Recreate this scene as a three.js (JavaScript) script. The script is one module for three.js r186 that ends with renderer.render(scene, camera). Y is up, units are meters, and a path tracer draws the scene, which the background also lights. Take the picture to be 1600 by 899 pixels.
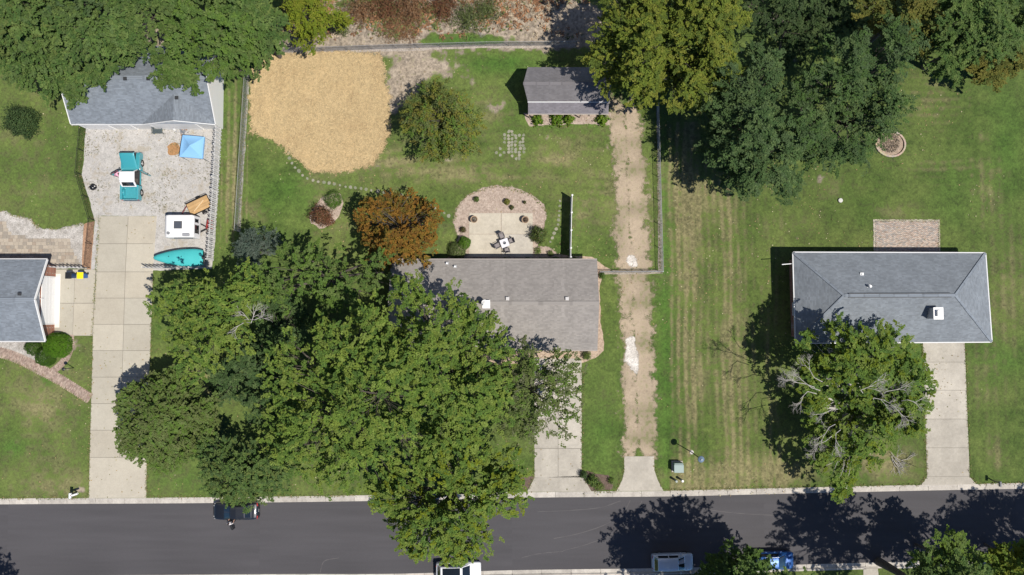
import * as THREE from 'three';
import { Sky } from 'three/addons/objects/Sky.js';
import { RoundedBoxGeometry } from 'three/addons/geometries/RoundedBoxGeometry.js';
import { mergeGeometries } from 'three/addons/utils/BufferGeometryUtils.js';
import { MarchingCubes } from 'three/addons/objects/MarchingCubes.js';

// ------------------------------------------------------------------ camera, sky, sun, exposure
const scene = new THREE.Scene();
const HEIGHT = 75, TILT = 0.04, FOCAL = 1125;          // a drone 75 m up, looking almost straight down
const camera = new THREE.PerspectiveCamera(2 * Math.atan(449.5 / FOCAL) * 180 / Math.PI, 1600 / 899, 1, 3000);
camera.position.set(0, HEIGHT, 0);
camera.up.set(0, 0, -1);
camera.lookAt(0, 0, -HEIGHT * Math.tan(TILT));

const SUN = new THREE.Vector3(0.5, 1, 0.29).normalize();
const sky = new Sky();
sky.name = 'sky'; sky.userData = { kind: 'structure' };
sky.scale.setScalar(2500);
sky.material.uniforms.sunPosition.value.copy(SUN);
sky.material.uniforms.turbidity.value = 2;
sky.material.uniforms.rayleigh.value = 0.8;
sky.material.uniforms.mieCoefficient.value = 0.004;
scene.add(sky);
scene.environmentIntensity = 0.1;
const sun = new THREE.DirectionalLight(0xfff7ec, 5.0);
sun.position.copy(SUN).multiplyScalar(150);
sun.castShadow = true;
Object.assign(sun.shadow.camera, { left: -75, right: 75, top: 60, bottom: -60, near: 1, far: 300 });
sun.shadow.mapSize.set(4096, 4096);
scene.add(sun, sun.target);
const renderer = new THREE.WebGLRenderer();
renderer.toneMapping = THREE.LinearToneMapping;
renderer.toneMappingExposure = 1.1;
renderer.shadowMap.enabled = true;

// ------------------------------------------------------------------ helpers
function rng(seed) { let a = seed >>> 0; return () => { a = (a + 0x6D2B79F5) | 0; let t = Math.imul(a ^ (a >>> 15), 1 | a); t = (t + Math.imul(t ^ (t >>> 7), 61 | t)) ^ t; return ((t ^ (t >>> 14)) >>> 0) / 4294967296; }; }
const R0 = rng(11);
const V = (x, y, z) => new THREE.Vector3(x, y, z);
const lerp = (a, b, t) => a + (b - a) * t, clamp = (x, a = 0, b = 1) => Math.min(b, Math.max(a, x));
const smooth = (a, b, x) => { const t = clamp((x - a) / (b - a)); return t * t * (3 - 2 * t); };
// survey sheet (about 15 units to the metre, read at height h above the lawn) -> metres in the place
const cT = Math.cos(TILT), sT = Math.sin(TILT);
function spot(u, v, h = 0) {
  const a = (u - 800) / FOCAL, b = (449.5 - v) / FOCAL;
  const dy = -cT + b * sT, dz = -sT - b * cT, t = (h - HEIGHT) / dy;
  return V(a * t, h, dz * t);
}
const used = new Map();
function numbered(n) { const k = used.get(n) ?? 0; used.set(n, k + 1); return k ? `${n}_${String(k).padStart(3, '0')}` : n; }
function thing(name, label, category, pos = [0, 0, 0], turn = 0, group) {
  const o = new THREE.Group(); o.name = numbered(name); o.position.set(pos.x ?? pos[0], pos.y ?? pos[1], pos.z ?? pos[2]); o.rotation.y = turn;
  o.userData = { label, category }; if (group) o.userData.group = group;
  scene.add(o); return o;
}
function structure(name) { const o = new THREE.Group(); o.name = numbered(name); o.userData = { kind: 'structure' }; scene.add(o); return o; }
function part(parent, name, geo, mat, extra) {
  const m = new THREE.Mesh(Array.isArray(geo) ? merge(geo) : geo, mat); m.name = name; m.castShadow = m.receiveShadow = true;
  if (extra) Object.assign(m.userData, extra);
  parent.add(m); return m;
}
function clean(g) {
  g = g.index ? g.toNonIndexed() : g;
  for (const k of Object.keys(g.attributes)) if (!['position', 'normal', 'uv', 'color'].includes(k)) g.deleteAttribute(k);
  if (!g.attributes.normal) g.computeVertexNormals();
  if (!g.attributes.uv) g.setAttribute('uv', new THREE.BufferAttribute(new Float32Array(g.attributes.position.count * 2), 2));
  return g;
}
function merge(list) { const c = list.map(clean); const col = c.some((g) => g.attributes.color); if (!col) c.forEach((g) => g.deleteAttribute('color')); return c.length === 1 ? c[0] : mergeGeometries(c); }
function paint(g, c) { g = clean(g); const n = g.attributes.position.count, a = new Float32Array(n * 3); for (let i = 0; i < n; i++) a.set(c, i * 3); g.setAttribute('color', new THREE.BufferAttribute(a, 3)); return g; }
function place(g, x = 0, y = 0, z = 0, rx = 0, ry = 0, rz = 0) { g.applyMatrix4(new THREE.Matrix4().compose(V(x, y, z), new THREE.Quaternion().setFromEuler(new THREE.Euler(rx, ry, rz)), V(1, 1, 1))); return g; }
const box = (w, h, d, x = 0, y = 0, z = 0, rx = 0, ry = 0, rz = 0) => place(new THREE.BoxGeometry(w, h, d), x, y, z, rx, ry, rz);
const rbox = (w, h, d, r, x = 0, y = 0, z = 0, rx = 0, ry = 0, rz = 0) => place(new RoundedBoxGeometry(w, h, d, 2, r), x, y, z, rx, ry, rz);
const cyl = (r0, r1, h, n, x = 0, y = 0, z = 0, rx = 0, ry = 0, rz = 0) => place(new THREE.CylinderGeometry(r1, r0, h, n), x, y, z, rx, ry, rz);
function rod(a, b, r, n = 5, r1 = r) {
  const d = b.clone().sub(a), L = d.length(); const g = new THREE.CylinderGeometry(r1, r, L, n, 1);
  g.applyQuaternion(new THREE.Quaternion().setFromUnitVectors(V(0, 1, 0), d.normalize())); g.translate((a.x + b.x) / 2, (a.y + b.y) / 2, (a.z + b.z) / 2); return g;
}
function bar(a, b, w, h) { // a square bar from a to b
  const d = b.clone().sub(a), L = d.length(), g = new THREE.BoxGeometry(w, h, L), m = new THREE.Matrix4().lookAt(a, b, Math.abs(d.y) > 0.99 * L ? V(1, 0, 0) : V(0, 1, 0));
  g.applyMatrix4(m); g.translate((a.x + b.x) / 2, (a.y + b.y) / 2, (a.z + b.z) / 2); return g;
}
function lathe(pts, n = 20) { return new THREE.LatheGeometry(pts.map(([x, y]) => new THREE.Vector2(x, y)), n); }
const world = (pts) => pts.map(([u, v]) => { const p = spot(u, v); return [p.x, p.z]; });
// flat sheet from plan points [x, z], uv in metres
function sheet(pts, y = 0) {
  const s = new THREE.Shape(pts.map(([x, z]) => new THREE.Vector2(x, -z))), g = new THREE.ShapeGeometry(s);
  g.rotateX(-Math.PI / 2); g.translate(0, y, 0); return g; // uv = (x, -z) in metres
}
// the outline redrawn with an uneven edge
function ragged(pts, amp, step = 0.3, seed = 1) {
  const out = [], n = pts.length; step = Math.min(step, 0.16); let run = seed * 13.7;
  for (let i = 0; i < n; i++) {
    const [x0, z0] = pts[i], [x1, z1] = pts[(i + 1) % n], L = Math.hypot(x1 - x0, z1 - z0), k = Math.max(1, Math.round(L / step));
    for (let j = 0; j < k; j++) { const t = j / k, s = run + L * t, o = amp * ((vn(s * 0.9, seed, 256, 3) - 0.5) * 1.6 + (vn(s * 3.1, seed + 5, 256, 5) - 0.5) * 0.9); out.push([lerp(x0, x1, t) - (z1 - z0) / L * o, lerp(z0, z1, t) + (x1 - x0) / L * o]); }
    run += L;
  }
  return out;
}
// a closed curve through the plan points
function curved(pts, n = 60) { const c = new THREE.CatmullRomCurve3(pts.map(([x, z]) => V(x, 0, z)), true, 'centripetal'); return c.getSpacedPoints(n).slice(0, -1).map((p) => [p.x, p.z]); }
function slabOf(pts, y0, y1, bevel = 0.012) {
  const cx = pts.reduce((s, p) => s + p[0], 0) / pts.length, cz = pts.reduce((s, p) => s + p[1], 0) / pts.length;
  const s = new THREE.Shape(pts.map(([x, z]) => new THREE.Vector2(x - cx, -(z - cz))));
  const g = new THREE.ExtrudeGeometry(s, { depth: y1 - y0 - bevel, bevelEnabled: true, bevelSize: bevel, bevelOffset: -bevel, bevelThickness: bevel, bevelSegments: 1, curveSegments: 4 });
  g.rotateX(-Math.PI / 2); g.translate(cx, y0, cz);
  const p = g.attributes.position, uv = g.attributes.uv; for (let i = 0; i < p.count; i++) uv.setXY(i, p.getX(i), -p.getZ(i));
  return g;
}
// convex plate in space: pts in order seen from outside, thickness inwards, uv in metres with u along dir
function plate(pts, thick, dir) {
  const n = new THREE.Vector3(); for (let i = 0; i < pts.length; i++) { const a = pts[i], b = pts[(i + 1) % pts.length]; n.add(a.clone().cross(b)); } n.normalize();
  const e = (dir ?? pts[1].clone().sub(pts[0])).clone().normalize(), f = n.clone().cross(e), pos = [], uv = [];
  const low = pts.map((p) => p.clone().addScaledVector(n, -thick)), put = (p) => { pos.push(p.x, p.y, p.z); uv.push(p.dot(e), p.dot(f)); };
  for (let i = 1; i + 1 < pts.length; i++) { put(pts[0]); put(pts[i]); put(pts[i + 1]); put(low[0]); put(low[i + 1]); put(low[i]); }
  for (let i = 0; i < pts.length; i++) { const j = (i + 1) % pts.length; put(pts[i]); put(low[i]); put(low[j]); put(pts[i]); put(low[j]); put(pts[j]); }
  const g = new THREE.BufferGeometry(); g.setAttribute('position', new THREE.Float32BufferAttribute(pos, 3)); g.setAttribute('uv', new THREE.Float32BufferAttribute(uv, 2)); g.computeVertexNormals(); return g;
}
// ------------------------------------------------------------------ noise and textures
const LAT = new Float32Array(65536); { const r = rng(77); for (let i = 0; i < 65536; i++) LAT[i] = r(); }
function vn(x, y, p = 256, o = 0) { // value noise, period p
  let xi = Math.floor(x), yi = Math.floor(y); let fx = x - xi, fy = y - yi; fx = fx * fx * (3 - 2 * fx); fy = fy * fy * (3 - 2 * fy);
  const x0 = ((xi % p) + p) % p, x1 = (x0 + 1) % p, y0 = ((yi % p) + p) % p, y1 = (y0 + 1) % p, q = (a, b) => LAT[((a + o * 37) & 255) | (((b + o * 91) & 255) << 8)];
  return lerp(lerp(q(x0, y0), q(x1, y0), fx), lerp(q(x0, y1), q(x1, y1), fx), fy);
}
const toS = (c) => c <= 0.0031308 ? c * 12.92 : 1.055 * Math.pow(c, 1 / 2.4) - 0.055;
const SR = new Uint8Array(4097); for (let i = 0; i <= 4096; i++) SR[i] = Math.round(255 * toS(i / 4096));
function tex(w, h, fn, repeat = true) { // fn(s, t) gives linear colour
  const d = new Uint8Array(w * h * 4);
  for (let j = 0; j < h; j++) for (let i = 0; i < w; i++) { const c = fn((i + 0.5) / w, (j + 0.5) / h, i, j), k = (j * w + i) * 4; d[k] = SR[clamp(c[0]) * 4096 | 0]; d[k + 1] = SR[clamp(c[1]) * 4096 | 0]; d[k + 2] = SR[clamp(c[2]) * 4096 | 0]; d[k + 3] = 255; }
  const t = new THREE.DataTexture(d, w, h); t.colorSpace = THREE.SRGBColorSpace; t.magFilter = THREE.LinearFilter; t.minFilter = THREE.LinearMipmapLinearFilter; t.generateMipmaps = true;
  t.wrapS = t.wrapT = repeat ? THREE.RepeatWrapping : THREE.ClampToEdgeWrapping; t.needsUpdate = true; return t;
}
function metres(t, m, n = m) { t.repeat.set(1 / m, 1 / n); return t; }
const mix3 = (a, b, t) => [lerp(a[0], b[0], t), lerp(a[1], b[1], t), lerp(a[2], b[2], t)];
const mul3 = (a, k) => [a[0] * k, a[1] * k, a[2] * k];
const lin = (c) => new THREE.Color().setRGB(c[0], c[1], c[2]);
function mat(c, roughness = 0.85, extra = {}) { return new THREE.MeshStandardMaterial({ color: Array.isArray(c) ? lin(c) : 0xffffff, ...(Array.isArray(c) ? {} : { map: c }), roughness, ...extra }); }
function tinted(m, k) { const n = m.clone(); n.color.copy(lin(Array.isArray(k) ? k : [k, k, k])); return n; }
const rough1 = rng(5);
// mottled stone-like texture: base colour, coarse and fine contrast
function mottled(base, second, coarse, fine, size = 512, cells = 8, o = 0) {
  const r = rng(900 + o);
  return tex(size, size, (s, t) => {
    const a = vn(s * cells, t * cells, cells, o) * 0.6 + vn(s * cells * 4, t * cells * 4, cells * 4, o + 1) * 0.4, b = vn(s * cells * 16, t * cells * 16, Math.min(256, cells * 16), o + 2);
    return mul3(mix3(base, second, clamp((a - 0.5) * coarse + 0.5)), 1 + (b - 0.5) * fine + (r() - 0.5) * fine);
  });
}
const inPoly = (pts) => (x, z) => { let c = false; for (let i = 0, j = pts.length - 1; i < pts.length; j = i++) { const [a, b] = pts[i], [d, e] = pts[j]; if ((b > z) !== (e > z) && x < (d - a) * (z - b) / (e - b) + a) c = !c; } return c; };
// ------------------------------------------------------------------ materials of the ground
const concreteTex = metres(mottled([0.44, 0.415, 0.345], [0.375, 0.350, 0.290], 1.0, 0.10, 1024, 10, 3), 14);
const concrete = mat(concreteTex, 0.9);
const concretes = [1, 0.93, 1.05, 0.97, 1.02].map((k, i) => tinted(concrete, [k, k * (1 - 0.006 * i), k * (1 - 0.012 * i)]));
const greyConcreteTex = metres(mottled([0.45, 0.42, 0.36], [0.35, 0.325, 0.278], 1.4, 0.14, 1024, 12, 5), 11);
const greyConcrete = mat(greyConcreteTex, 0.9);
const greyConcretes = [1, 0.92, 1.06].map((k) => tinted(greyConcrete, k));
const kerbMat = mat(metres(mottled([0.50, 0.47, 0.42], [0.36, 0.335, 0.3], 1.4, 0.2, 512, 10, 8), 5), 0.9);
const asphalt = mat(metres((() => { const r = rng(31); return tex(1024, 1024, (s, t) => {
  const a = vn(s * 6, t * 6, 6, 4), st = vn(s * 3, t * 40, 40, 6), st2 = vn(s * 8, t * 120, 120, 7), f = r();
  return mul3([0.062, 0.060, 0.065], 0.84 + a * 0.16 + st * 0.13 + st2 * 0.1 + (f - 0.5) * 0.2 + (r() < 0.01 ? 0.25 : 0));
}); })(), 26), 0.93);
const gravelTex = metres((() => { const r = rng(41); return tex(1024, 1024, (s, t) => {
  const a = vn(s * 12, t * 12, 12, 9), b = vn(s * 60, t * 60, 60, 10), c = vn(s * 230, t * 230, 230, 11);
  let k = 0.86 + (b - 0.5) * 0.2 + (c - 0.5) * 0.28 + (r() - 0.5) * 0.22;
  let col = mul3([0.47, 0.455, 0.43], k);
  const dirt = smooth(0.62, 0.82, a * 0.55 + b * 0.45); col = mix3(col, [0.30, 0.265, 0.205], dirt * 0.6);
  if (vn(s * 160, t * 160, 160, 13) > 0.88 && a > 0.5) col = mix3(col, [0.16, 0.155, 0.12], 0.6);
  return col;
}); })(), 15);
const gravel = mat(gravelTex, 0.95);
const whiteRock = mat(metres((() => { const r = rng(43); return tex(512, 512, (s, t) => { const c = vn(s * 90, t * 90, 90, 21), d = vn(s * 12, t * 12, 12, 22); return mul3(mix3([0.50, 0.48, 0.45], [0.33, 0.31, 0.28], d), 0.6 + c * 0.65 + (r() - 0.5) * 0.2); }); })(), 5), 0.95);
const soilTex = metres((() => { const r = rng(47); return tex(1024, 1024, (s, t) => {
  const a = vn(s * 10, t * 10, 10, 25), b = vn(s * 50, t * 50, 50, 26), c = vn(s * 200, t * 200, 200, 27);
  let col = mul3(mix3([0.37, 0.30, 0.218], [0.27, 0.22, 0.155], a), 0.78 + b * 0.25 + c * 0.3 + (r() - 0.5) * 0.2);
  const g = smooth(0.5, 0.72, a * 0.35 + b * 0.4 + c * 0.25 + (r() - 0.5) * 0.2); return mix3(col, [0.15, 0.165, 0.065], g * 0.75);
}); })(), 14);
const soil = mat(soilTex, 1);
const mulchTex = metres((() => { const r = rng(53); return tex(512, 512, (s, t) => {
  const b = vn(s * 28, t * 28, 28, 31), c = vn(s * 110, t * 60, 60, 32), d = vn(s * 60, t * 110, 60, 33);
  return mul3(mix3([0.42, 0.345, 0.285], [0.30, 0.235, 0.19], b), 0.62 + c * 0.4 + d * 0.35 + (r() - 0.5) * 0.25);
}); })(), 5);
const mulch = mat(mulchTex, 1), darkMulch = tinted(mulch, [0.34, 0.30, 0.29]), rustMulch = tinted(mulch, [0.95, 0.72, 0.55]);
const strawTex = metres((() => { const r = rng(59); return tex(1024, 1024, (s, t) => {
  const a = vn(s * 9, t * 9, 9, 35), b = vn(s * 40, t * 40, 40, 36), c = vn(s * 256, t * 90, 90, 37), d = vn(s * 90, t * 256, 90, 38);
  return mul3(mix3([0.49, 0.37, 0.20], [0.36, 0.265, 0.14], clamp((a - 0.5) * 1.5 + b * 0.6 + 0.15)), 0.66 + c * 0.32 + d * 0.32 + (r() - 0.5) * 0.2);
}); })(), 10);
const strawMat = mat(strawTex, 1);

// ------------------------------------------------------------------ lawns: what grows where
const X0 = -66, X1 = 66, Z0 = -46, Z1 = 40;
const W = (u, v) => { const p = spot(u, v); return [p.x, p.z]; };
// dry patches: centre, half axes (metres), strength, grain in metres
const DRY = [];
const dry = (u, v, ru, rv, k, g = 1.2) => { const [x, z] = W(u, v); DRY.push([x, z, ru / 15, rv / 15, k, g]); };
dry(70, 670, 90, 120, 0.34, 1.5); dry(60, 640, 30, 25, 0.3, 0.6); dry(100, 760, 60, 20, 0.25);
dry(60, 250, 60, 90, 0.16, 2); dry(30, 215, 60, 30, 0.2); dry(110, 150, 20, 30, 0.25);
dry(365, 250, 14, 120, 0.45, 1); dry(340, 745, 60, 40, 0.3); dry(310, 600, 45, 30, 0.5);
dry(505, 300, 30, 18, 0.3); dry(400, 330, 25, 25, 0.5, 0.8); dry(590, 255, 60, 25, 0.45); dry(690, 265, 90, 18, 0.3); dry(780, 280, 70, 14, 0.25);
dry(885, 235, 30, 25, 0.3); dry(910, 340, 12, 25, 0.35); dry(860, 250, 35, 12, 0.35); dry(940, 300, 30, 60, 0.2);
dry(950, 600, 25, 70, 0.25); dry(930, 480, 10, 50, 0.25);
dry(1120, 480, 85, 260, 0.22, 1.6); dry(1090, 590, 45, 80, 0.3); dry(1080, 300, 40, 60, 0.35); dry(1150, 740, 100, 26, 0.5); dry(1110, 770, 90, 12, 0.4); dry(1230, 740, 50, 26, 0.45);
dry(1380, 725, 55, 32, 0.85); dry(1400, 660, 30, 25, 0.4);
dry(1300, 295, 40, 22, 0.35); dry(1460, 165, 50, 42, 0.4); dry(1545, 300, 26, 55, 0.45); dry(1350, 310, 60, 40, 0.18); dry(1470, 260, 100, 14, 0.35); dry(1400, 330, 50, 14, 0.4);
dry(1575, 440, 30, 90, 0.4); dry(1555, 715, 18, 35, 0.6); dry(1540, 600, 30, 60, 0.3); dry(1535, 215, 12, 10, 0.5); dry(1250, 350, 30, 20, 0.25);
dry(720, 270, 30, 30, 0.3); dry(760, 180, 40, 40, 0.3); dry(900, 120, 40, 20, 0.2);
// bare earth
const BARE = [];
const bare = (u, v, ru, rv, k, g = 0.9) => { const [x, z] = W(u, v); BARE.push([x, z, ru / 15, rv / 15, k, g]); };
bare(640, 118, 42, 38, 0.8); bare(690, 105, 45, 14, 0.62); bare(618, 160, 18, 40, 0.75); bare(735, 128, 40, 18, 0.5); bare(770, 168, 22, 14, 0.55); bare(700, 250, 14, 7, 0.6); bare(590, 262, 30, 12, 0.5);
bare(600, 60, 190, 26, 0.98); bare(660, 20, 150, 34, 0.95); bare(820, 30, 110, 50, 0.9); bare(900, 45, 60, 40, 0.85); bare(480, 70, 60, 14, 0.8); bare(1220, 100, 40, 24, 0.6); bare(250, 60, 260, 80, 0.6);
bare(720, 61, 66, 9, -1.6); bare(675, 40, 14, 20, -0.7); bare(600, 40, 30, 10, -0.5); bare(1290, 280, 26, 16, 0.55); bare(855, 215, 10, 10, 0.75); bare(787, 160, 10, 12, 0.5); bare(1140, 655, 6, 14, 0.5); bare(398, 152, 12, 70, 0.3);
bare(115, 540, 12, 14, 0.75, 0.5); bare(126, 765, 14, 8, 0.95, 0.4); bare(105, 576, 9, 7, 0.6, 0.3); bare(1081, 707, 5, 6, 0.9, 0.3); bare(1245, 395, 8, 60, 0.4); bare(30, 538, 34, 8, 0.9, 0.5);
// lush strips
const LUSH = []; const lush = (u, v, ru, rv, k) => { const [x, z] = W(u, v); LUSH.push([x, z, ru / 15, rv / 15, k]); };
lush(1040, 480, 14, 330, 0.8); lush(780, 100, 70, 16, 1); lush(720, 62, 60, 8, 1.2); lush(895, 180, 80, 30, 0.6); lush(450, 300, 50, 40, 0.6); lush(940, 690, 28, 60, 0.5); lush(1430, 590, 40, 50, 0.8); lush(1575, 230, 30, 100, 0.6); lush(1540, 560, 30, 40, 0.4); lush(20, 700, 18, 14, 0.8); lush(80, 590, 20, 14, 0.8); lush(1490, 300, 40, 60, 0.5); lush(1580, 560, 26, 30, 0.5); lush(280, 750, 40, 20, 0.5); lush(60, 300, 50, 40, 0.3); lush(1020, 640, 12, 90, 0.6);
const acc = (list, x, z) => { let s = 0; for (const b of list) { const dx = (x - b[0]) / b[2], dz = (z - b[1]) / b[3], q = dx * dx + dz * dz; if (q < 6) s += b[4] * Math.exp(-q); } return s; };
const [lotL] = W(1040, 450), [lotR] = W(1245, 450), [, lotT] = W(1040, 190);
const [plotL] = W(345, 250), [plotR] = W(388, 250);
const backL = W(1300, 100), frontKerb = W(1000, 770)[1];
const lawnTex = (() => { const r = rng(61), fr = rng(62); return tex(2048, 1334, (s, t) => {
  const x = lerp(X0, X1, s), z = lerp(Z1, Z0, t);  // t grows to the north
  const n1 = vn(x * 0.16 + 300, z * 0.16 + 300, 256, 1), n2 = vn(x * 0.6 + 90, z * 0.6 + 90, 256, 2), n3 = vn(x * 1.7 + 200, z * 1.7 + 200, 256, 3), n4 = vn(x * 5.2 + 700, z * 5.2 + 700, 256, 4), f = fr();
  let col = mix3([0.062, 0.112, 0.018], [0.112, 0.145, 0.036], clamp(n1 * 0.5 + n2 * 0.55 + (n3 - 0.5) * 0.35 - 0.02));
  let l = acc(LUSH, x, z); if (l > 0.02) col = mix3(col, [0.048, 0.128, 0.014], clamp(l * 0.8 * (0.55 + 0.6 * n3)));
  let d = acc(DRY, x, z) * 0.85 + (n1 - 0.62) * 0.3 + 0.04 - (x > lotL ? 0.06 : 0);
  // mown rows: lie of the grass and clippings left between the passes
  if (x > lotL && x < lotR && z > lotT) { const w = smooth(lotL, lotL + 0.6, x) * smooth(lotR, lotR - 3, x); const row = Math.sin((x + 0.12 * Math.sin(z * 0.35)) * Math.PI * 2 / 0.78) * 0.5 + 0.5, big = vn(x * 0.75, 3, 256, 8); d += w * (row * 0.26 * (0.5 + big) + (big - 0.44) * 0.35 + (vn(x * 3, z * 0.3 + 50, 256, 9) - 0.5) * 0.35); }
  if (x > plotL && x < plotR && z < W(365, 380)[1]) d += (Math.sin(x * 9) * 0.2 + 0.1);
  if (x > backL[0] && z < W(1400, 300)[1] && z > W(1400, 120)[1]) { const zz = z + 0.012 * (x - W(1450, 200)[0]) ** 2; d += (Math.sin(zz * Math.PI * 2 / 0.82) * 0.5) * 0.22 * smooth(backL[0], backL[0] + 5, x) * smooth(W(1540, 200)[0], W(1510, 200)[0], x); }
  if (x > W(1510, 300)[0]) d += Math.sin(x * Math.PI * 2 / 1.0) * 0.09;
  if (z < W(500, 370)[1] && x > W(390, 200)[0] && x < W(950, 200)[0]) { const zz = z - 0.02 * x * x * 0.3 + x * 0.03; d += (vn(x * 0.35 + 40, zz * 2.2 + 40, 256, 12) - 0.5) * 0.3; }
  const grain = 0.5 * n3 + 0.3 * n4 + 0.2 * f;
  const dm = smooth(0.62, 0.30, grain - d * 0.62 + 0.12) * clamp(d * 1.6 + 0.12); col = mix3(col, mix3([0.195, 0.18, 0.085], [0.265, 0.228, 0.118], n4), clamp(dm) * 0.85);
  let b = acc(BARE, x, z); if (b > 0.03) { const bm = smooth(0.10, 0.30, b - (0.35 * n2 + 0.4 * n3 + 0.2 * n4 + 0.1 * f) * 0.95 + 0.12); col = mix3(col, mul3(mix3([0.36, 0.30, 0.24], [0.27, 0.22, 0.17], n3), 0.84 + 0.32 * n4), bm * 0.92); }
  if (x > lotL) col = mul3(col, 0.9);
  const n5 = vn(x * 11 + 33, z * 11 + 33, 256, 14), k = 0.60 + n4 * 0.42 + n5 * 0.26 + (f - 0.5) * 0.5 + (n3 - 0.5) * 0.26 + (n2 - 0.5) * 0.16;
  return mul3(col, k);
}, false); })();
lawnTex.repeat.set(1 / (X1 - X0), 1 / (Z1 - Z0)); lawnTex.offset.set(-X0 / (X1 - X0), Z1 / (Z1 - Z0));
const lawnMat = mat(lawnTex, 1);
const meadowMat = mat(metres(mottled([0.10, 0.15, 0.03], [0.17, 0.18, 0.06], 1.2, 0.35, 512, 10, 15), 30), 1);

const ROAD_Y = -0.12;
const northEdge = [[-120, 790], [0, 788.5], [320, 786.5], [560, 783.5], [830, 778], [1050, 776], [1200, 772.5], [1440, 767], [1600, 764], [1720, 761]];
const southEdge = [[-120, 902], [0, 901], [440, 897.5], [620, 897], [800, 891.5], [1050, 888], [1240, 883], [1360, 879.5], [1600, 873.5], [1720, 870]];
const curveOf = (l) => new THREE.CatmullRomCurve3(l.map(([u, v]) => spot(u, v, ROAD_Y)), false, 'centripetal');
const nCurve = curveOf(northEdge), sCurve = curveOf(southEdge);
const nPts = nCurve.getSpacedPoints(80), sPts = sCurve.getSpacedPoints(80);
const KERB_W = 0.62;
const offsetLine = (pts, d) => pts.map((p, i) => { const a = pts[Math.max(0, i - 1)], b = pts[Math.min(pts.length - 1, i + 1)], t = b.clone().sub(a).normalize(); return [p.x + t.z * d, p.z - t.x * d]; });
{
  const terrain = structure('ground'); part(terrain, 'field', sheet([[-1500, -1500], [1500, -1500], [1500, 1500], [-1500, 1500]], -0.35), meadowMat);
  const road = structure('road');
  part(road, 'asphalt', sheet([[-700, nPts[0].z + 8], ...nPts.map((p) => [p.x, p.z - 0.02]), [700, nPts[80].z - 22], [700, sPts[80].z - 22], ...sPts.map((p) => [p.x, p.z + 0.02]).reverse(), [-700, sPts[0].z + 8]], ROAD_Y), asphalt);
  const nBack = offsetLine(nPts, KERB_W - 0.03), sBack = offsetLine(sPts, -KERB_W + 0.03);
  const a = structure('lawn'); part(a, 'turf', sheet([[X0, Z0], [X1, Z0], [X1, nBack[80][1]], ...nBack.slice().reverse(), [X0, nBack[0][1]]], 0), lawnMat);
  const b = structure('lawn'); part(b, 'turf', sheet([[X1, Z1], [X0, Z1], [X0, sBack[0][1]], ...sBack, [X1, sBack[80][1]]], 0), lawnMat);
}
// kerb of cast sections, lowered where a drive meets the road
function kerb(name, curve, side, dropped) {
  const k = structure(name), n = Math.round(curve.getLength() / 3), r = rng(side + 9);
  const pts = curve.getSpacedPoints(n * 4);
  for (let s = 0; s < n; s++) {
    const run = pts.slice(s * 4, s * 4 + 5).map((p) => p.clone()); const mid = run[2].x, low = dropped.some(([a, b]) => mid > a && mid < b);
    const top = low ? -0.035 : 0.02, prof = [[0, -0.2], [0, -0.108], [0.30, -0.095], [0.36, -0.09], [0.44, top - 0.02], [0.47, top], [KERB_W, top], [KERB_W, -0.2]];
    const pos = [], uv = [], idx = []; const L = run[4].distanceTo(run[0]), gap = 0.012;
    run.forEach((p, i) => { const t = run[Math.min(4, i + 1)].clone().sub(run[Math.max(0, i - 1)]).normalize(); const sh = i === 0 ? gap : i === 4 ? -gap : 0;
      prof.forEach(([d, y]) => { const x = p.x + t.x * sh + t.z * d * side, z = p.z + t.z * sh - t.x * d * side; pos.push(x, y, z); uv.push(x, z + y); }); });
    const m = prof.length; for (let i = 0; i < 4; i++) for (let j = 0; j + 1 < m; j++) { const A = i * m + j, B = A + m; side > 0 ? idx.push(A, A + 1, B, B, A + 1, B + 1) : idx.push(A, B, A + 1, B, B + 1, A + 1); }
    for (let j = 1; j + 1 < m; j++) { idx.push(0, j, j + 1); idx.push(4 * m, 4 * m + j + 1, 4 * m + j); }
    let g = new THREE.BufferGeometry(); g.setAttribute('position', new THREE.Float32BufferAttribute(pos, 3)); g.setAttribute('uv', new THREE.Float32BufferAttribute(uv, 2)); g.setIndex(idx); g = g.toNonIndexed(); g.computeVertexNormals();
    part(k, 'kerb_section', g, kerbMats[r() * 3 | 0]);
  }
}
const kerbMats = [1, 0.92, 1.07].map((q) => tinted(kerbMat, q));
const ux = (u, v = 770) => spot(u, v).x;
kerb('kerb', nCurve, 1, [[ux(134), ux(232)], [ux(822), ux(928)], [ux(960), ux(1040)], [ux(1436), ux(1530)]]);
kerb('kerb', sCurve, -1, [[ux(1335, 880), ux(1385, 880)]]);

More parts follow.
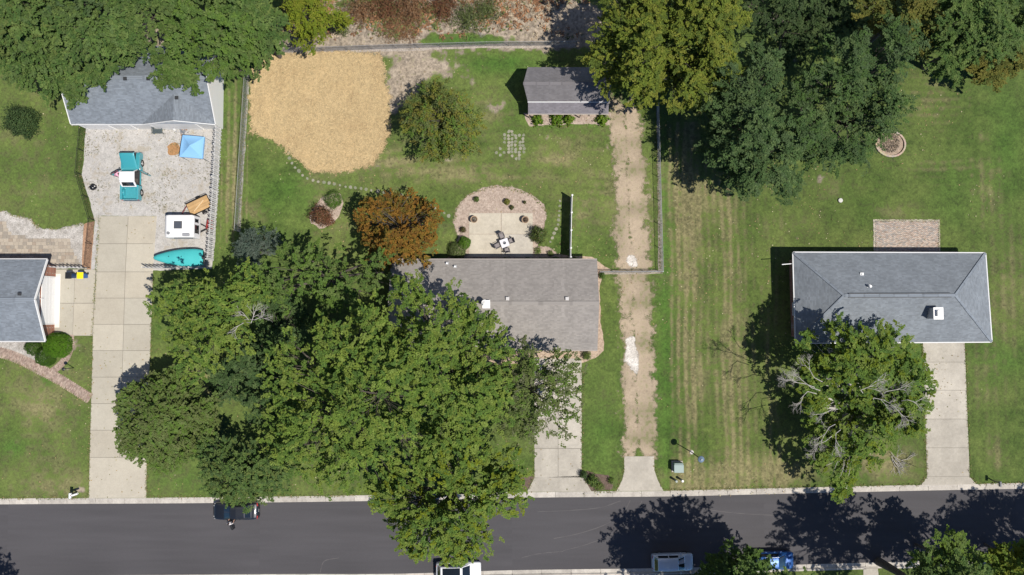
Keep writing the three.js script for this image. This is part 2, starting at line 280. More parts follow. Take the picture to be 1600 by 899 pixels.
// ------------------------------------------------------------------ drives of cast slabs
function slabs(parent, quads, mats, y1, name = 'slab') { const r = rng(quads.length * 7 + 3); for (const q of quads) { const c = world(q), cx = c.reduce((s, p) => s + p[0], 0) / c.length, cz = c.reduce((s, p) => s + p[1], 0) / c.length; // 8 mm joint all round
  const sh = c.map(([x, z]) => { const L = Math.hypot(x - cx, z - cz); return [x - (x - cx) / L * 0.03, z - (z - cz) / L * 0.03]; });
  part(parent, name, slabOf(sh, -0.06, y1), mats[r() * mats.length | 0]); } }
const jointMat = mat([0.20, 0.185, 0.155], 1);
{
  const d = structure('driveway'); // the long drive of the house with the teal truck
  const L = [[150, 337.5, 155], [425, 150], [507, 144.5], [589, 142.5], [672, 140.5], [715, 139.5]];
  const left = (v) => v < 425 ? lerp(155, 150, (v - 337.5) / 87.5) : v < 507 ? lerp(150, 145, (v - 425) / 82) : lerp(145, 139.5, (v - 507) / 208);
  const midl = (v) => lerp(200, 195.5, clamp((v - 337.5) / 87.5)) - clamp((v - 425) / 290) * 9;
  const right = (v) => v < 425 ? lerp(245, 239, (v - 337.5) / 87.5) : lerp(239, 229, clamp((v - 425) / 290));
  const rows = [337.5, 381, 425, 466, 507, 548, 589.5, 631, 672.5, 715], q = [];
  for (let i = 0; i + 1 < rows.length; i++) { const a = rows[i], b = rows[i + 1]; q.push([[left(a), a], [midl(a), a], [midl(b), b], [left(b), b]], [[midl(a), a], [right(a), a], [right(b), b], [midl(b), b]]); }
  q.push([[139.5, 715], [229, 715], [228.5, 778.5], [138, 779]]);
  q.push([[84, 421], [116.5, 421], [115, 474], [82, 474]], [[116.5, 421], [149, 421], [146.5, 474], [115, 474]], [[82, 474], [115, 474], [113, 525], [80, 525]], [[115, 474], [146.5, 474], [144, 525], [113, 525]]);
  part(d, 'joint_bed', [sheet(world([[155, 338], [244, 338], [238, 425], [229, 715], [228, 778], [138.5, 778], [140, 700], [145, 525], [80, 525], [84, 421], [150, 421]]), 0.003)], jointMat);
  slabs(d, q, concretes, 0.02);
}
{
  const d = structure('driveway'); const q = [];
  const rows = [560, 607, 654, 701, 747]; for (let i = 0; i < 4; i++) q.push([[835, rows[i]], [872, rows[i]], [872, rows[i + 1]], [834.5, rows[i + 1]]], [[872, rows[i]], [909, rows[i]], [909.5, rows[i + 1]], [872, rows[i + 1]]]);
  q.push([[834.5, 747], [909.5, 743], [925, 768.5], [823, 769]]);
  part(d, 'joint_bed', [sheet(world([[836, 561], [908, 561], [909, 746], [922, 767.5], [825, 768], [836, 746]]), 0.003)], jointMat);
  slabs(d, q, greyConcretes, 0.018);
}
{ const d = structure('driveway'); slabs(d, [[[975, 713], [1022.5, 713], [1023, 735], [1028, 750], [1037, 767.5], [963, 768], [972, 750], [975, 735]]], [greyConcretes[0]], 0.022); }
{
  const d = structure('driveway'); const rows = [536, 566, 610, 655, 700, 745], q = [], l = (v) => lerp(1442, 1448.5, (v - 536) / 209), rr = (v) => lerp(1508, 1516, (v - 536) / 209);
  for (let i = 0; i < 5; i++) { const a = rows[i], b = rows[i + 1]; q.push([[l(a), a], [rr(a), a], [rr(b), b], [l(b), b]]); }
  q.push([[1448.5, 745], [1516, 745], [1526, 757], [1439, 758.5]]);
  part(d, 'joint_bed', [sheet(world([[1443, 537], [1507, 537], [1515, 745], [1523, 756], [1442, 757], [1449, 745]]), 0.003)], jointMat);
  slabs(d, q, greyConcretes, 0.018);
}
{ const d = structure('driveway'); slabs(d, [[[1349, 888], [1372, 887.5], [1378, 940], [1349, 940]]], [greyConcretes[1]], 0.02); }
{ // patio behind the middle house
  const d = structure('patio'); slabs(d, [[[733, 333], [783, 333], [783, 366], [732.5, 366]], [[783, 333], [832.5, 333], [833, 366], [783, 366]], [[732.5, 366], [783, 366], [783, 402], [732, 402]], [[783, 366], [833, 366], [833, 402], [783, 402]]], [greyConcretes[2], tinted(greyConcrete, [1.12, 1.1, 1.04])], 0.05);
}
// ------------------------------------------------------------------ loose surfaces
function surface(name, pts, y, m, amp = 0.12, step = 0.3, seed = 1, round = 0) { const s = structure(name); let w = world(pts); if (round) w = curved(w, round); return part(s, name + '_sheet', sheet(amp ? ragged(w, amp, step, seed) : w, y), m); }
// loose material that thins out grain by grain towards its edge
function loose(name, pts, y, m, fade, seed, bias) {
  const w = world(pts), xs = w.map((p) => p[0]), zs = w.map((p) => p[1]), pad = fade * 1.3, xa = Math.min(...xs) - pad, xb = Math.max(...xs) + pad, za = Math.min(...zs) - pad, zb = Math.max(...zs) + pad, inside = inPoly(w), r = rng(seed), ppm = Math.min(24, 1000 / Math.max(xb - xa, zb - za));
  const nx = Math.ceil((xb - xa) * ppm), nz = Math.ceil((zb - za) * ppm);
  const a = tex(nx, nz, (s, t) => { const x = lerp(xa, xb, s), z = lerp(zb, za, t); let d = 1e9; for (let i = 0, j = w.length - 1; i < w.length; j = i++) { const [ax, az] = w[j], bx = w[i][0] - ax, bz = w[i][1] - az, k = clamp(((x - ax) * bx + (z - az) * bz) / (bx * bx + bz * bz)); d = Math.min(d, (x - ax - bx * k) ** 2 + (z - az - bz * k) ** 2); } d = Math.sqrt(d); const sd = clamp((inside(x, z) ? d : -d) / fade, -1, 1);
    const n = 0.4 * vn(x * 1.3 + 50, z * 1.3 + 50, 256, seed) + 0.35 * vn(x * 4 + 50, z * 4 + 50, 256, seed + 1) + 0.25 * r(), v = smooth(0.38, 0.62, 0.5 + 0.55 * sd + (n - 0.5) * 1.1 + (bias ? bias(x, z, n) : 0)); return [v, v, v]; }, false);
  a.colorSpace = THREE.NoColorSpace; a.repeat.set(1 / (xb - xa), 1 / (zb - za)); a.offset.set(-xa / (xb - xa), zb / (zb - za));
  const mm = m.clone(); mm.alphaMap = a; mm.transparent = true; const s = structure(name); return part(s, name + '_sheet', sheet([[xa, zb], [xb, zb], [xb, za], [xa, za]], y), mm);
}
surface('gravel_yard', [[134, 198], [345, 197], [341, 280], [334, 405], [330, 421], [236, 423], [243, 338], [157, 338], [151, 422], [141, 422], [148, 345], [139, 310], [128, 274]], 0.008, gravel, 0.07);
loose('rock_border', [[-20, 326], [6, 330], [18, 337], [35, 339], [48, 343], [54, 352], [66, 358], [90, 358], [112, 354], [130, 349], [129, 420], [74, 420], [-20, 420]], 0.006, whiteRock, 0.25, 21);
surface('mulch_strip', [[131, 350], [147, 346], [142, 421], [127, 420]], 0.011, rustMulch, 0.05);
loose('straw_patch', [[404, 84], [500, 81], [594, 83], [600, 110], [606, 150], [608, 205], [600, 236], [572, 260], [522, 269], [488, 266], [460, 244], [424, 217], [394, 206], [391, 150], [394, 100]], 0.012, strawMat, 0.75, 5);
loose('dirt_track', [[949, 150], [953, 185], [956, 210], [962, 250], [963, 330], [965, 400], [971, 470], [975, 560], [976, 640], [976, 713], [1022, 713], [1022, 600], [1019, 520], [1014, 440], [1012, 380], [1009, 320], [1006, 250], [997, 190], [993, 150]], 0.005, soil, 1.05, 6, (x, z) => { const c = lerp(W(978, 200)[0], W(998, 713)[0], clamp((z - W(978, 200)[1]) / (W(998, 713)[1] - W(978, 200)[1]))); return -0.46 * Math.exp(-(((x - c) / 0.38) ** 2)); });
loose('gravel_patch', [[979, 530], [989, 527], [994, 545], [996, 560], [999, 575], [995, 583], [985, 574], [976, 565], [978, 545]], 0.010, tinted(whiteRock, [1.35, 1.34, 1.32]), 0.3, 7);
loose('gravel_patch', [[979, 402], [988, 399], [994, 408], [998, 416], [986, 417], [981, 411]], 0.010, tinted(whiteRock, [1.35, 1.34, 1.32]), 0.3, 8);
loose('mulch_bed', [[709, 346], [713, 326], [730, 305], [755, 293], [775, 290], [800, 292], [830, 304], [850, 320], [854, 343], [850, 356], [842, 384], [858, 387], [872, 397], [894, 402], [700, 404], [712, 391], [715, 370]], 0.007, mulch, 0.2, 9);
surface('mulch_bed', [[890, 400], [925, 402], [938, 412], [955, 421], [942, 430], [938, 445], [938, 500], [945, 535], [943, 548], [930, 560], [910, 568], [850, 568], [640, 570], [640, 548], [920, 545], [928, 410]], 0.007, tinted(mulch, [1.1, 1.05, 0.95]), 0.08, 0.3, 10);
surface('mulch_bed', [[818, 176], [955, 176], [953, 196], [900, 194], [828, 197], [822, 188]], 0.007, mulch, 0.1, 0.25, 11);
surface('mulch_bed', [[484, 335], [500, 310], [518, 300], [532, 303], [537, 318], [530, 336], [516, 352], [500, 358], [486, 350]], 0.007, mulch, 0.12, 0.25, 12);
surface('mulch_bed', [[905, 744], [918, 737], [930, 741], [950, 742], [960, 752], [957, 766], [925, 768]], 0.009, darkMulch, 0.1, 0.2, 13);
surface('mulch_bed', [[812, 748], [833, 745], [826, 765], [815, 766]], 0.007, darkMulch, 0.1, 0.2, 14);
surface('rock_border', [[-10, 533], [40, 534], [62, 545], [78, 560], [60, 572], [38, 556], [-10, 549]], 0.005, whiteRock, 0.1, 0.2, 15);
surface('fence_strip', [[428, 79], [620, 72], [760, 69], [900, 68], [900, 74.5], [760, 75.5], [620, 80], [436, 86]], 0.005, tinted(whiteRock, [0.8, 0.74, 0.68]), 0.08, 0.3, 16);
surface('fence_strip', [[386, 116], [390, 116], [375, 362], [370, 362]], 0.005, tinted(whiteRock, [0.6, 0.62, 0.58]), 0.05, 0.3, 17);
surface('fence_strip', [[1026, 166], [1030, 166], [1036, 428], [936, 429], [936, 423], [1029, 422]], 0.013, tinted(whiteRock, [0.75, 0.7, 0.62]), 0.06, 0.3, 18);
surface('leaf_litter', [[262, 230], [268, 223], [278, 224], [279, 240], [268, 244], [262, 240]], 0.012, tinted(strawMat, [0.75, 0.55, 0.45]), 0.14, 0.15, 19, 24);
// straw and twigs lying on the straw patch and bare ground
function scatter(name, count, geo, m, where, seed, label, category) {
  const r = rng(seed), im = new THREE.InstancedMesh(geo, m, count), M4 = new THREE.Matrix4(), c = new THREE.Color(); im.name = numbered(name); im.userData = { kind: 'stuff', label, category }; im.castShadow = im.receiveShadow = true;
  for (let i = 0; i < count; i++) { const [p, s, tint] = where(r); M4.compose(p, new THREE.Quaternion().setFromEuler(new THREE.Euler((r() - 0.5) * 0.5, r() * 6.283, (r() - 0.5) * 0.5)), V(s, s, s)); im.setMatrixAt(i, M4); im.setColorAt(i, c.setRGB(...tint)); }
  scene.add(im); return im;
}
{
  const strawZone = world([[396, 88], [594, 85], [604, 150], [606, 205], [598, 234], [572, 257], [522, 266], [488, 263], [460, 242], [424, 214], [395, 203]]), ok = inPoly(strawZone);
  const [xa, za] = W(390, 80), [xb, zb] = W(612, 275);
  scatter('loose_straw', 42000, new THREE.BoxGeometry(0.24, 0.012, 0.02), mat([1, 1, 1], 1), (r) => { let x, z; do { x = lerp(xa, xb, r()); z = lerp(za, zb, r()); } while (!ok(x + (r() - 0.5) * 0.9, z + (r() - 0.5) * 0.9) || vn(x * 0.7 + 30, z * 0.7 + 30, 256, 17) < r() * 0.75); const k = 0.6 + r() * 0.65; return [V(x, 0.02 + r() * 0.05, z), 0.5 + r(), [0.52 * k, 0.40 * k, 0.22 * k]]; }, 71, 'loose golden straw strewn over the seeded patch in the fenced back yard', 'straw');
}

{ // rubber left by turning tyres at the narrow apron
  const m = mat([0.105, 0.10, 0.102], 1), marks = [[[985, 782], [975, 800], [950, 818], [905, 834], [865, 842]], [[1003, 783], [992, 806], [966, 830], [920, 850], [880, 861]], [[1055, 780], [1075, 788], [1110, 797], [1160, 803], [1220, 806]], [[970, 783], [940, 793], [890, 798], [840, 800]], [[500, 895], [506, 878], [530, 872]], [[880, 862], [840, 866], [815, 872]]];
  marks.forEach((l, i) => { const c = new THREE.CatmullRomCurve3(l.map(([u, v]) => spot(u, v, ROAD_Y)), false, 'centripetal'), s = structure('tyre_mark'); const n = 40, L = [], R = []; for (let k = 0; k <= n; k++) { const p = c.getPointAt(k / n), t = c.getTangentAt(k / n), w = 0.035 * (0.3 + vn(k * 0.4, i * 3 + 1)); L.push([p.x + t.z * w, p.z - t.x * w]); R.push([p.x - t.z * w, p.z + t.x * w]); } part(s, 'tyre_mark_strip', sheet([...L, ...R.reverse()], ROAD_Y + 0.004), m); });
}
// ------------------------------------------------------------------ laid paving
{ // paver terrace behind the left house
  const t = structure('paver_terrace'), zone = inPoly(world([[-15, 341], [6, 346], [14, 356], [18, 369], [60, 371], [112, 374], [113, 392], [122, 400], [126, 416], [78, 417], [-15, 417]])), r = rng(201);
  const ms = [[0.36, 0.31, 0.25], [0.41, 0.36, 0.29], [0.31, 0.275, 0.23], [0.44, 0.385, 0.31], [0.34, 0.28, 0.22]].map((c) => mat(metres(mottled(c, mul3(c, 0.8), 1, 0.25, 128, 8, 40 + (c[0] * 100 | 0)), 1.2), 0.95));
  const sizes = [[0.44, 0.36], [0.36, 0.36], [0.55, 0.36]].map(([a, b]) => new RoundedBoxGeometry(a - 0.02, 0.06, b - 0.02, 1, 0.012));
  const lens = [0.44, 0.36, 0.55]; const [xa, za] = W(-15, 338), [xb, zb] = W(130, 420); let row = 0;
  for (let z = za; z < zb; z += 0.36) { let x = xa - r() * 0.4; row++; while (x < xb) { const k = r() * 3 | 0, cx = x + lens[k] / 2; if (zone(cx, z)) { const m = part(t, 'paver', sizes[k], ms[r() * 5 | 0]); m.position.set(cx, 0.012 + r() * 0.008, z); m.rotation.y = (r() - 0.5) * 0.02; } x += lens[k]; } }
}
function brickField(parent, centres, tones, size, seed, name = 'brick') { // centres: [x, z, turn]
  const r = rng(seed), gs = centres.map(([x, z, a]) => { const k = 0.75 + r() * 0.45, c = tones[r() * tones.length | 0]; return paint(box(size[0] - 0.012, 0.05, size[1] - 0.012, x, 0.012 + r() * 0.006, z, 0, a, 0), mul3(c, k)); });
  return part(parent, name, gs, mat([1, 1, 1], 0.95, { vertexColors: true }), { kind: 'stuff' });
}
function walkway(name, line, width, tones, seed) {
  const s = structure(name), c = new THREE.CatmullRomCurve3(line.map(([u, v]) => spot(u, v)), false, 'centripetal'), L = c.getLength(), n = Math.floor(L / 0.105), cs = [], rows = Math.round(width / 0.21);
  for (let i = 0; i <= n; i++) { const p = c.getPointAt(i / n), t = c.getTangentAt(i / n), a = Math.atan2(t.x, t.z); for (let j = 0; j < rows; j++) { const d = ((j + (i % 2 ? 0.5 : 0)) - rows / 2 + 0.25) * 0.21; cs.push([p.x + t.z * d, p.z - t.x * d, a]); } }
  const pts = c.getSpacedPoints(30), edge = (d) => pts.map((p, i) => { const t = c.getTangentAt(i / 30); return [p.x + t.z * d, p.z - t.x * d]; });
  part(s, 'sand_bed', sheet([...edge(width / 2), ...edge(-width / 2).reverse()], 0.009), mat([0.26, 0.205, 0.16], 1));
  brickField(s, cs, tones, [0.21, 0.105], seed);
}
const pinkBrick = [[0.36, 0.275, 0.225], [0.33, 0.255, 0.21], [0.39, 0.31, 0.255], [0.30, 0.22, 0.18]];
walkway('brick_walkway', [[-20, 549], [0, 551], [20, 557], [45, 568], [65, 579], [85, 589], [110, 604], [140, 623]], 1.0, pinkBrick, 211);
walkway('brick_walkway', [[110, 524], [109, 545], [103, 560], [90, 574], [76, 584]], 0.72, pinkBrick, 212);
{ // weathered brick pad behind the right house
  const s = structure('brick_pad'), [xa, za] = W(1366, 345), [xb, zb] = W(1468, 396), cs = [], r = rng(221);
  part(s, 'sand_bed', sheet([[xa, za], [xb, za], [xb, zb], [xa, zb]], 0.006), mat([0.25, 0.22, 0.18], 1));
  let row = 0; for (let z = za + 0.1; z < zb; z += 0.105, row++) for (let x = xa + (row % 2 ? 0.21 : 0.105); x < xb - 0.05; x += 0.21) cs.push([x, z + (r() - 0.5) * 0.012, (r() - 0.5) * 0.05]);
  brickField(s, cs, [[0.42, 0.34, 0.28], [0.36, 0.285, 0.235], [0.30, 0.275, 0.25], [0.40, 0.35, 0.30]], [0.21, 0.105], 222);
  const edge = []; for (let x = xa; x < xb; x += 0.23) edge.push([x, za - 0.05 + (r() - 0.5) * 0.06, 0.1 * (r() - 0.5)]); for (let z = za; z < zb; z += 0.2) edge.push([xa - 0.03 + (r() - 0.5) * 0.06, z, 1.5], [xb + 0.03 + (r() - 0.5) * 0.06, z, 1.6]);
  brickField(s, edge, [[0.40, 0.36, 0.29], [0.31, 0.3, 0.22]], [0.24, 0.16], 223, 'edging_brick');
}
// ------------------------------------------------------------------ stepping stones
const stoneMats = [[0.28, 0.285, 0.21], [0.23, 0.245, 0.165], [0.33, 0.315, 0.24]].map((c) => mat(metres(mottled(c, mul3(c, 0.72), 1.2, 0.2, 128, 8, 60), 0.9), 0.95));
function stones(list, size, label, group, seed) {
  const r = rng(seed), gs = [0, 1, 2].map((k) => { const s = []; for (let i = 0; i < 7; i++) { const a = i / 7 * 6.283 + 0.3 * r(); s.push([Math.cos(a) * size * (0.42 + r() * 0.14), Math.sin(a) * size * (0.42 + r() * 0.14)]); } return slabOf(s, 0, 0.045, 0.012); });
  for (const [u, v] of list) { const p = spot(u, v), m = new THREE.Mesh(gs[r() * 3 | 0], stoneMats[r() * 3 | 0]); m.name = numbered('stepping_stone'); m.position.set(p.x, -0.01, p.z); m.rotation.y = r() * 6.28; const k = 0.7 + r() * 0.45; m.scale.set(k, 1, k * (0.8 + r() * 0.4)); m.castShadow = m.receiveShadow = true; m.userData = { label, category: 'stepping stone', group }; scene.add(m); }
}
stones([[451, 239], [452, 247], [456, 255], [461, 262], [467, 267.5], [472.5, 274], [480, 279], [489, 282], [497, 284], [506, 285], [514, 286], [522, 287.5], [531, 289.5], [540, 292], [547.5, 292.5], [555, 293.5], [564, 294.5], [572, 296], [580, 297.5]], 0.38, 'pale stepping stone sunk in the grass below the straw patch', 'stepping stones below the straw patch', 231);
stones([[590, 299], [600, 301], [609, 302.5], [618, 304], [627, 305], [636, 307], [644, 309.5], [652, 312], [660, 315], [667, 318.5], [674, 322], [680, 325.5], [687, 329.5], [694, 333], [701, 337.5]], 0.40, 'pale stepping stone between the orange tree and the mulched patio bed', 'stepping stones leading to the patio', 232);
stones([[875, 314], [874.5, 322], [874, 330], [873.5, 337], [873, 344], [872, 351], [869, 358], [866, 364.5], [863, 372], [860, 378]], 0.36, 'pale stepping stone in the short row along the white vinyl fence', 'stepping stones along the white fence', 233);
{ // flagstones set in the grass
  const t = thing('flagstone_patch', 'loose patch of pale flagstones in the grass between weeping tree and shed', 'flagstones', spot(803, 230)); const r = rng(241), o = t.position, zone = inPoly(world([[783, 208], [800, 204], [824, 212], [820, 232], [814, 257], [806, 256], [797, 238], [776, 246], [774, 238], [786, 228]]));
  const gs = [0, 1, 2, 3].map(() => { const s = []; for (let i = 0; i < 6; i++) { const a = i / 6 * 6.283, q = 0.13 + r() * 0.07; s.push([Math.cos(a) * q * 1.2, Math.sin(a) * q]); } return slabOf(s, 0, 0.04, 0.01); });
  for (let x = -2.2; x < 2; x += 0.40) for (let z = -2; z < 2.2; z += 0.36) { const px = x + (r() - 0.5) * 0.14, pz = z + (r() - 0.5) * 0.14; if (zone(o.x + px, o.z + pz) && r() < 0.86) { const m = part(t, 'flagstone', gs[r() * 4 | 0], stoneMats[r() * 3 | 0]); m.position.set(px, -0.008 + r() * 0.01, pz); m.rotation.y = r() * 6.28; } }
}
// ------------------------------------------------------------------ fences
const galvanised = mat([0.42, 0.43, 0.44], 0.45, { metalness: 0.7 }), blackSteel = mat([0.012, 0.013, 0.013], 0.5, { metalness: 0.2 });
function chainFence(label, line, h, m, spacing = 2.6, wire = 0.09, wr = 0.004, name = 'chain_link_fence') {
  const f = thing(name, label, 'fence', spot(...line[0])), o = f.position, pts = line.map(([u, v]) => spot(u, v).sub(o));
  for (let s = 0; s + 1 < pts.length; s++) {
    const a = pts[s], b = pts[s + 1], L = a.distanceTo(b), n = Math.max(1, Math.round(L / spacing)), dir = b.clone().sub(a).normalize();
    for (let i = 0; i < n; i++) {
      const p = a.clone().lerp(b, i / n), q = a.clone().lerp(b, (i + 1) / n), l = p.distanceTo(q);
      part(f, 'post', [cyl(0.03, 0.03, h + 0.06, 8, p.x, (h + 0.06) / 2 - 0.0, p.z), place(new THREE.SphereGeometry(0.035, 8, 6), p.x, h + 0.07, p.z)], m);
      part(f, 'top_rail', rod(p.clone().setY(h), q.clone().setY(h), 0.021, 6), m);
      const w = [], step = wire; for (let d = -h; d < l; d += step) { for (const sg of [1, -1]) { let t0 = Math.max(0, -d), t1 = Math.min(h, l - d); if (t1 - t0 < 0.02) continue; const A = p.clone().addScaledVector(dir, d + t0).setY(sg > 0 ? t0 : h - t0), B = p.clone().addScaledVector(dir, d + t1).setY(sg > 0 ? t1 : h - t1); w.push(rod(A, B, wr, 3)); } }
      part(f, 'wire_mesh', w, m, { kind: 'stuff' });
    }
    if (s + 2 === pts.length) part(f, 'post', cyl(0.03, 0.03, h + 0.06, 8, b.x, (h + 0.06) / 2, b.z), m);
  }
  return f;
}
chainFence('galvanised chain link fence along the bare ground behind the straw patch', [[430, 82.5], [620, 76], [760, 72], [900, 71]], 1.2, galvanised);
chainFence('galvanised chain link fence between the grass strip and the straw patch', [[388, 116], [372.5, 362]], 1.2, galvanised);
chainFence('galvanised chain link fence beside the dirt track and the striped lawn', [[1026, 166], [1033, 426]], 1.2, galvanised);
chainFence('galvanised chain link fence with gate across the dirt track by the house corner', [[936, 426], [1032, 425.5]], 1.2, galvanised, 1.6);
chainFence('black wire fence between the left lawn and the gravel yard', [[134, 200], [127, 273], [147.5, 344], [140.5, 419]], 1.2, blackSteel, 2.2, 0.1, 0.0035, 'wire_fence');
const paleWood = [[0.62, 0.61, 0.60], [0.56, 0.55, 0.54], [0.66, 0.65, 0.64]].map((c) => mat(c, 0.8));
function picketFence(label, line, h, step, seed) {
  const f = thing('picket_fence', label, 'fence', spot(...line[0])), o = f.position, r = rng(seed), pts = line.map(([u, v]) => spot(u, v).sub(o));
  const shape = new THREE.Shape([[-0.065, 0], [0.065, 0], [0.065, h - 0.1], [0.03, h], [-0.03, h], [-0.065, h - 0.1]].map(([a, b]) => new THREE.Vector2(a, b))), pk = new THREE.ExtrudeGeometry(shape, { depth: 0.02, bevelEnabled: false }); pk.translate(0, 0.04, -0.01);
  for (let s = 0; s + 1 < pts.length; s++) {
    const a = pts[s], b = pts[s + 1], L = a.distanceTo(b), dir = b.clone().sub(a).normalize(), ang = Math.atan2(-dir.z, dir.x), nrm = V(-dir.z, 0, dir.x);
    for (let d = 0; d <= L; d += 2.4) { const p = a.clone().addScaledVector(dir, Math.min(d, L)); const m = part(f, 'post', rbox(0.1, h + 0.1, 0.1, 0.01, 0, (h + 0.1) / 2, 0), paleWood[0]); m.position.copy(p); m.rotation.y = ang; }
    for (const y of [0.35, h - 0.35]) part(f, 'rail', bar(a.clone().setY(y), b.clone().setY(y), 0.04, 0.09), paleWood[1]);
    let side = 1; for (let d = 0.1; d < L; d += step, side = -side) { const p = a.clone().addScaledVector(dir, d).addScaledVector(nrm, side * 0.035), m = part(f, 'picket', pk, paleWood[r() * 3 | 0]); m.position.copy(p); m.rotation.y = ang; m.rotation.z = (r() - 0.5) * 0.015; }
  }
}
picketFence('tall pale grey board fence between the gravel yard and the grass strip', [[346.5, 196], [344, 245], [341, 300], [333, 408]], 1.8, 0.2, 251);
picketFence('pale grey board fence beside the teal covered boat and the long drive', [[233, 419], [326, 419]], 1.5, 0.2, 252);
picketFence('short pale board fence between the left house corner and the mulch strip', [[80, 418], [138, 419.5]], 1.5, 0.2, 253);
{ // white vinyl screen fence
  const white = mat([0.80, 0.80, 0.80], 0.4), f = thing('vinyl_fence', 'white vinyl screen fence running back from the middle house wall', 'fence', spot(890, 404)), pts = [[892, 309.5], [891.2, 336], [890.6, 363], [890, 390], [889.8, 404]].map(([u, v]) => spot(u, v).sub(f.position)), h = 1.8;
  pts.forEach((p) => { const q = part(f, 'post', rbox(0.13, h + 0.1, 0.13, 0.01, p.x, (h + 0.1) / 2, p.z), white); part(q, 'post_cap', [place(new THREE.ConeGeometry(0.12, 0.09, 4), p.x, h + 0.145, p.z, 0, Math.PI / 4, 0), box(0.16, 0.03, 0.16, p.x, h + 0.09, p.z)], white); });
  for (let i = 0; i < 4; i++) { const a = pts[i], b = pts[i + 1], d = b.clone().sub(a), L = d.length(), n = Math.round(L / 0.16); d.normalize(); part(f, 'rail', bar(a.clone().setY(h - 0.07), b.clone().setY(h - 0.07), 0.05, 0.13), white); part(f, 'rail', bar(a.clone().setY(0.14), b.clone().setY(0.14), 0.05, 0.13), white); for (let k = 0; k < n; k++) { const p = a.clone().addScaledVector(d, (k + 0.5) * L / n); part(f, 'board', box(0.022, h - 0.25, L / n - 0.006, p.x, h / 2 + 0.03, p.z), white); } }
}
// ------------------------------------------------------------------ buildings
function shingleTex(base, contrast, seed) {
  const r = rng(seed), rows = 42, tabs = []; for (let j = 0; j < rows; j++) { const l = []; let x = 0; while (x < 1) { const w = 0.03 + r() * 0.035; l.push([x, x + w, 1 + (r() - 0.5) * contrast]); x += w; } tabs.push(l); }
  const fr = rng(seed + 1);
  const t = tex(768, 768, (s, t) => { const j = Math.min(rows - 1, t * rows | 0), l = tabs[j], f = t * rows - j; let k = 1; for (const q of l) if (s >= q[0] && s < q[1]) { k = q[2]; break; }
    const n = vn(s * 7, t * 7, 7, seed), streak = vn(s * 30, t * 2, 30, seed + 3); return mul3(base, k * (f < 0.12 ? 0.80 : 1) * (0.9 + n * 0.14 + (streak - 0.5) * 0.08) + (fr() - 0.5) * contrast * 0.7); });
  return metres(t, 6);
}
const roofBrown = mat(shingleTex([0.262, 0.245, 0.228], 0.24, 301), 0.95), roofBlue = mat(shingleTex([0.185, 0.208, 0.232], 0.26, 302), 0.95), roofSlate = mat(shingleTex([0.185, 0.212, 0.243], 0.3, 303), 0.95), roofShed = mat(shingleTex([0.165, 0.158, 0.165], 0.24, 304), 0.95);
const whiteTrim = mat([0.80, 0.80, 0.79], 0.5), siding = mat(metres(tex(64, 128, (s, t) => mul3([0.74, 0.74, 0.72], (t * 8 % 1) < 0.1 ? 0.72 : 1)), 1.0), 0.6), brickWall = mat(metres((() => { const r = rng(311), k = []; for (let i = 0; i < 200; i++) k.push(0.75 + r() * 0.5); return tex(256, 256, (s, t) => { const j = t * 13 | 0, x = s * 5 + (j % 2) * 0.5, i = x | 0; return (t * 13 % 1) < 0.14 || (x % 1) < 0.05 ? [0.36, 0.32, 0.28] : mul3([0.30, 0.125, 0.075], k[(i % 5) + j * 5]); }); })(), 1.1), 0.95);
const glass = new THREE.MeshPhysicalMaterial({ color: lin([0.03, 0.035, 0.04]), roughness: 0.06, metalness: 0, clearcoat: 1 }), metalGrey = mat([0.35, 0.36, 0.37], 0.45, { metalness: 0.6 }), vinylWhite = mat([0.78, 0.78, 0.77], 0.4), darkPlastic = mat([0.03, 0.032, 0.035], 0.6);
function windowIn(b, w, h, x, y, z, turn) {
  const g = new THREE.Group(); g.name = 'window'; g.position.set(x, y, z); g.rotation.y = turn; b.add(g);
  part(g, 'frame', [box(w + 0.12, 0.07, 0.07, 0, h / 2 + 0.03, 0), box(w + 0.12, 0.07, 0.1, 0, -h / 2 - 0.03, 0.02), box(0.07, h, 0.07, -w / 2 - 0.025, 0, 0), box(0.07, h, 0.07, w / 2 + 0.025, 0, 0), box(w, 0.05, 0.05, 0, 0, 0)], whiteTrim);
  part(g, 'pane', box(w, h / 2 - 0.03, 0.015, 0, h / 4, 0), glass); part(g, 'pane', box(w, h / 2 - 0.03, 0.015, 0, -h / 4, 0.01), glass);
}
function garageDoor(b, w, h, x, z, turn, m = vinylWhite) {
  const g = new THREE.Group(); g.name = 'garage_door'; g.position.set(x, 0, z); g.rotation.y = turn; b.add(g);
  for (let i = 0; i < 4; i++) part(g, 'panel', rbox(w, h / 4 - 0.012, 0.05, 0.01, 0, h * (i + 0.5) / 4 + 0.02, 0), m);
  part(g, 'frame', [box(0.1, h + 0.12, 0.09, -w / 2 - 0.06, h / 2 + 0.06, 0), box(0.1, h + 0.12, 0.09, w / 2 + 0.06, h / 2 + 0.06, 0), box(w + 0.02, 0.1, 0.09, 0, h + 0.08, 0)], whiteTrim);
}
function doorIn(b, x, z, turn, m) { const g = new THREE.Group(); g.name = 'door'; g.position.set(x, 0, z); g.rotation.y = turn; b.add(g); part(g, 'leaf', rbox(0.92, 2.05, 0.05, 0.01, 0, 1.05, 0), m); part(g, 'handle', place(new THREE.SphereGeometry(0.035, 8, 6), 0.36, 1.0, 0.05), metalGrey); part(g, 'frame', [box(0.08, 2.15, 0.08, -0.51, 1.07, 0), box(0.08, 2.15, 0.08, 0.51, 1.07, 0), box(1.1, 0.08, 0.08, 0, 2.19, 0)], whiteTrim); }
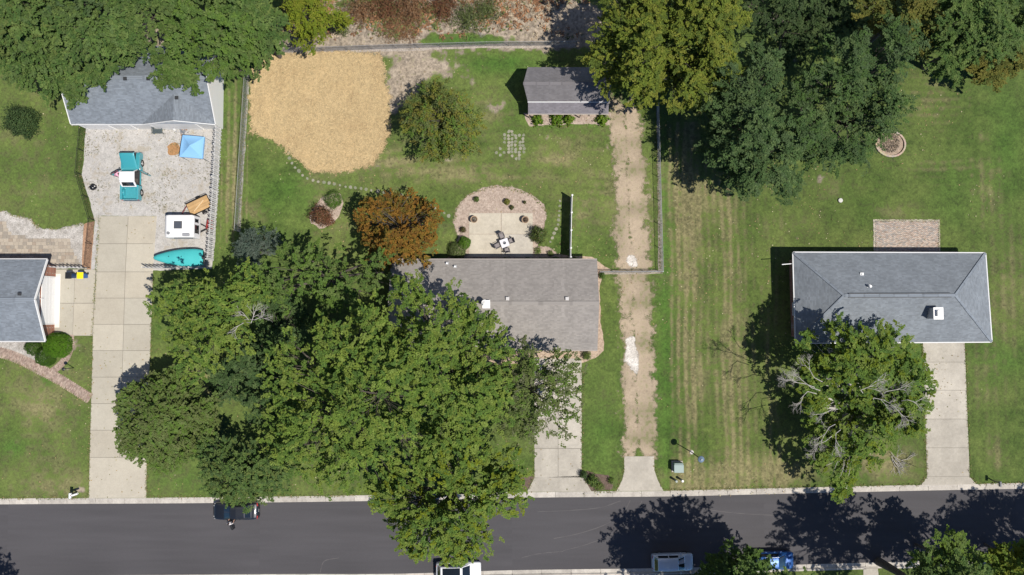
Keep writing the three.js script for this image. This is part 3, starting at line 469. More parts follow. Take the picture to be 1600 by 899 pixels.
function pipeVent(b, p, h = 0.35, r = 0.05) { const v = part(b, 'vent_pipe', cyl(r, r, h, 10, p.x, p.y + h / 2 - 0.05, p.z), whiteTrim); part(v, 'flashing', rbox(0.36, 0.02, 0.36, 0.005, p.x, p.y + 0.03, p.z), metalGrey); return v; }
function boxVent(b, p, m, s = 0.36) { const v = part(b, 'roof_vent', [rbox(s, 0.12, s, 0.02, p.x, p.y + 0.12, p.z), rbox(s * 0.75, 0.1, s * 0.75, 0.01, p.x, p.y + 0.03, p.z)], m); return v; }
// gutters as small channels along an eave
const gutterMat = mat([0.58, 0.59, 0.6], 0.5);
function gutter(b, a, c, m = gutterMat) { part(b, 'gutter', bar(a, c, 0.1, 0.1), m); }
const flat = (p) => p.x !== undefined ? p : p;

{ // middle house: brown gable roof, ridge east-west
  const E = 2.55, RID = 4.15, nw = spot(611, 407, E), ne = spot(933, 406, E), se = spot(931.5, 547, E), x0 = nw.x, x1 = ne.x, z0 = ne.z, z1 = se.z, zr = spot(800, 474, RID).z, o = V((x0 + x1) / 2, 0, (z0 + z1) / 2);
  const b = thing('ranch_house', 'long house with brown gable roof between the leafy trees and the patio', 'house', o), P = (x, y, z) => V(x - o.x, y, z - o.z), e = V(1, 0, 0);
  part(b, 'wall', [box(x1 - x0 - 0.8, 2.5, z1 - z0 - 1.0, 0, 1.25, 0)], brickWall);
  for (const s of [-1, 1]) { const X = s > 0 ? x1 - 0.4 : x0 + 0.4; part(b, 'gable', plate(s > 0 ? [P(X, 2.5, z1 - 0.5), P(X, 2.5, z0 + 0.5), P(X, RID - 0.25, zr)] : [P(X, 2.5, z0 + 0.5), P(X, 2.5, z1 - 0.5), P(X, RID - 0.25, zr)], 0.12), siding); }
  part(b, 'roof_slope', plate([P(x0, E, z1), P(x1, E, z1), P(x1, RID, zr), P(x0, RID, zr)], 0.14, e), roofBrown);
  part(b, 'roof_slope', plate([P(x1, E, z0), P(x0, E, z0), P(x0, RID, zr), P(x1, RID, zr)], 0.14, e), roofBrown);
  part(b, 'ridge_cap', [bar(P(x0, RID + 0.015, zr - 0.09), P(x1, RID + 0.015, zr - 0.09), 0.2, 0.03), bar(P(x0, RID + 0.0, zr + 0.1), P(x1, RID + 0.0, zr + 0.1), 0.2, 0.03)], roofBrown);
  gutter(b, P(x0, E - 0.08, z0 - 0.06), P(x1, E - 0.08, z0 - 0.06), mat([0.30, 0.27, 0.25], 0.6)); gutter(b, P(x0, E - 0.08, z1 + 0.06), P(x1, E - 0.08, z1 + 0.06), mat([0.30, 0.27, 0.25], 0.6));
  const on = (u, v) => { let y = 3.4, p; for (let i = 0; i < 6; i++) { p = spot(u, v, y); const k = p.z > zr ? (z1 - p.z) / (z1 - zr) : (p.z - z0) / (zr - z0); y = lerp(E, RID, clamp(k)); } return P(p.x, y, p.z); };
  for (const [u, v] of [[698, 466], [793, 467], [886, 467]]) boxVent(b, on(u, v), mat([0.5, 0.49, 0.48], 0.6), 0.34);
  for (const [u, v] of [[698.5, 412], [711, 417]]) pipeVent(b, on(u, v), 0.4, 0.09);
  const c = on(758, 474), ch = part(b, 'chimney', [cyl(0.24, 0.24, 0.9, 18, c.x, c.y + 0.5, c.z)], metalGrey); part(ch, 'chimney_cap', [cyl(0.33, 0.33, 0.06, 18, c.x, c.y + 0.97, c.z), place(new THREE.ConeGeometry(0.28, 0.14, 18), c.x, c.y + 1.07, c.z)], vinylWhite); part(ch, 'flashing', rbox(0.78, 0.05, 0.85, 0.01, c.x + 0.1, c.y + 0.02, c.z + 0.1, 0.33, 0, 0), vinylWhite);
  garageDoor(b, 4.8, 2.1, x1 - o.x - 3.6, (z1 - z0) / 2 - 0.48, 0); doorIn(b, -1, (z1 - z0) / 2 - 0.48, 0, mat([0.2, 0.05, 0.04], 0.5)); for (const x of [-8, -5, 2]) windowIn(b, 1.5, 1.2, x, 1.5, (z1 - z0) / 2 - 0.49, 0);
  for (const x of [-6, 0.5, 6.5]) windowIn(b, 1.4, 1.1, x, 1.55, -(z1 - z0) / 2 + 0.49, Math.PI); doorIn(b, 3.4, -(z1 - z0) / 2 + 0.48, Math.PI, vinylWhite); windowIn(b, 1.1, 1.0, (x1 - x0) / 2 - 0.39, 1.55, -1.5, Math.PI / 2);
}
{ // right house: blue-grey hip roof
  const E = 2.6, RID = 4.75, A = spot(1240, 395, E), B = spot(1540, 396, E), C = spot(1550, 534, E), D = spot(1244, 536, E), L = spot(1319.5, 462, RID), Rr = spot(1493, 461.5, RID), o = V((A.x + C.x) / 2, 0, (A.z + C.z) / 2);
  const b = thing('hip_roof_house', 'house with blue grey hip roof beside the wide striped lawn', 'house', o), q = (p) => p.clone().sub(o), [a, bb, c, d, l, r] = [A, B, C, D, L, Rr].map(q), e = V(1, 0, 0);
  const inset = (p, k) => [p.x + Math.sign(-p.x) * k, p.z + Math.sign(-p.z) * k];
  part(b, 'wall', slabOf([a, bb, c, d].map((p) => inset(p, 0.55)), 0, E - 0.12, 0.01), brickWall);
  part(b, 'soffit', slabOf([a, bb, c, d].map((p) => inset(p, 0.05)), E - 0.17, E - 0.13, 0.005), whiteTrim);
  part(b, 'roof_slope', plate([bb, a, l, r], 0.12, e), roofBlue); part(b, 'roof_slope', plate([d, c, r, l], 0.12, e), roofBlue);
  part(b, 'roof_slope', plate([a, d, l], 0.12, V(0, 0, 1)), roofBlue); part(b, 'roof_slope', plate([c, bb, r], 0.12, V(0, 0, 1)), roofBlue);
  for (const [s, t] of [[a, l], [d, l], [bb, r], [c, r]]) part(b, 'hip_cap', bar(s.clone().setY(s.y + 0.012), t.clone().setY(t.y + 0.012), 0.26, 0.03), roofSlate);
  part(b, 'ridge_cap', bar(l.clone().setY(RID + 0.02), r.clone().setY(RID + 0.02), 0.3, 0.03), roofSlate);
  const rv0 = l.clone().lerp(r, 0.04), rv1 = l.clone().lerp(r, 0.965); part(b, 'ridge_vent', [bar(rv0.clone().setY(RID + 0.055), rv1.clone().setY(RID + 0.055), 0.30, 0.035)], roofSlate);
  for (const s of [-1, 1]) part(b, 'vent_slot', bar(rv0.clone().add(V(0, -0.005 + 0.03, s * 0.19)), rv1.clone().add(V(0, -0.005 + 0.03, s * 0.19)), 0.06, 0.04), darkPlastic);
  for (const [s, t, n] of [[a, bb, V(0, 0, -1)], [bb, c, V(1, 0, 0)], [d, c, V(0, 0, 1)], [a, d, V(-1, 0, 0)]]) gutter(b, s.clone().addScaledVector(n, 0.06).setY(E - 0.06), t.clone().addScaledVector(n, 0.06).setY(E - 0.06));
  const on = (u, v) => { let y = 3.6, p; for (let i = 0; i < 6; i++) { p = spot(u, v, y); const k = p.z > L.z ? (C.z - p.z) / (C.z - L.z) : (p.z - A.z) / (L.z - A.z); y = lerp(E, RID, clamp(k)); } return q(p); };
  const ch = on(1456, 494).add(V(0, 0, 0)); const ck = part(b, 'chimney', rbox(0.85, 1.35, 1.05, 0.02, ch.x, ch.y + 0.45, ch.z - 0.25), mat([0.5, 0.5, 0.5], 0.7)); part(ck, 'chimney_cap', rbox(0.98, 0.06, 1.18, 0.02, ch.x, ch.y + 1.14, ch.z - 0.25), vinylWhite); part(ck, 'flue', [rbox(0.5, 0.3, 0.6, 0.02, ch.x, ch.y + 1.3, ch.z - 0.25)], vinylWhite); part(ck, 'flashing', rbox(1.1, 0.04, 1.3, 0.005, ch.x, ch.y - 0.08, ch.z - 0.2, 0.3, 0, 0), vinylWhite);
  pipeVent(b, on(1358, 448), 0.45, 0.12); pipeVent(b, on(1347, 429), 0.2, 0.05);
  const arm = spot(1240, 412, 2.4).sub(o), tip = spot(1222, 413.5, 2.5).sub(o); part(b, 'bracket_arm', rod(arm, tip, 0.045, 8), whiteTrim); 
  garageDoor(b, 3.9, 2.1, (spot(1475, 536).x - o.x), inset(c, 0.5)[1], 0); doorIn(b, 1.0, inset(c, 0.52)[1], 0, mat([0.05, 0.1, 0.16], 0.5)); for (const x of [-6.5, -3]) windowIn(b, 1.5, 1.2, x, 1.5, inset(c, 0.52)[1], 0); for (const x of [-6, 5.5]) windowIn(b, 1.4, 1.1, x, 1.5, inset(a, 0.52)[1], Math.PI); doorIn(b, 0.8, inset(a, 0.52)[1], Math.PI, vinylWhite); windowIn(b, 1.2, 1.0, inset(a, 0.52)[0], 1.5, 1.2, -Math.PI / 2); 
}
{ // left house: gable end with a white garage door
  const E = 2.55, RID = 4.3, ne = spot(73, 405.5, E), se = spot(65.5, 533, E), pk = spot(56, 468, RID), x1 = ne.x, z0 = ne.z, z1 = se.z, zr = pk.z, x0 = x1 - 15, o = V(x1 - 6, 0, zr);
  const b = thing('brick_house', 'brick house with slate blue gable roof and white garage door facing the long drive', 'house', o), P = (x, y, z) => V(x - o.x, y, z - o.z), e = V(1, 0, 0), xw = spot(86, 470).x;
  part(b, 'wall', box(xw - x0 - 0.4, 2.5, z1 - z0 - 0.9, (xw + x0 + 0.4) / 2 - o.x, 1.25, (z0 + z1) / 2 - o.z), brickWall);
  part(b, 'gable', plate([P(xw, 2.5, z1 - 0.45), P(xw, 2.5, z0 + 0.45), P(xw, RID - 0.22, zr)], 0.12), siding);
  part(b, 'roof_slope', plate([P(x0, E, z1), P(x1, E, z1), P(x1, RID, zr), P(x0, RID, zr)], 0.14, e), roofSlate); part(b, 'roof_slope', plate([P(x1, E, z0), P(x0, E, z0), P(x0, RID, zr), P(x1, RID, zr)], 0.14, e), roofSlate);
  part(b, 'ridge_cap', [bar(P(x0, RID + 0.015, zr - 0.09), P(x1, RID + 0.015, zr - 0.09), 0.2, 0.03), bar(P(x0, RID + 0.01, zr + 0.1), P(x1, RID + 0.01, zr + 0.1), 0.2, 0.03)], roofSlate);
  for (const z of [z0, z1]) part(b, 'bargeboard', bar(P(x1 + 0.03, E - 0.03, z), P(x1 + 0.03, RID - 0.03, zr), 0.06, 0.24), whiteTrim);
  gutter(b, P(x0, E - 0.08, z1 + 0.06), P(x1, E - 0.08, z1 + 0.06)); gutter(b, P(x0, E - 0.08, z0 - 0.06), P(x1, E - 0.08, z0 - 0.06), mat([0.5, 0.5, 0.5], 0.5));
  garageDoor(b, 4.75, 2.15, xw - o.x + 0.03, spot(84, 470).z - o.z, Math.PI / 2); 
  part(b, 'wall_lamp', [cyl(0.07, 0.05, 0.2, 8, xw - o.x + 0.14, 2.35, -0.1), box(0.12, 0.05, 0.06, xw - o.x + 0.06, 2.4, -0.1)], whiteTrim);
  part(b, 'footing', box(0.5, 0.06, 5.6, xw - o.x + 0.26, 0.02, spot(84, 470).z - o.z), mat([0.66, 0.63, 0.57], 0.8));
  const vp = spot(30, 459.5, 4.2); boxVent(b, P(vp.x, 4.1, vp.z), darkPlastic, 0.32);
  windowIn(b, 1.4, 1.1, -4.5, 1.5, z1 - 0.44 - o.z, 0); windowIn(b, 1.4, 1.1, -5, 1.5, z0 + 0.44 - o.z, Math.PI);
}
{ // detached garage with a cross gable
  const E = 2.6, RID = 4.9, sw = spot(110.5, 195, E), se = spot(336, 192.5, E), x0 = sw.x, x1 = se.x, z1 = (sw.z + se.z) / 2, zr = spot(200, 121, RID).z, z0 = 2 * zr - z1, o = V((x0 + x1) / 2, 0, (z0 + z1) / 2);
  const b = thing('detached_garage', 'white sided detached garage with slate roof beside the gravel yard', 'garage', o), P = (x, y, z) => V(x - o.x, y, z - o.z), e = V(1, 0, 0);
  part(b, 'wall', box(x1 - x0 - 0.5, 2.5, z1 - z0 - 0.3, 0, 1.25, 0), siding);
  for (const s of [-1, 1]) { const X = s > 0 ? x1 - 0.25 : x0 + 0.25; part(b, 'gable', plate(s > 0 ? [P(X, 2.5, z1 - 0.16), P(X, 2.5, z0 + 0.16), P(X, RID - 0.18, zr)] : [P(X, 2.5, z0 + 0.16), P(X, 2.5, z1 - 0.16), P(X, RID - 0.18, zr)], 0.12), siding); }
  part(b, 'roof_slope', plate([P(x0, E, z1), P(x1, E, z1), P(x1, RID, zr), P(x0, RID, zr)], 0.14, e), roofSlate); part(b, 'roof_slope', plate([P(x1, E, z0), P(x0, E, z0), P(x0, RID, zr), P(x1, RID, zr)], 0.14, e), roofSlate);
  part(b, 'ridge_cap', [bar(P(x0, RID + 0.015, zr - 0.09), P(x1, RID + 0.015, zr - 0.09), 0.2, 0.03), bar(P(x0, RID + 0.01, zr + 0.1), P(x1, RID + 0.01, zr + 0.1), 0.2, 0.03)], roofSlate);
  // cross gable over the wide doors
  const g0 = spot(222.5, 193, E).x, g1 = x1 - 0.02, gm = spot(270.5, 187, 4.1).x, G = 4.1, zf = z1 + 0.06, zb = z1 - (z1 - zr) * (G - E) / (RID - E), y2 = E + 0.02;
  part(b, 'roof_slope', plate([P(g0, y2, zf), P(gm, G, zf), P(gm, G, zb), P(g0, y2, z1 - 0.02)], 0.12, V(0, 0, 1)), roofSlate); part(b, 'roof_slope', plate([P(gm, G, zf), P(g1, y2, zf), P(g1, y2, z1 - 0.02), P(gm, G, zb)], 0.12, V(0, 0, 1)), roofSlate);
  part(b, 'gable', plate([P(g0 + 0.2, 2.45, z1 - 0.13), P(g1 - 0.25, 2.45, z1 - 0.13), P(gm, G - 0.14, z1 - 0.13)], 0.1), siding);
  for (const [s, t] of [[g0, gm], [g1, gm]]) part(b, 'bargeboard', bar(P(s, y2 - 0.03, zf + 0.03), P(t, G - 0.03, zf + 0.03), 0.05, 0.2), whiteTrim);
  gutter(b, P(x0, E - 0.08, z1 + 0.06), P(g0, E - 0.08, z1 + 0.06));
  for (const z of [z0, z1]) for (const x of [x0 - 0.03, x1 + 0.03]) part(b, 'bargeboard', bar(P(x, E - 0.03, z), P(x, RID - 0.03, zr), 0.06, 0.2), whiteTrim);
  const on = (u, v) => { let y = 3.6, p; for (let i = 0; i < 6; i++) { p = spot(u, v, y); y = lerp(E, RID, clamp((z1 - p.z) / (z1 - zr))); } return P(p.x, y, p.z); };
  for (const [u, v] of [[196, 123.5], [232, 123.5]]) boxVent(b, on(u, v), darkPlastic, 0.34); { const p = spot(276, 153, 4.05); boxVent(b, P(p.x, 4.0, p.z), darkPlastic, 0.34); }
  garageDoor(b, 2.7, 2.1, spot(160, 199).x - o.x, (z1 - z0) / 2 - 0.12, 0); garageDoor(b, 4.6, 2.15, spot(283, 199).x - o.x, (z1 - z0) / 2 - 0.12, 0); doorIn(b, spot(208, 199).x - o.x, (z1 - z0) / 2 - 0.12, 0, vinylWhite);
}
{ // garden shed with a prow gable and a porch roof
  const E = 2.2, RID = 3.7, ne = spot(952, 105, E), nw = spot(824.5, 105, E), zr = spot(818, 130.5, RID).z, z0 = nw.z, z1 = spot(826, 158.5, E).z, x0 = nw.x, x1 = ne.x, xp = spot(817.5, 130.5, RID).x, o = V((x0 + x1) / 2, 0, (z0 + z1) / 2);
  const b = thing('garden_shed', 'dark roofed garden shed with a lean-to porch beside the big yellowing tree', 'shed', o), P = (x, y, z) => V(x - o.x, y, z - o.z), e = V(1, 0, 0);
  part(b, 'wall', box(x1 - x0 - 0.5, 2.2, z1 - z0 - 0.5, 0, 1.1, 0), mat([0.30, 0.22, 0.16], 0.9));
  part(b, 'gable', plate([P(x0 + 0.24, 2.15, z0 + 0.25), P(x0 + 0.24, 2.15, z1 - 0.25), P(x0 + 0.24, RID - 0.15, zr)], 0.08), mat([0.30, 0.22, 0.16], 0.9)); part(b, 'gable', plate([P(x1 - 0.24, 2.15, z1 - 0.25), P(x1 - 0.24, 2.15, z0 + 0.25), P(x1 - 0.24, RID - 0.15, zr)], 0.08), mat([0.30, 0.22, 0.16], 0.9));
  part(b, 'roof_slope', plate([P(x0, E, z1), P(x1, E, z1), P(x1, RID, zr), P(xp, RID, zr)], 0.1, e), roofShed); part(b, 'roof_slope', plate([P(x1, E, z0), P(x0, E, z0), P(xp, RID, zr), P(x1, RID, zr)], 0.1, e), roofShed);
  part(b, 'ridge_cap', [bar(P(xp, RID + 0.01, zr - 0.07), P(x1, RID + 0.01, zr - 0.07), 0.16, 0.025), bar(P(xp, RID + 0.005, zr + 0.08), P(x1, RID + 0.005, zr + 0.08), 0.16, 0.025)], roofShed);
  gutter(b, P(x0, E - 0.02, z1 + 0.07), P(x1, E - 0.02, z1 + 0.07));
  const z2 = spot(826, 178, 1.85).z; part(b, 'porch_roof', plate([P(x0 + 0.05, 1.85, z2), P(x1 - 0.05, 1.85, z2), P(x1 - 0.05, E - 0.1, z1 + 0.02), P(x0 + 0.05, E - 0.1, z1 + 0.02)], 0.07, e), tinted(roofShed, [1.05, 1.05, 1.12]));
  part(b, 'fascia', bar(P(x0 + 0.05, 1.8, z2 + 0.03), P(x1 - 0.05, 1.8, z2 + 0.03), 0.05, 0.12), mat([0.5, 0.45, 0.4], 0.7)); for (let i = 0; i < 4; i++) { const x = lerp(x0 + 0.2, x1 - 0.2, i / 3); part(b, 'porch_post', rbox(0.1, 1.78, 0.1, 0.01, x - o.x, 0.89, z2 - 0.12 - o.z), mat([0.3, 0.25, 0.2], 0.9)); }
  doorIn(b, 1, z1 - 0.22 - o.z, 0, mat([0.25, 0.2, 0.15], 0.7)); windowIn(b, 0.9, 0.7, -2, 1.3, z1 - 0.23 - o.z, 0);
}
// ------------------------------------------------------------------ foliage
class Leaves {
  constructor() { this.cap = 4096; this.p = new Float32Array(this.cap * 12); this.n = new Float32Array(this.cap * 12); this.c = new Float32Array(this.cap * 12); this.k = 0; }
  grow() { this.cap *= 2; for (const q of ['p', 'n', 'c']) { const a = new Float32Array(this.cap * 12); a.set(this[q]); this[q] = a; } }
  add(c, d, n, len, wid, col) { // a leaf-shaped pair of faces folded along its midrib
    if (this.k / 4 >= this.cap) this.grow();
    const sx = d.y * n.z - d.z * n.y, sy = d.z * n.x - d.x * n.z, sz = d.x * n.y - d.y * n.x, h = len / 2, w = wid / 2, f = w * 0.35, P = this.p, N = this.n, C = this.c, o = this.k * 3, a = 0.35;
    P[o] = c.x - d.x * h; P[o + 1] = c.y - d.y * h; P[o + 2] = c.z - d.z * h; P[o + 3] = c.x + d.x * h; P[o + 4] = c.y + d.y * h; P[o + 5] = c.z + d.z * h;
    P[o + 6] = c.x + sx * w - n.x * f; P[o + 7] = c.y + sy * w - n.y * f; P[o + 8] = c.z + sz * w - n.z * f; P[o + 9] = c.x - sx * w - n.x * f; P[o + 10] = c.y - sy * w - n.y * f; P[o + 11] = c.z - sz * w - n.z * f;
    for (let q = 0; q < 2; q++) { N[o + q * 3] = n.x; N[o + q * 3 + 1] = n.y; N[o + q * 3 + 2] = n.z; const g = q ? -a : a; N[o + 6 + q * 3] = n.x + sx * g; N[o + 7 + q * 3] = n.y + sy * g; N[o + 8 + q * 3] = n.z + sz * g; }
    for (let q = 0; q < 12; q += 3) { C[o + q] = col[0]; C[o + q + 1] = col[1]; C[o + q + 2] = col[2]; }
    this.k += 4;
  }
  geometry() { const g = new THREE.BufferGeometry(), m = this.k * 3, idx = new Uint32Array(this.k / 4 * 6); for (let k = 0, i = 0; k < this.k; k += 4, i += 6) { idx[i] = k; idx[i + 1] = k + 1; idx[i + 2] = k + 3; idx[i + 3] = k; idx[i + 4] = k + 2; idx[i + 5] = k + 1; } g.setAttribute('position', new THREE.BufferAttribute(this.p.slice(0, m), 3)); g.setAttribute('normal', new THREE.BufferAttribute(this.n.slice(0, m), 3)); g.setAttribute('color', new THREE.BufferAttribute(this.c.slice(0, m), 3)); g.setIndex(new THREE.BufferAttribute(idx, 1)); g.normalizeNormals(); return g; }
}
const leafMat = new THREE.MeshPhysicalMaterial({ color: 0xffffff, vertexColors: true, roughness: 0.9, specularIntensity: 0.2, side: THREE.DoubleSide, transmission: 0.4, thickness: 0 });
const needleMat = new THREE.MeshStandardMaterial({ color: 0xffffff, vertexColors: true, roughness: 0.8, side: THREE.DoubleSide });
const bark = mat(metres(mottled([0.115, 0.10, 0.082], [0.07, 0.06, 0.05], 1.4, 0.3, 128, 8, 70), 0.8), 1), greyBark = mat(metres(mottled([0.46, 0.44, 0.41], [0.33, 0.315, 0.29], 1.4, 0.3, 128, 8, 71), 0.8), 1);
const COL = {
  maple: [[0.160, 0.244, 0.042], [0.124, 0.206, 0.038], [0.202, 0.272, 0.058], [0.102, 0.180, 0.038], [0.184, 0.248, 0.044]],
  lime: [[0.185, 0.230, 0.020], [0.150, 0.205, 0.02], [0.22, 0.24, 0.03]],
  green: [[0.108, 0.178, 0.044], [0.080, 0.146, 0.038], [0.142, 0.208, 0.058], [0.108, 0.168, 0.052]],
  deep: [[0.082, 0.140, 0.046], [0.062, 0.114, 0.038], [0.115, 0.175, 0.062], [0.088, 0.140, 0.056]],
  olive: [[0.125, 0.168, 0.046], [0.098, 0.138, 0.040], [0.152, 0.188, 0.066], [0.16, 0.18, 0.09]],
  yellow: [[0.172, 0.214, 0.030], [0.138, 0.186, 0.028], [0.205, 0.228, 0.038], [0.112, 0.158, 0.030]],
  orange: [[0.250, 0.125, 0.022], [0.18, 0.098, 0.022], [0.21, 0.145, 0.025], [0.14, 0.12, 0.025], [0.28, 0.155, 0.03]],
  blue: [[0.100, 0.140, 0.105], [0.080, 0.115, 0.09], [0.13, 0.165, 0.13]],
  golden: [[0.150, 0.160, 0.034], [0.118, 0.134, 0.030], [0.185, 0.178, 0.04]],
  rust: [[0.20, 0.085, 0.045], [0.15, 0.075, 0.04], [0.12, 0.095, 0.04], [0.24, 0.12, 0.07]],
  dryleaf: [[0.27, 0.15, 0.075], [0.22, 0.13, 0.07], [0.32, 0.22, 0.13], [0.19, 0.10, 0.05]],
  bright: [[0.095, 0.215, 0.012], [0.075, 0.18, 0.012], [0.12, 0.24, 0.02]],
};
const up = V(0, 1, 0);
function randDir(r) { const a = r() * 6.283, z = r() * 2 - 1, q = Math.sqrt(1 - z * z); return V(q * Math.cos(a), z, q * Math.sin(a)); }
// one leafy bough: sprays along an axis that points outwards, leaves round each spray
function bough(L, r, c, out, R, o, cols) {
  const side = V(-out.z, 0, out.x), ns = Math.max(4, Math.round(o.sprays * (0.7 + 0.6 * r()))), tone = 0.88 + r() * 0.24, t = V(), d = V(), n = V();
  for (let s = 0; s < ns; s++) {
    const a = (r() * 2 - 1) * 1.15, b = (r() * 2 - 1) * (0.95 - 0.35 * Math.abs(a)), y = (r() - 0.5) * 0.5 - a * 0.14;
    const sx = c.x + out.x * a * R + side.x * b * R, sy = c.y + y * R * o.flat, sz = c.z + out.z * a * R + side.z * b * R, ang = Math.atan2(out.z, out.x) + (r() - 0.5) * 2.2 + b * 0.8, ca = Math.cos(ang), sa = Math.sin(ang), sl = o.sprayLen * (0.7 + 0.6 * r()), droop = o.droop * (0.5 + r());
    const sc = cols[r() * cols.length | 0];
    for (let q = 0; q < o.leaves; q++) {
      const f = (q + r()) / o.leaves * 2 - 1, w = (r() - 0.5) * sl * 0.75 * (1.15 - 0.5 * f);
      t.set(sx + ca * f * sl - sa * w, sy - droop * (f + 1) * sl * 0.4 + (r() - 0.5) * 0.12 * R, sz + sa * f * sl + ca * w);
      const la = ang + (w > 0 ? 0.8 : -0.8) * (0.4 + r()) ; n.set((r() - 0.5) * o.tilt + out.x * 0.18, 1, (r() - 0.5) * o.tilt + out.z * 0.18).normalize();
      d.set(Math.cos(la), -droop * 0.5 + (r() - 0.5) * 0.4, Math.sin(la)); d.addScaledVector(n, -d.dot(n)).normalize();
      const k = tone * (0.78 + r() * 0.44), ln = o.leaf * (0.7 + r() * 0.6); L.add(t, d, n, ln, ln * o.wide, [sc[0] * k, sc[1] * k, sc[2] * k]);
    }
  }
}
function limb(a, b, r0, r1, n = 6, sag = 0.15, seed = 1) { // tapered, slightly bent
  const r = rng(seed), m = a.clone().lerp(b, 0.5).add(V((r() - 0.5) * sag * 2, sag * a.distanceTo(b) * 0.3, (r() - 0.5) * sag * 2)), c = new THREE.QuadraticBezierCurve3(a, m, b), g = new THREE.TubeGeometry(c, 4, 1, n), p = g.attributes.position;
  for (let i = 0; i <= 4; i++) { const q = c.getPoint(i / 4), k = lerp(r0, r1, i / 4); for (let j = 0; j <= n; j++) { const e = i * (n + 1) + j; p.setXYZ(e, q.x + (p.getX(e) - q.x) * k, q.y + (p.getY(e) - q.y) * k, q.z + (p.getZ(e) - q.z) * k); } }
  g.computeVertexNormals(); return g;
}
function twigs(out, r, a, dir, len, rad, depth) { // bare dead wood
  const b = a.clone().addScaledVector(dir, len); out.push(rod(a, b, rad, depth > 1 ? 5 : 3, rad * 0.6)); if (depth === 0) return;
  const k = 2 + (r() < 0.6 ? 1 : 0); for (let i = 0; i < k; i++) { const d = dir.clone().add(randDir(r).multiplyScalar(0.75)).normalize(); d.y = d.y * 0.6 + 0.05; twigs(out, r, a.clone().lerp(b, 0.45 + 0.55 * r()), d.normalize(), len * (0.6 + 0.25 * r()), rad * 0.72, depth - 1); }
}
const STYLE = { sprays: 7, sprayLen: 0.34, leaves: 26, leaf: 0.18, wide: 0.72, droop: 0.35, tilt: 1.15, flat: 0.9, R: 0.85, cover: 2.4, rise: 0.78, relief: 3.6 };
let treeSeed = 1000;
function tree(name, label, category, lobes, cols, opt = {}) {
  const o = { ...STYLE, ...opt }, r = rng(treeSeed += 17), C = lobes.map(([u, v, h, rad]) => ({ c: spot(u, v, h), R: rad / 15 * (HEIGHT - h) / HEIGHT }));
  let bx = 0, bz = 0, tw = 0; for (const l of C) { const w = l.R * l.R; bx += l.c.x * w; bz += l.c.z * w; tw += w; }
  const base = o.base ? spot(...o.base) : V(bx / tw, 0, bz / tw), t = thing(name, label, category, base, 0, o.group), L = new Leaves(), wood = [], big = Math.max(...C.map((l) => l.R)), mean = C.reduce((s, l) => s + l.c.y, 0) / C.length;
  const total = Math.sqrt(C.reduce((s, l) => s + l.R * l.R, 0)), tr = o.trunk ?? clamp(total * 0.055, 0.08, 0.5), fork = mean * 0.42, spots = [];
  const trunk = part(t, 'trunk', limb(V(0, -0.1, 0), V((r() - 0.5) * 0.4, fork, (r() - 0.5) * 0.4), tr * 1.25, tr * 0.8, 9, 0.05, treeSeed), o.bark ?? bark); void trunk; const top = V(0, fork, 0);
  C.forEach((l, li) => {
    const lc = l.c.clone().sub(base), end = lc.clone().setY(Math.max(fork + 0.2, lc.y - l.R * 0.5 - 0.3)); part(t, 'limb', limb(top, end, tr * 0.55, tr * 0.22, 6, 0.3, treeSeed + li), o.bark ?? bark);
    const n = Math.round(o.cover * l.R * l.R / (o.R * o.R)), ph = r() * 6.28, ph2 = r() * 6.28; let tries = 0, made = 0;
    while (made < n && tries++ < n * 8) {
      const a = r() * 6.283, edge = 1 + 0.10 * Math.sin(3 * a + ph) + 0.07 * Math.sin(5 * a + ph2), q = Math.sqrt(r()) * 0.96, rad = q * l.R * edge, dome = Math.sqrt(Math.max(0, 1 - q * q)), hi = r() < 0.72, nz = vn((lc.x + base.x + Math.cos(a) * rad) * 0.42 + 99, (lc.z + base.z + Math.sin(a) * rad) * 0.42 + 99, 256, 7); if (hi && nz < 0.33 && l.R > 1.6) continue;
      const y = lc.y + l.R * o.rise * (hi ? dome * (0.55 + 0.45 * r()) : dome * (r() * 0.6 - 0.25)) + (r() - 0.5) * 0.4 - q * q * 0.25 * l.R * 0.5 + (nz - 0.6) * o.relief * Math.min(1, l.R / 3), p = V(lc.x + Math.cos(a) * rad, y, lc.z + Math.sin(a) * rad);
      let ok = true; for (const s of spots) { const dx = s.x - p.x, dy = (s.y - p.y) * 1.3, dz = s.z - p.z; if (dx * dx + dy * dy + dz * dz < (o.R * 0.86) ** 2) { ok = false; break; } }
      if (!ok || (o.hole && o.hole(p.clone().add(base)))) continue; spots.push(p); made++;
      const od = V(p.x * 0.5 + Math.cos(a) * l.R * 0.6, 0, p.z * 0.5 + Math.sin(a) * l.R * 0.6).normalize();
      bough(L, r, p, od, o.R * (0.8 + 0.4 * r()), o, cols); if (o.R > 0.3) wood.push(limb(top.clone().lerp(end, 0.45 + 0.55 * r()), p.clone().setY(p.y - 0.15), Math.min(0.05, tr * 0.12), 0.01, 4, 0.5, treeSeed + made * 7));
    }
  });
  if (wood.length) part(t, 'branches', wood, o.bark ?? bark, { kind: 'stuff' });
  part(t, 'crown', L.geometry(), o.mat ?? leafMat, { kind: 'stuff' });
  for (const [u, v, h, len, au, dep = 3] of o.dead ?? []) { const w = []; const p = spot(u, v, h).sub(base); const d = V(Math.cos(au), 0.12, Math.sin(au)).normalize(); const rr = rng(treeSeed + u); twigs(w, rr, p, d, len * 0.62, 0.034, dep + 1); w.push(rod(V(p.x * 0.86, h - 0.5, p.z * 0.86), p, 0.04, 5, 0.03)); part(t, 'dead_branch', w, greyBark); }
  t.userData.leafCount = undefined; delete t.userData.leafCount; leafTotal += L.k / 4; return t;
}
let leafTotal = 0;
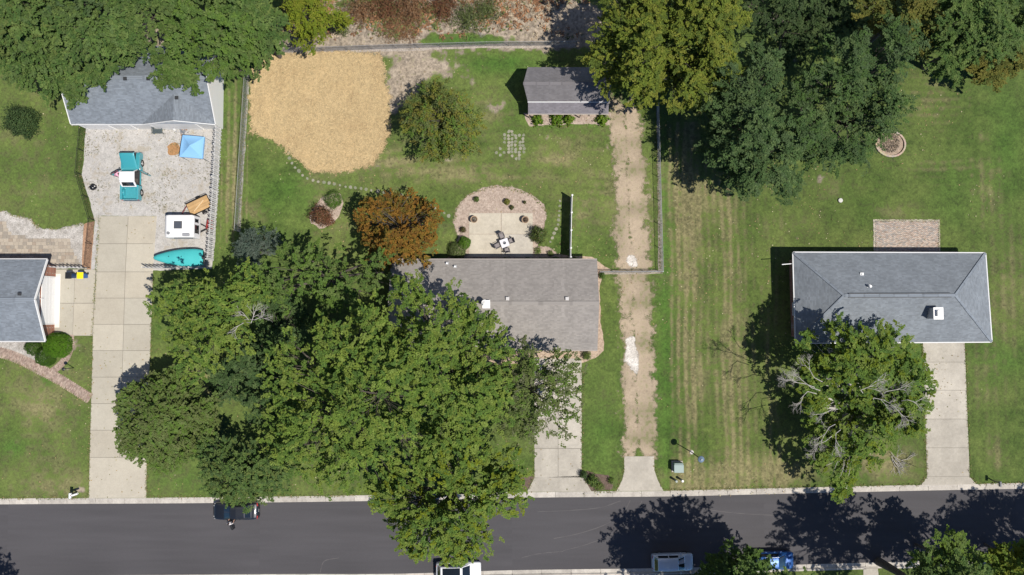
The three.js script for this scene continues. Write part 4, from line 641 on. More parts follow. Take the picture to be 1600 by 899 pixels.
// a crown of several lobes round a middle
function lobesOf(u, v, h, R, n, seed, spread = 0.55, size = 0.56) { const r = rng(seed), out = [[u, v, h + R / 15 * 0.22, R * 0.62]], a0 = r() * 6.28; for (let i = 0; i < n; i++) { const a = a0 + i / n * 6.283 + (r() - 0.5) * 0.5; out.push([u + Math.cos(a) * R * spread, v + Math.sin(a) * R * spread, h - r() * 1.2, R * size * (0.8 + 0.35 * r())]); } return out; }

// ---- the big group in front of the middle house
tree('maple_tree', 'largest light green maple with clumped foliage beside the left end of brown roof', 'tree', [[478, 566, 9, 54], [545, 535, 11, 62], [598, 618, 12.5, 76], [508, 640, 10.5, 70], [446, 632, 8, 38], [560, 708, 8.5, 66], [632, 695, 8, 54], [478, 702, 7.5, 48], [425, 688, 6, 30], [600, 545, 9.5, 42]], COL.maple);
tree('maple_tree', 'tall light green maple overlapping the brown roof by its metal chimney', 'tree', [[672, 505, 10, 56], [640, 560, 11, 56], [705, 600, 10.5, 74], [638, 462, 9, 30], [752, 570, 9, 55], [745, 520, 8.5, 42], [765, 620, 8.5, 42], [700, 670, 9, 50]], COL.maple);
tree('maple_tree', 'light green maple hanging over the kerb and the white car', 'tree', [[690, 800, 8, 66], [735, 838, 7.5, 42], [650, 790, 7.5, 50], [775, 775, 7.5, 46], [720, 745, 8.5, 56], [655, 832, 7, 34], [625, 760, 7, 40], [790, 740, 6.5, 32], [705, 852, 6.5, 26]], [...COL.maple, COL.lime[0]]);
tree('driveway_tree', 'thin leaved tree letting the grey concrete driveway show through', 'tree', [[825, 612, 7, 52], [870, 592, 6, 42], [868, 640, 6, 40], [795, 575, 7, 42], [825, 668, 5.5, 34], [795, 640, 6.5, 42]], [...COL.olive, COL.maple[1]], { cover: 1.6, leaves: 16, sprays: 6, R: 0.7 });
tree('maple_tree', 'bright green maple with a bare grey dead branch beside the long drive', 'tree', [[352, 456, 8.5, 44], [268, 490, 6.5, 36], [330, 505, 8, 46], [314, 552, 7, 38], [372, 530, 7, 26], [300, 464, 7.5, 32], [385, 470, 8, 28]], COL.maple, { dead: [[392, 505, 8.5, 1.5, -1.2], [398, 500, 8.7, 1.4, -0.4], [388, 500, 8.4, 1.3, -2.2], [380, 505, 8.5, 1.2, 2.6]] });
tree('round_tree', 'rounded fine leaved olive tree at the edge of the long drive', 'tree', [[258, 652, 4.6, 60], [228, 680, 3.8, 40], [296, 640, 4.2, 40], [262, 700, 3.6, 34], [225, 630, 4.0, 36], [262, 612, 4.0, 34], [300, 672, 3.8, 34]], [COL.olive[0], COL.olive[2], COL.maple[1], COL.green[2]], { R: 0.5, cover: 3.2, sprays: 8, sprayLen: 0.24, leaves: 18, leaf: 0.16, droop: 0.2, relief: 0.8, rise: 0.75 });
tree('roadside_tree', 'dark green roadside tree leaning over the black car', 'tree', [[372, 732, 4.8, 50], [420, 720, 4.8, 36], [338, 716, 4.4, 34], [385, 760, 4.2, 32], [420, 752, 4.2, 28], [345, 752, 4, 24]], [...COL.green, COL.deep[0], COL.olive[0]], { R: 0.6, cover: 2.4, leaf: 0.17, leaves: 16, sprayLen: 0.26, relief: 1.5 });
tree('shade_tree', 'darker green tree between the orange tree and the light maples', 'tree', [[455, 420, 6, 44], [515, 428, 5.5, 42], [425, 455, 4.8, 34], [560, 455, 5.5, 34], [500, 465, 5, 36], [597, 425, 7.5, 24], [590, 402, 6.5, 18], [470, 388, 4.6, 28]], [COL.maple[1], COL.green[2], COL.maple[3], COL.green[0]], { cover: 1.25 });
tree('understorey_tree', 'low dark green tree growing under the light maples by the left driveway lawn', 'tree', [[440, 500, 3.5, 40], [400, 570, 3, 44], [420, 620, 3, 38], [350, 600, 2.6, 26]], COL.deep, { R: 0.6, leaf: 0.18 });
tree('spruce_tree', 'grey blue evergreen beside the chain link fence above the maples', 'tree', [[398, 388, 5, 26], [392, 400, 3.6, 30], [410, 378, 3.6, 24]], COL.blue, { R: 0.42, leaf: 0.13, wide: 0.45, leaves: 16, sprayLen: 0.25, cover: 1.8, rise: 0.9 });
tree('orange_tree', 'orange brown ornamental tree beside the mulched patio bed', 'tree', [[622, 352, 4.4, 50], [588, 342, 3.6, 34], [650, 340, 3.8, 36], [600, 384, 3.4, 32], [648, 376, 3.6, 34], [620, 322, 3.6, 30]], COL.orange, { R: 0.5, cover: 1.7, leaf: 0.16, leaves: 14, sprayLen: 0.26, droop: 0.7 });
tree('weeping_tree', 'weeping dark green tree alone on the grass beside the straw patch', 'tree', [[692, 182, 4.8, 40], [662, 196, 3.8, 28], [726, 192, 3.6, 28], [680, 226, 3.0, 24], [684, 148, 3.8, 28], [728, 228, 2.6, 18], [648, 168, 3.6, 20], [705, 212, 3.6, 28]], [COL.olive[0], COL.olive[2], COL.yellow[2], COL.golden[2], COL.maple[1]], { R: 0.55, leaf: 0.2, wide: 0.46, leaves: 15, sprayLen: 0.36, droop: 1.1, rise: 0.8, cover: 2.4 });
// ---- wood behind the detached garage
const wood = 'trees behind the detached garage';
tree('forest_tree', 'broad green tree at the back of the left lawn behind the round shrub', 'tree', lobesOf(60, 85, 7, 62, 5, 1), COL.green, { group: wood, R: 0.62, leaf: 0.19 });
tree('forest_tree', 'big green tree beyond the left lawn, behind the broad lawn edge tree', 'tree', lobesOf(40, 20, 9, 70, 5, 2), [...COL.green, COL.olive[0]], { group: wood, R: 0.62, leaf: 0.19 });
tree('forest_tree', 'green tree overhanging the left end of the garage roof', 'tree', [[118, 128, 5.5, 24], [105, 105, 5.5, 30], [88, 130, 4.5, 20], [112, 148, 4.6, 15]], COL.green, { group: wood, R: 0.55, leaf: 0.18 });
tree('forest_tree', 'tall green tree rising behind the garage ridge near two roof vents', 'tree', [[150, 62, 9, 46], [185, 40, 9, 40], [130, 40, 8.5, 38], [200, 62, 8, 32], [170, 82, 6.5, 24]], COL.green, { group: wood, R: 0.65, leaf: 0.19 });
tree('forest_tree', 'green tree whose boughs lie on the garage ridge between its vents and left end', 'tree', [[150, 104, 6, 27], [183, 90, 6.3, 22], [150, 122, 5.4, 14], [215, 74, 6.8, 20]], COL.green, { group: wood, R: 0.55, leaf: 0.18 });
tree('forest_tree', 'green tree overhanging the cross gable of the garage', 'tree', [[272, 90, 7, 28], [262, 120, 6, 18], [285, 108, 6.5, 22], [302, 126, 5.4, 12], [250, 129, 5.4, 9]], [COL.green[0], COL.green[2], COL.maple[3]], { group: wood, R: 0.55, leaf: 0.18 });
tree('forest_tree', 'tall bright green tree behind the right end of the garage', 'tree', [[300, 45, 10, 46], [345, 60, 9, 46], [330, 86, 8, 30], [270, 40, 9, 38], [375, 75, 8, 30], [357, 98, 6.5, 19]], [COL.green[0], COL.green[2], COL.maple[1], COL.maple[3]], { group: wood, R: 0.68, leaf: 0.2 });
tree('forest_tree', 'green tree standing beside the corner of the chain link fence', 'tree', [[405, 40, 7.5, 36], [425, 60, 6.5, 28], [395, 75, 6, 24], [400, 100, 4.5, 14], [375, 15, 8, 30]], COL.green, { group: wood, R: 0.6, leaf: 0.19 });
tree('forest_tree', 'far green tree deep in the wood behind the garage', 'tree', lobesOf(215, -10, 9, 58, 5, 9), COL.green, { group: wood, R: 0.65, leaf: 0.2 });
tree('forest_tree', 'far dark green tree at the back of the wood beyond the garage vents', 'tree', lobesOf(110, -20, 9, 52, 5, 10), [...COL.green, ...COL.deep], { group: wood, R: 0.65, leaf: 0.2 });
tree('forest_tree', 'far bright green tree in the wood beyond the lime green tree', 'tree', lobesOf(350, -25, 9, 55, 5, 12), COL.green, { group: wood, R: 0.65, leaf: 0.2 });
tree('lime_tree', 'lime green tree beside the rusty brush behind the straw patch', 'tree', [[488, 30, 5.5, 34], [470, 10, 6, 30], [510, 15, 5.5, 28], [482, 58, 4, 20], [528, 38, 4, 18], [462, -18, 6, 30]], COL.lime, { R: 0.5, cover: 1.5, leaf: 0.18, leaves: 13 });
// ---- wood at the back of the right lot
const back = 'trees at the back of the striped lawn';
tree('yellowing_tree', 'large yellowing tree overhanging the dark shed roof', 'tree', [[1040, 65, 10, 66], [985, 45, 9, 46], [1095, 50, 10, 56], [1010, 115, 8.5, 46], [1065, 120, 9, 46], [950, 85, 7.5, 32], [1120, 95, 9, 42], [1060, 5, 10, 60], [975, 5, 9, 40], [1130, 30, 9, 36], [960, 120, 6.5, 24], [1095, 130, 8, 30]], COL.yellow, { group: back, R: 0.72 });
tree('shade_tree', 'dark green tree shading the chain link fence beside the yellowing tree', 'tree', [[1170, 130, 10, 42], [1185, 185, 10, 48], [1150, 225, 8.5, 38], [1200, 250, 8.5, 46], [1225, 285, 7, 28], [1140, 180, 8.5, 34], [1160, 275, 6.5, 26], [1195, 90, 9, 30], [1135, 225, 4.5, 34], [1155, 265, 4, 32], [1118, 195, 5, 30], [1190, 215, 5, 40]], COL.deep, { group: back, sprayLen: 0.42, wide: 0.6, leaf: 0.2, R: 0.75, cover: 2.2 });
tree('shade_tree', 'broad dark green tree beside the stone ringed flower bed', 'tree', [[1310, 125, 10, 56], [1370, 95, 10, 50], [1265, 175, 9, 46], [1340, 190, 9, 52], [1385, 150, 8.5, 36], [1290, 230, 7.5, 36], [1400, 60, 8.5, 32], [1335, 232, 6.5, 28], [1250, 225, 7, 30], [1362, 185, 7, 26]], [...COL.deep, COL.green[1]], { group: back, sprayLen: 0.42, wide: 0.6, leaf: 0.2, R: 0.75, cover: 2.2 });
tree('forest_tree', 'pale green tree behind the lawn in the far right corner wood', 'tree', [[1500, 50, 8.5, 42], [1540, 30, 9, 40], [1485, 85, 7.5, 34], [1530, 70, 8, 36], [1475, 110, 6, 20], [1570, 50, 8, 34]], COL.green, { group: back, R: 0.7 });
tree('golden_bush_tree', 'low golden green tree at the edge of the lawn in the corner wood', 'tree', [[1560, 105, 4, 26], [1535, 108, 3.6, 20], [1585, 95, 4, 20]], COL.golden, { group: back, R: 0.5, leaf: 0.17 });
tree('golden_tree', 'yellow brown tree between the broad dark tree and the pale corner tree', 'tree', [[1400, 15, 8, 36], [1440, 50, 7, 30], [1375, 5, 8, 30], [1445, 10, 7.5, 28], [1430, 75, 5.5, 18]], [...COL.golden, COL.olive[0]], { group: back, R: 0.6, leaf: 0.18 });
tree('forest_tree', 'tree with leaf colour darkened to suggest deep shade behind the broad dark green tree', 'tree', [[1205, 20, 7, 34], [1235, -15, 7, 40], [1290, -30, 7, 44], [1175, 0, 8, 36], [1235, 55, 3.5, 34], [1275, 35, 3.5, 36], [1215, 95, 3, 22], [1320, 20, 4, 36]], COL.deep.map((c) => mul3(c, 0.7)), { group: back });  // deep shade under the trees is painted into these darkened leaf colours
tree('forest_tree', 'green tree behind the golden tree in the corner wood', 'tree', lobesOf(1510, -20, 8, 56, 5, 21), COL.green, { group: back });
tree('forest_tree', 'dark green tree at the outer edge of the corner wood', 'tree', lobesOf(1610, 25, 8, 50, 5, 22), [...COL.green, COL.deep[0]], { group: back });
// ---- tree with dead wood in front of the hip roof house
tree('dying_tree', 'half bare tree with dead grey branches before the blue grey roof', 'tree', [[1305, 545, 7.5, 46], [1350, 545, 7.5, 42], [1280, 575, 6.5, 30], [1395, 540, 6, 30], [1330, 585, 7, 34], [1370, 590, 6, 30], [1325, 725, 6, 40], [1350, 690, 6, 36], [1300, 710, 5, 30], [1325, 750, 5, 26], [1425, 600, 6, 34], [1430, 645, 5.6, 36], [1395, 655, 5, 26], [1300, 640, 4.5, 30], [1410, 560, 5, 20], [1350, 640, 4.5, 34], [1375, 620, 4.5, 26], [1275, 620, 5, 24], [1290, 680, 4.5, 26]], [COL.maple[0], COL.maple[1], COL.lime[1], COL.maple[3], COL.maple[2]], { base: [1325, 628], R: 0.65, cover: 1.7, leaf: 0.19, bark: greyBark,
  hole: (p) => { const a = spot(1365, 625, p.y), q = (p.x - a.x) ** 2 + (p.z - a.z) ** 2; return q < 0.7; },
  dead: [[1258, 600, 8.4, 1.8, 3.3, 4], [1268, 606, 8.4, 1.7, 3.8, 4], [1262, 612, 8, 1.6, 2.4, 3], [1272, 590, 8.4, 1.6, 4.2, 4], [1345, 610, 9.4, 1.8, -0.4, 4], [1365, 622, 9, 1.7, 0.2, 4], [1300, 640, 8.6, 1.6, 2.7, 4], [1296, 668, 8, 1.8, 2.2, 4], [1306, 678, 8, 1.7, 1.6, 4], [1400, 638, 8, 1.6, 0.9, 4], [1385, 612, 8.4, 1.6, -0.2, 4], [1290, 690, 7.6, 1.6, 2.8, 4], [1418, 625, 7.8, 1.4, 0.3, 3]] });
// ---- trees across the road, most of each beyond the near kerb
const far = 'trees along the far kerb', shadowBase = (u, v, h) => [u + h * 7.5, v + h * 4.35];
function across(label, u, v, h, R, n, seed, cols, opt) { const [bu, bv] = shadowBase(u, v, h), b = spot(bu, bv), s = HEIGHT / (HEIGHT - h); const au = 800 + (bu - 800) * s, nad = 449.5 + FOCAL * Math.tan(TILT), av = nad + (bv - nad) * s; return tree('street_tree', label, 'tree', lobesOf(au, av, h, R * s, n, seed), cols, { group: far, ...opt }); }
across('tall green street tree whose shade covers the silver car', 1050, 852, 12, 78, 6, 31, COL.green, {});
across('green street tree whose shade lies on the road beside the silver car', 985, 862, 11, 44, 5, 36, COL.green, {});
across('tall green street tree whose shade spans the road by the blue car', 1285, 826, 12, 66, 6, 32, COL.green, {});
across('tall green street tree between the blue car and the far drive', 1420, 840, 12, 56, 6, 33, [...COL.green, COL.maple[1]], { cover: 1.1 });
across('tall green street tree opposite the mailbox of the hip roof house', 1570, 835, 11.5, 72, 6, 34, [...COL.green, COL.maple[1]], {});
across('green street tree on the far verge by the empty end of road', -15, 905, 11, 40, 5, 35, COL.green, {});
tree('street_tree', 'low bright green street tree by the drive across the road', 'tree', [[1490, 862, 6, 26], [1505, 885, 6, 28], [1478, 890, 5.5, 24], [1455, 898, 5, 22]], [COL.green[2], COL.maple[0], COL.maple[1]], { group: far, R: 0.6, leaf: 0.2 });
tree('street_tree', 'low yellow green street tree at the end of the far kerb', 'tree', [[1585, 885, 5, 26], [1560, 875, 4.5, 16], [1615, 870, 5, 26]], [COL.maple[0], COL.yellow[0]], { group: far, R: 0.55, leaf: 0.2 });
tree('street_tree', 'low dark street tree between the silver car and the blue car', 'tree', [[1150, 892, 4.5, 30], [1120, 900, 4, 24], [1180, 880, 4, 20]], [COL.deep[0], COL.green[0], COL.maple[3]], { group: far, R: 0.55, leaf: 0.19 });
// ------------------------------------------------------------------ shrubs and small plants
function shrub(name, label, u, v, h, R, cols, opt = {}) { // a clipped or loose bush, leaves over and inside its dome
  const o = { n: 900, leaf: 0.09, wide: 0.6, loose: 0.12, ...opt }, r = rng(treeSeed += 13), p = spot(u, v, h * 0.6), t = thing(name, label, o.category ?? 'shrub', [p.x, 0, p.z], 0, o.group), L = new Leaves(), m = R / 15, ph = r() * 6, d = V(), n = V(), c = V();
  const w = []; for (let i = 0; i < 7; i++) { const a = i / 7 * 6.28 + r(); w.push(rod(V(0, 0, 0), V(Math.cos(a) * m * 0.6, h * (0.5 + 0.3 * r()), Math.sin(a) * m * 0.6), 0.02, 4, 0.008)); } part(t, 'stem', w, bark, { kind: 'stuff' });
  for (let i = 0; i < o.n; i++) { const a = r() * 6.283, y = r(), q = Math.sqrt(Math.max(0, 1 - (y * 1.0) ** 2.4)), k = (1 - o.loose * 2 * r() * r()) * (1 + o.loose * (Math.sin(a * 4 + ph) * 0.5 + Math.sin(a * 7 + y * 9 + ph) * 0.5) + (r() - 0.5) * o.loose);
    c.set(Math.cos(a) * q * m * k, 0.06 + y * h * k, Math.sin(a) * q * m * k); n.set(Math.cos(a) * q, y * m / h + 0.25, Math.sin(a) * q).normalize().add(randDir(r).multiplyScalar(0.55)).normalize(); d.copy(randDir(r)); d.addScaledVector(n, -d.dot(n)).normalize(); const s = cols[r() * cols.length | 0], b = 0.75 + r() * 0.5, ln = o.leaf * (0.7 + 0.6 * r()); L.add(c, d, n, ln, ln * o.wide, mul3(s, b)); }
  part(t, 'foliage', L.geometry(), leafMat, { kind: 'stuff' }); return t;
}
shrub('round_shrub', 'large clipped bright green round shrub at the left house corner', 84, 540, 1.9, 20, COL.bright, { n: 9000, loose: 0.06 });
shrub('round_shrub', 'smaller dark green round shrub beside the curved brick walk', 67, 558, 1.3, 15, [COL.bright[1], COL.green[1], COL.bright[0]].map((c) => mul3(c, 0.7)), { n: 5000, loose: 0.07 });
shrub('round_shrub', 'low green shrub against the front of the left house', 48, 543, 1.0, 12, [COL.bright[1], COL.green[0]].map((c) => mul3(c, 0.75)), { n: 3000, loose: 0.12 });
shrub('round_shrub', 'dark bushy shrub standing alone on the left lawn', 26, 187, 2.6, 24, [...COL.deep, COL.deep[1]].map((c) => mul3(c, 0.8)), { n: 5200, loose: 0.25, leaf: 0.15 });
shrub('garden_shrub', 'rounded green shrub against the left side of patio', 725, 379, 1.3, 10, [COL.bright[0], COL.maple[1]], { n: 2600 });
shrub('garden_shrub', 'grey green spreading shrub beside the patio corner and the wall', 714, 391, 1.2, 14, [COL.olive[3], COL.olive[2], COL.maple[1]], { n: 3600, loose: 0.16 });
shrub('garden_shrub', 'olive green shrub on the right edge of patio', 841, 366, 1.5, 13, [COL.olive[0], COL.golden[1], COL.deep[0]], { n: 2300, loose: 0.28, leaf: 0.12 });
shrub('garden_shrub', 'golden little shrub in the mulch above the patio', 792, 315, 0.6, 5, [COL.golden[2], COL.yellow[2]], { n: 600 });
shrub('garden_shrub', 'green little shrub in the mulch bed near the left planter', 744, 311, 0.5, 4.5, [COL.olive[0], COL.green[0]], { n: 450, loose: 0.25 });
shrub('garden_shrub', 'dark reddish little shrub in the mulch next to the golden one', 799.5, 324, 0.4, 3.5, [COL.rust[2], COL.deep[0]], { n: 350, loose: 0.25 });
shrub('garden_shrub', 'small brown green shrub in the mulch near the right planter', 820, 316, 0.4, 2.6, [COL.olive[1], COL.rust[2]], { n: 220, loose: 0.3 });
shrub('garden_shrub', 'reddish green shrub in the mulch left of the patio edge', 723, 359, 0.6, 5, [COL.rust[2], COL.rust[1], COL.olive[1]], { n: 500, loose: 0.3 });
shrub('garden_shrub', 'low green plant under the house eave right of the patio', 840, 392, 0.4, 6, [COL.green[2], COL.maple[2]], { n: 420, loose: 0.35 });
shrub('garden_shrub', 'low green plant beside the foot of the white fence', 860, 396, 0.4, 5, [COL.green[2], COL.olive[2]], { n: 360, loose: 0.35 });
shrub('garden_shrub', 'red brown shrub in the island bed below the stepping stones', 498, 335, 1.8, 16, COL.rust, { n: 2400, loose: 0.32, leaf: 0.13 });
shrub('garden_shrub', 'green rounded shrub in the island bed with the red shrub', 519, 311, 1.1, 14, [COL.bright[1], COL.green[2]], { n: 2600, loose: 0.18 });
shrub('garden_shrub', 'low red shrub at the lower edge of the island bed', 513, 345, 0.8, 9, [COL.rust[0], COL.rust[3]], { n: 900, loose: 0.35 });
for (const [u, v, R, w] of [[840, 187, 8, 'left end'], [870, 187, 9, 'left part'], [889, 186, 7, 'middle'], [941, 186.5, 9, 'right end']]) shrub('hosta_plant', `leafy bright green clump before the ${w} of the shed porch`, u, v, 0.6, R, [COL.maple[0], COL.bright[0], COL.lime[1]], { n: 520, leaf: 0.28, wide: 0.5, loose: 0.55, category: 'plant' });
shrub('garden_shrub', 'green shrub at the front corner of the middle house', 917, 556, 0.8, 7, [COL.olive[0], COL.maple[0], COL.green[0]], { n: 900, loose: 0.3 });
shrub('garden_shrub', 'tiny green shrub at the house corner below the fence gate', 941, 431, 0.6, 5, [COL.bright[1], COL.green[0]], { n: 500, loose: 0.25 });
shrub('garden_shrub', 'flowering green shrub in the dark bed between the two drives', 926, 752, 0.8, 9, [COL.green[0], COL.deep[1], COL.maple[2]], { n: 1300, loose: 0.35, leaf: 0.12 });
shrub('garden_shrub', 'low light green shrub at the kerb between two drives', 936, 761, 0.5, 8, [COL.maple[2], COL.green[2]], { n: 900, loose: 0.35 });
shrub('garden_shrub', 'dark shrub at the edge of the middle driveway', 912, 743, 0.9, 6, [COL.deep[1], COL.deep[0]], { n: 800, loose: 0.3 });
shrub('garden_shrub', 'small green plant on the bed end beside the narrow apron', 955, 752, 0.5, 5, [COL.green[2], COL.maple[0]], { n: 450, loose: 0.35 });
// dry brush at the back
for (const [u, v, h, R, c, w] of [[560, 12, 1.4, 26, 'dryleaf', 'rusty brown dead bush nearest the lime green tree'], [600, 6, 1.3, 26, 'rust', 'reddish dead bush in the middle of the brush row'], [642, 10, 1.4, 28, 'dryleaf', 'rusty dead bush behind the bare ground before the fence'], [690, 8, 1.2, 22, 'rust', 'reddish bush beside the grey twig heap'], [730, 24, 1.3, 26, 'olive', 'grey green straggly bush behind the lush grass strip'], [760, 12, 1.2, 20, 'olive', 'straggly green bush beside the shaded bare ground'], [530, 40, 0.8, 14, 'olive', 'low dry green bush at the foot of the lime green tree'], [625, 36, 0.4, 30, 'dryleaf', 'flat drift of rusty dead growth on the bare ground']]) shrub('dry_bush', w, u, v, h, R, COL[c], { n: R * 120, leaf: 0.16, wide: 0.4, loose: 0.5, group: 'dry brush behind the fence' });
function branchHeap(label, u, v, n, len, seed, name = 'fallen_branches') { const t = thing(name, label, 'branches', spot(u, v)), r = rng(seed), w = []; for (let i = 0; i < n; i++) { const a = -0.4 + (r() - 0.5) * 3.4; twigs(w, r, V((r() - 0.5) * len * 0.8, 0.06 + r() * 0.15, (r() - 0.5) * len * 0.8), V(Math.cos(a), 0.03, Math.sin(a)).normalize(), len * (0.4 + 0.3 * r()), 0.028, 3); } for (const g of w) { const p = g.attributes.position; for (let i = 0; i < p.count; i++) p.setY(i, clamp(p.getY(i), 0.01, 0.35)); } part(t, 'twigs', w, greyBark, { kind: 'stuff' }); return t; }
branchHeap('grey fallen branches lying on the dry lawn beside the half bare tree', 1397, 716, 7, 1.9, 81);
branchHeap('grey heap of cut twigs among the brush behind the fence', 732, 38, 9, 1.6, 82, 'twig_heap');
// grass tufts and weeds that break the hard edges
{
  const blade = (() => { const L = new Leaves(), r = rng(91); for (let i = 0; i < 9; i++) { const a = r() * 6.28, q = 0.03 + r() * 0.05; L.add(V(Math.cos(a) * q, 0.05, Math.sin(a) * q), V(Math.cos(a) * 0.55, 0.8, Math.sin(a) * 0.55).normalize(), V(Math.cos(a) * -0.5, 0.8, Math.sin(a) * -0.5).normalize(), 0.13, 0.035, [1, 1, 1]); } return L.geometry(); })();
  const edges = [[[155, 340], [150, 425], [145, 507], [139, 715], [138, 776]], [[239, 427], [236, 560], [229, 720], [229, 776]], [[834, 700], [834, 745], [824, 766]], [[910, 580], [910, 742]], [[974, 714], [974, 736], [964, 766]], [[1023, 714], [1024, 736], [1037, 766]], [[1442, 540], [1448, 744], [1439, 757]], [[1509, 540], [1516, 744], [1526, 755]], [[0, 779], [138, 778]], [[230, 777], [560, 775]], [[930, 768], [962, 768]], [[1040, 766], [1200, 762.5], [1436, 757.5]], [[1530, 756], [1600, 755]], [[130, 205], [125, 275], [145, 346]], [[0, 329], [20, 337], [48, 342], [56, 354], [90, 359], [130, 350]], [[0, 557], [45, 575], [85, 597], [138, 631]], [[388, 118], [372, 362]], [[709, 346], [713, 326], [730, 305], [775, 290], [830, 304], [853, 330]], [[1366, 345], [1468, 345], [1468, 388]], [[1026, 170], [1033, 425]]].map((l) => l.map(([u, v]) => spot(u, v)));
  const lens = edges.map((l) => l.slice(1).map((p, i) => p.distanceTo(l[i]))), all = lens.flat().reduce((a, b) => a + b, 0);
  scatter('grass_tufts', 4200, blade, new THREE.MeshStandardMaterial({ color: 0xffffff, roughness: 1, side: THREE.DoubleSide }), (r) => { let d = r() * all, i = 0, j = 0; outer: for (i = 0; i < edges.length; i++) for (j = 0; j < lens[i].length; j++) { if (d < lens[i][j]) break outer; d -= lens[i][j]; } if (i >= edges.length) { i = edges.length - 1; j = 0; d = 0; } const p = edges[i][j].clone().lerp(edges[i][j + 1], d / lens[i][j]); const q = r(), k = 0.8 + r() * 0.5; return [p.add(V((r() - 0.5) * 0.3, 0, (r() - 0.5) * 0.3)), 0.5 + r() * 0.6, q < 0.6 ? [0.11 * k, 0.15 * k, 0.04 * k] : [0.24 * k, 0.2 * k, 0.09 * k]]; }, 92, 'uneven grass tufts along the edges of the drives and beds', 'grass');
  const zone = inPoly(world([[136, 202], [332, 202], [330, 330], [250, 336], [150, 336], [140, 300], [130, 274]])), [xa, za] = W(125, 198), [xb, zb] = W(338, 340), mid = W(245, 285), near = W(250, 255);
  scatter('weeds', 800, blade, new THREE.MeshStandardMaterial({ color: 0xffffff, roughness: 1, side: THREE.DoubleSide }), (r) => { let x, z; do { x = lerp(xa, xb, r()); z = lerp(za, zb, r()); } while (!zone(x, z) || vn(x * 0.8 + 20, z * 0.8 + 20, 256, 6) < 0.48 + 0.25 * r()); const k = 0.7 + r() * 0.5; void mid; void near; return [V(x, 0.005, z), 0.4 + r() * 0.6, r() < 0.6 ? [0.10 * k, 0.11 * k, 0.045 * k] : [0.17 * k, 0.145 * k, 0.085 * k]]; }, 93, 'sparse weeds growing through the gravel around the teal truck', 'weeds');
}

{ // scattered fallen leaves on lawns, drives and the road edge
  const one = (() => { const L = new Leaves(); L.add(V(0, 0.02, 0), V(1, 0, 0), V(0, 1, 0), 0.13, 0.1, [1, 1, 1]); return L.geometry(); })();
  const [xa, za] = W(10, 30), [xb, zb] = W(1590, 890), nE = W(0, 785)[1];
  scatter('fallen_leaves', 3500, one, new THREE.MeshStandardMaterial({ color: 0xffffff, roughness: 1, side: THREE.DoubleSide }), (r) => { let x, z; do { x = lerp(xa, xb, r()); z = lerp(za, zb, r()); } while (z > nE - 0.5 || vn(x * 0.16 + 70, z * 0.16 + 70, 256, 19) < 0.35 + 0.5 * r()); const k = 0.6 + r() * 0.7, q = r(); return [V(x, z > nE ? ROAD_Y + 0.01 : 0.03, z), 0.5 + r() * 0.9, q < 0.4 ? [0.30 * k, 0.22 * k, 0.11 * k] : q < 0.7 ? [0.36 * k, 0.33 * k, 0.2 * k] : [0.17 * k, 0.17 * k, 0.06 * k]]; }, 94, 'small fallen leaves strewn over the grass and the paving', 'leaves');
}

{ // dead leaves and tangled low growth behind the fence
  const one = (() => { const L = new Leaves(), r = rng(95); for (let i = 0; i < 5; i++) { const d = randDir(r); d.y = Math.abs(d.y) * 0.7; L.add(V((r() - 0.5) * 0.25, 0.04 + r() * 0.12, (r() - 0.5) * 0.25), d.normalize(), V(-d.z * 0.5, 1, d.x * 0.5).normalize(), 0.2, 0.08, [1, 1, 1]); } return L.geometry(); })();
  const [xa, za] = W(440, -40), [xb, zb] = W(920, 64);
  scatter('undergrowth', 7000, one, new THREE.MeshStandardMaterial({ color: 0xffffff, roughness: 1, side: THREE.DoubleSide }), (r) => { let x, z, n; do { x = lerp(xa, xb, r()); z = lerp(za, zb, r() * r()); n = vn(x * 0.35 + 11, z * 0.35 + 11, 256, 23); } while (n < 0.3 + 0.5 * r()); const k = 0.6 + r() * 0.7, q = r() * 0.5 + vn(x * 0.25 + 5, z * 0.25 + 5, 256, 24) * 0.5; return [V(x, 0.01, z), 0.7 + r() * 1.3, q < 0.38 ? [0.11 * k, 0.14 * k, 0.04 * k] : q < 0.62 ? [0.27 * k, 0.14 * k, 0.07 * k] : [0.33 * k, 0.27 * k, 0.19 * k]]; }, 96, 'tangled rusty undergrowth and litter behind the chain link fence', 'undergrowth');
}
// ------------------------------------------------------------------ vehicles
const tyreMat = mat([0.018, 0.018, 0.019], 0.9), rimMat = mat([0.5, 0.5, 0.52], 0.35, { metalness: 0.8 }), chrome = mat([0.7, 0.7, 0.7], 0.2, { metalness: 0.9 }), lampWhite = mat([0.75, 0.76, 0.78], 0.2), lampRed = mat([0.35, 0.015, 0.012], 0.25), carGlass = new THREE.MeshPhysicalMaterial({ color: lin([0.012, 0.015, 0.017]), roughness: 0.08, clearcoat: 1, clearcoatRoughness: 0.04 });
const carPaint = (c, metalness = 0.25) => new THREE.MeshPhysicalMaterial({ color: lin(c), roughness: 0.42, metalness, clearcoat: 1, clearcoatRoughness: 0.06 });
function loft(rows, closed = true) { // rows of points, smooth skin
  const m = rows[0].length, pos = [], idx = []; for (const r of rows) for (const p of r) pos.push(p[0], p[1], p[2]);
  for (let i = 0; i + 1 < rows.length; i++) for (let j = 0; j + 1 < m; j++) { const a = i * m + j, b = a + m; idx.push(a, a + 1, b, b, a + 1, b + 1); }
  if (closed) { const n = rows.length; for (let j = 1; j + 1 < m; j++) { idx.push(0, j + 1, j); idx.push((n - 1) * m, (n - 1) * m + j, (n - 1) * m + j + 1); } }
  const g = new THREE.BufferGeometry(); g.setAttribute('position', new THREE.Float32BufferAttribute(pos, 3)); g.setIndex(idx); g.computeVertexNormals(); return g;
}
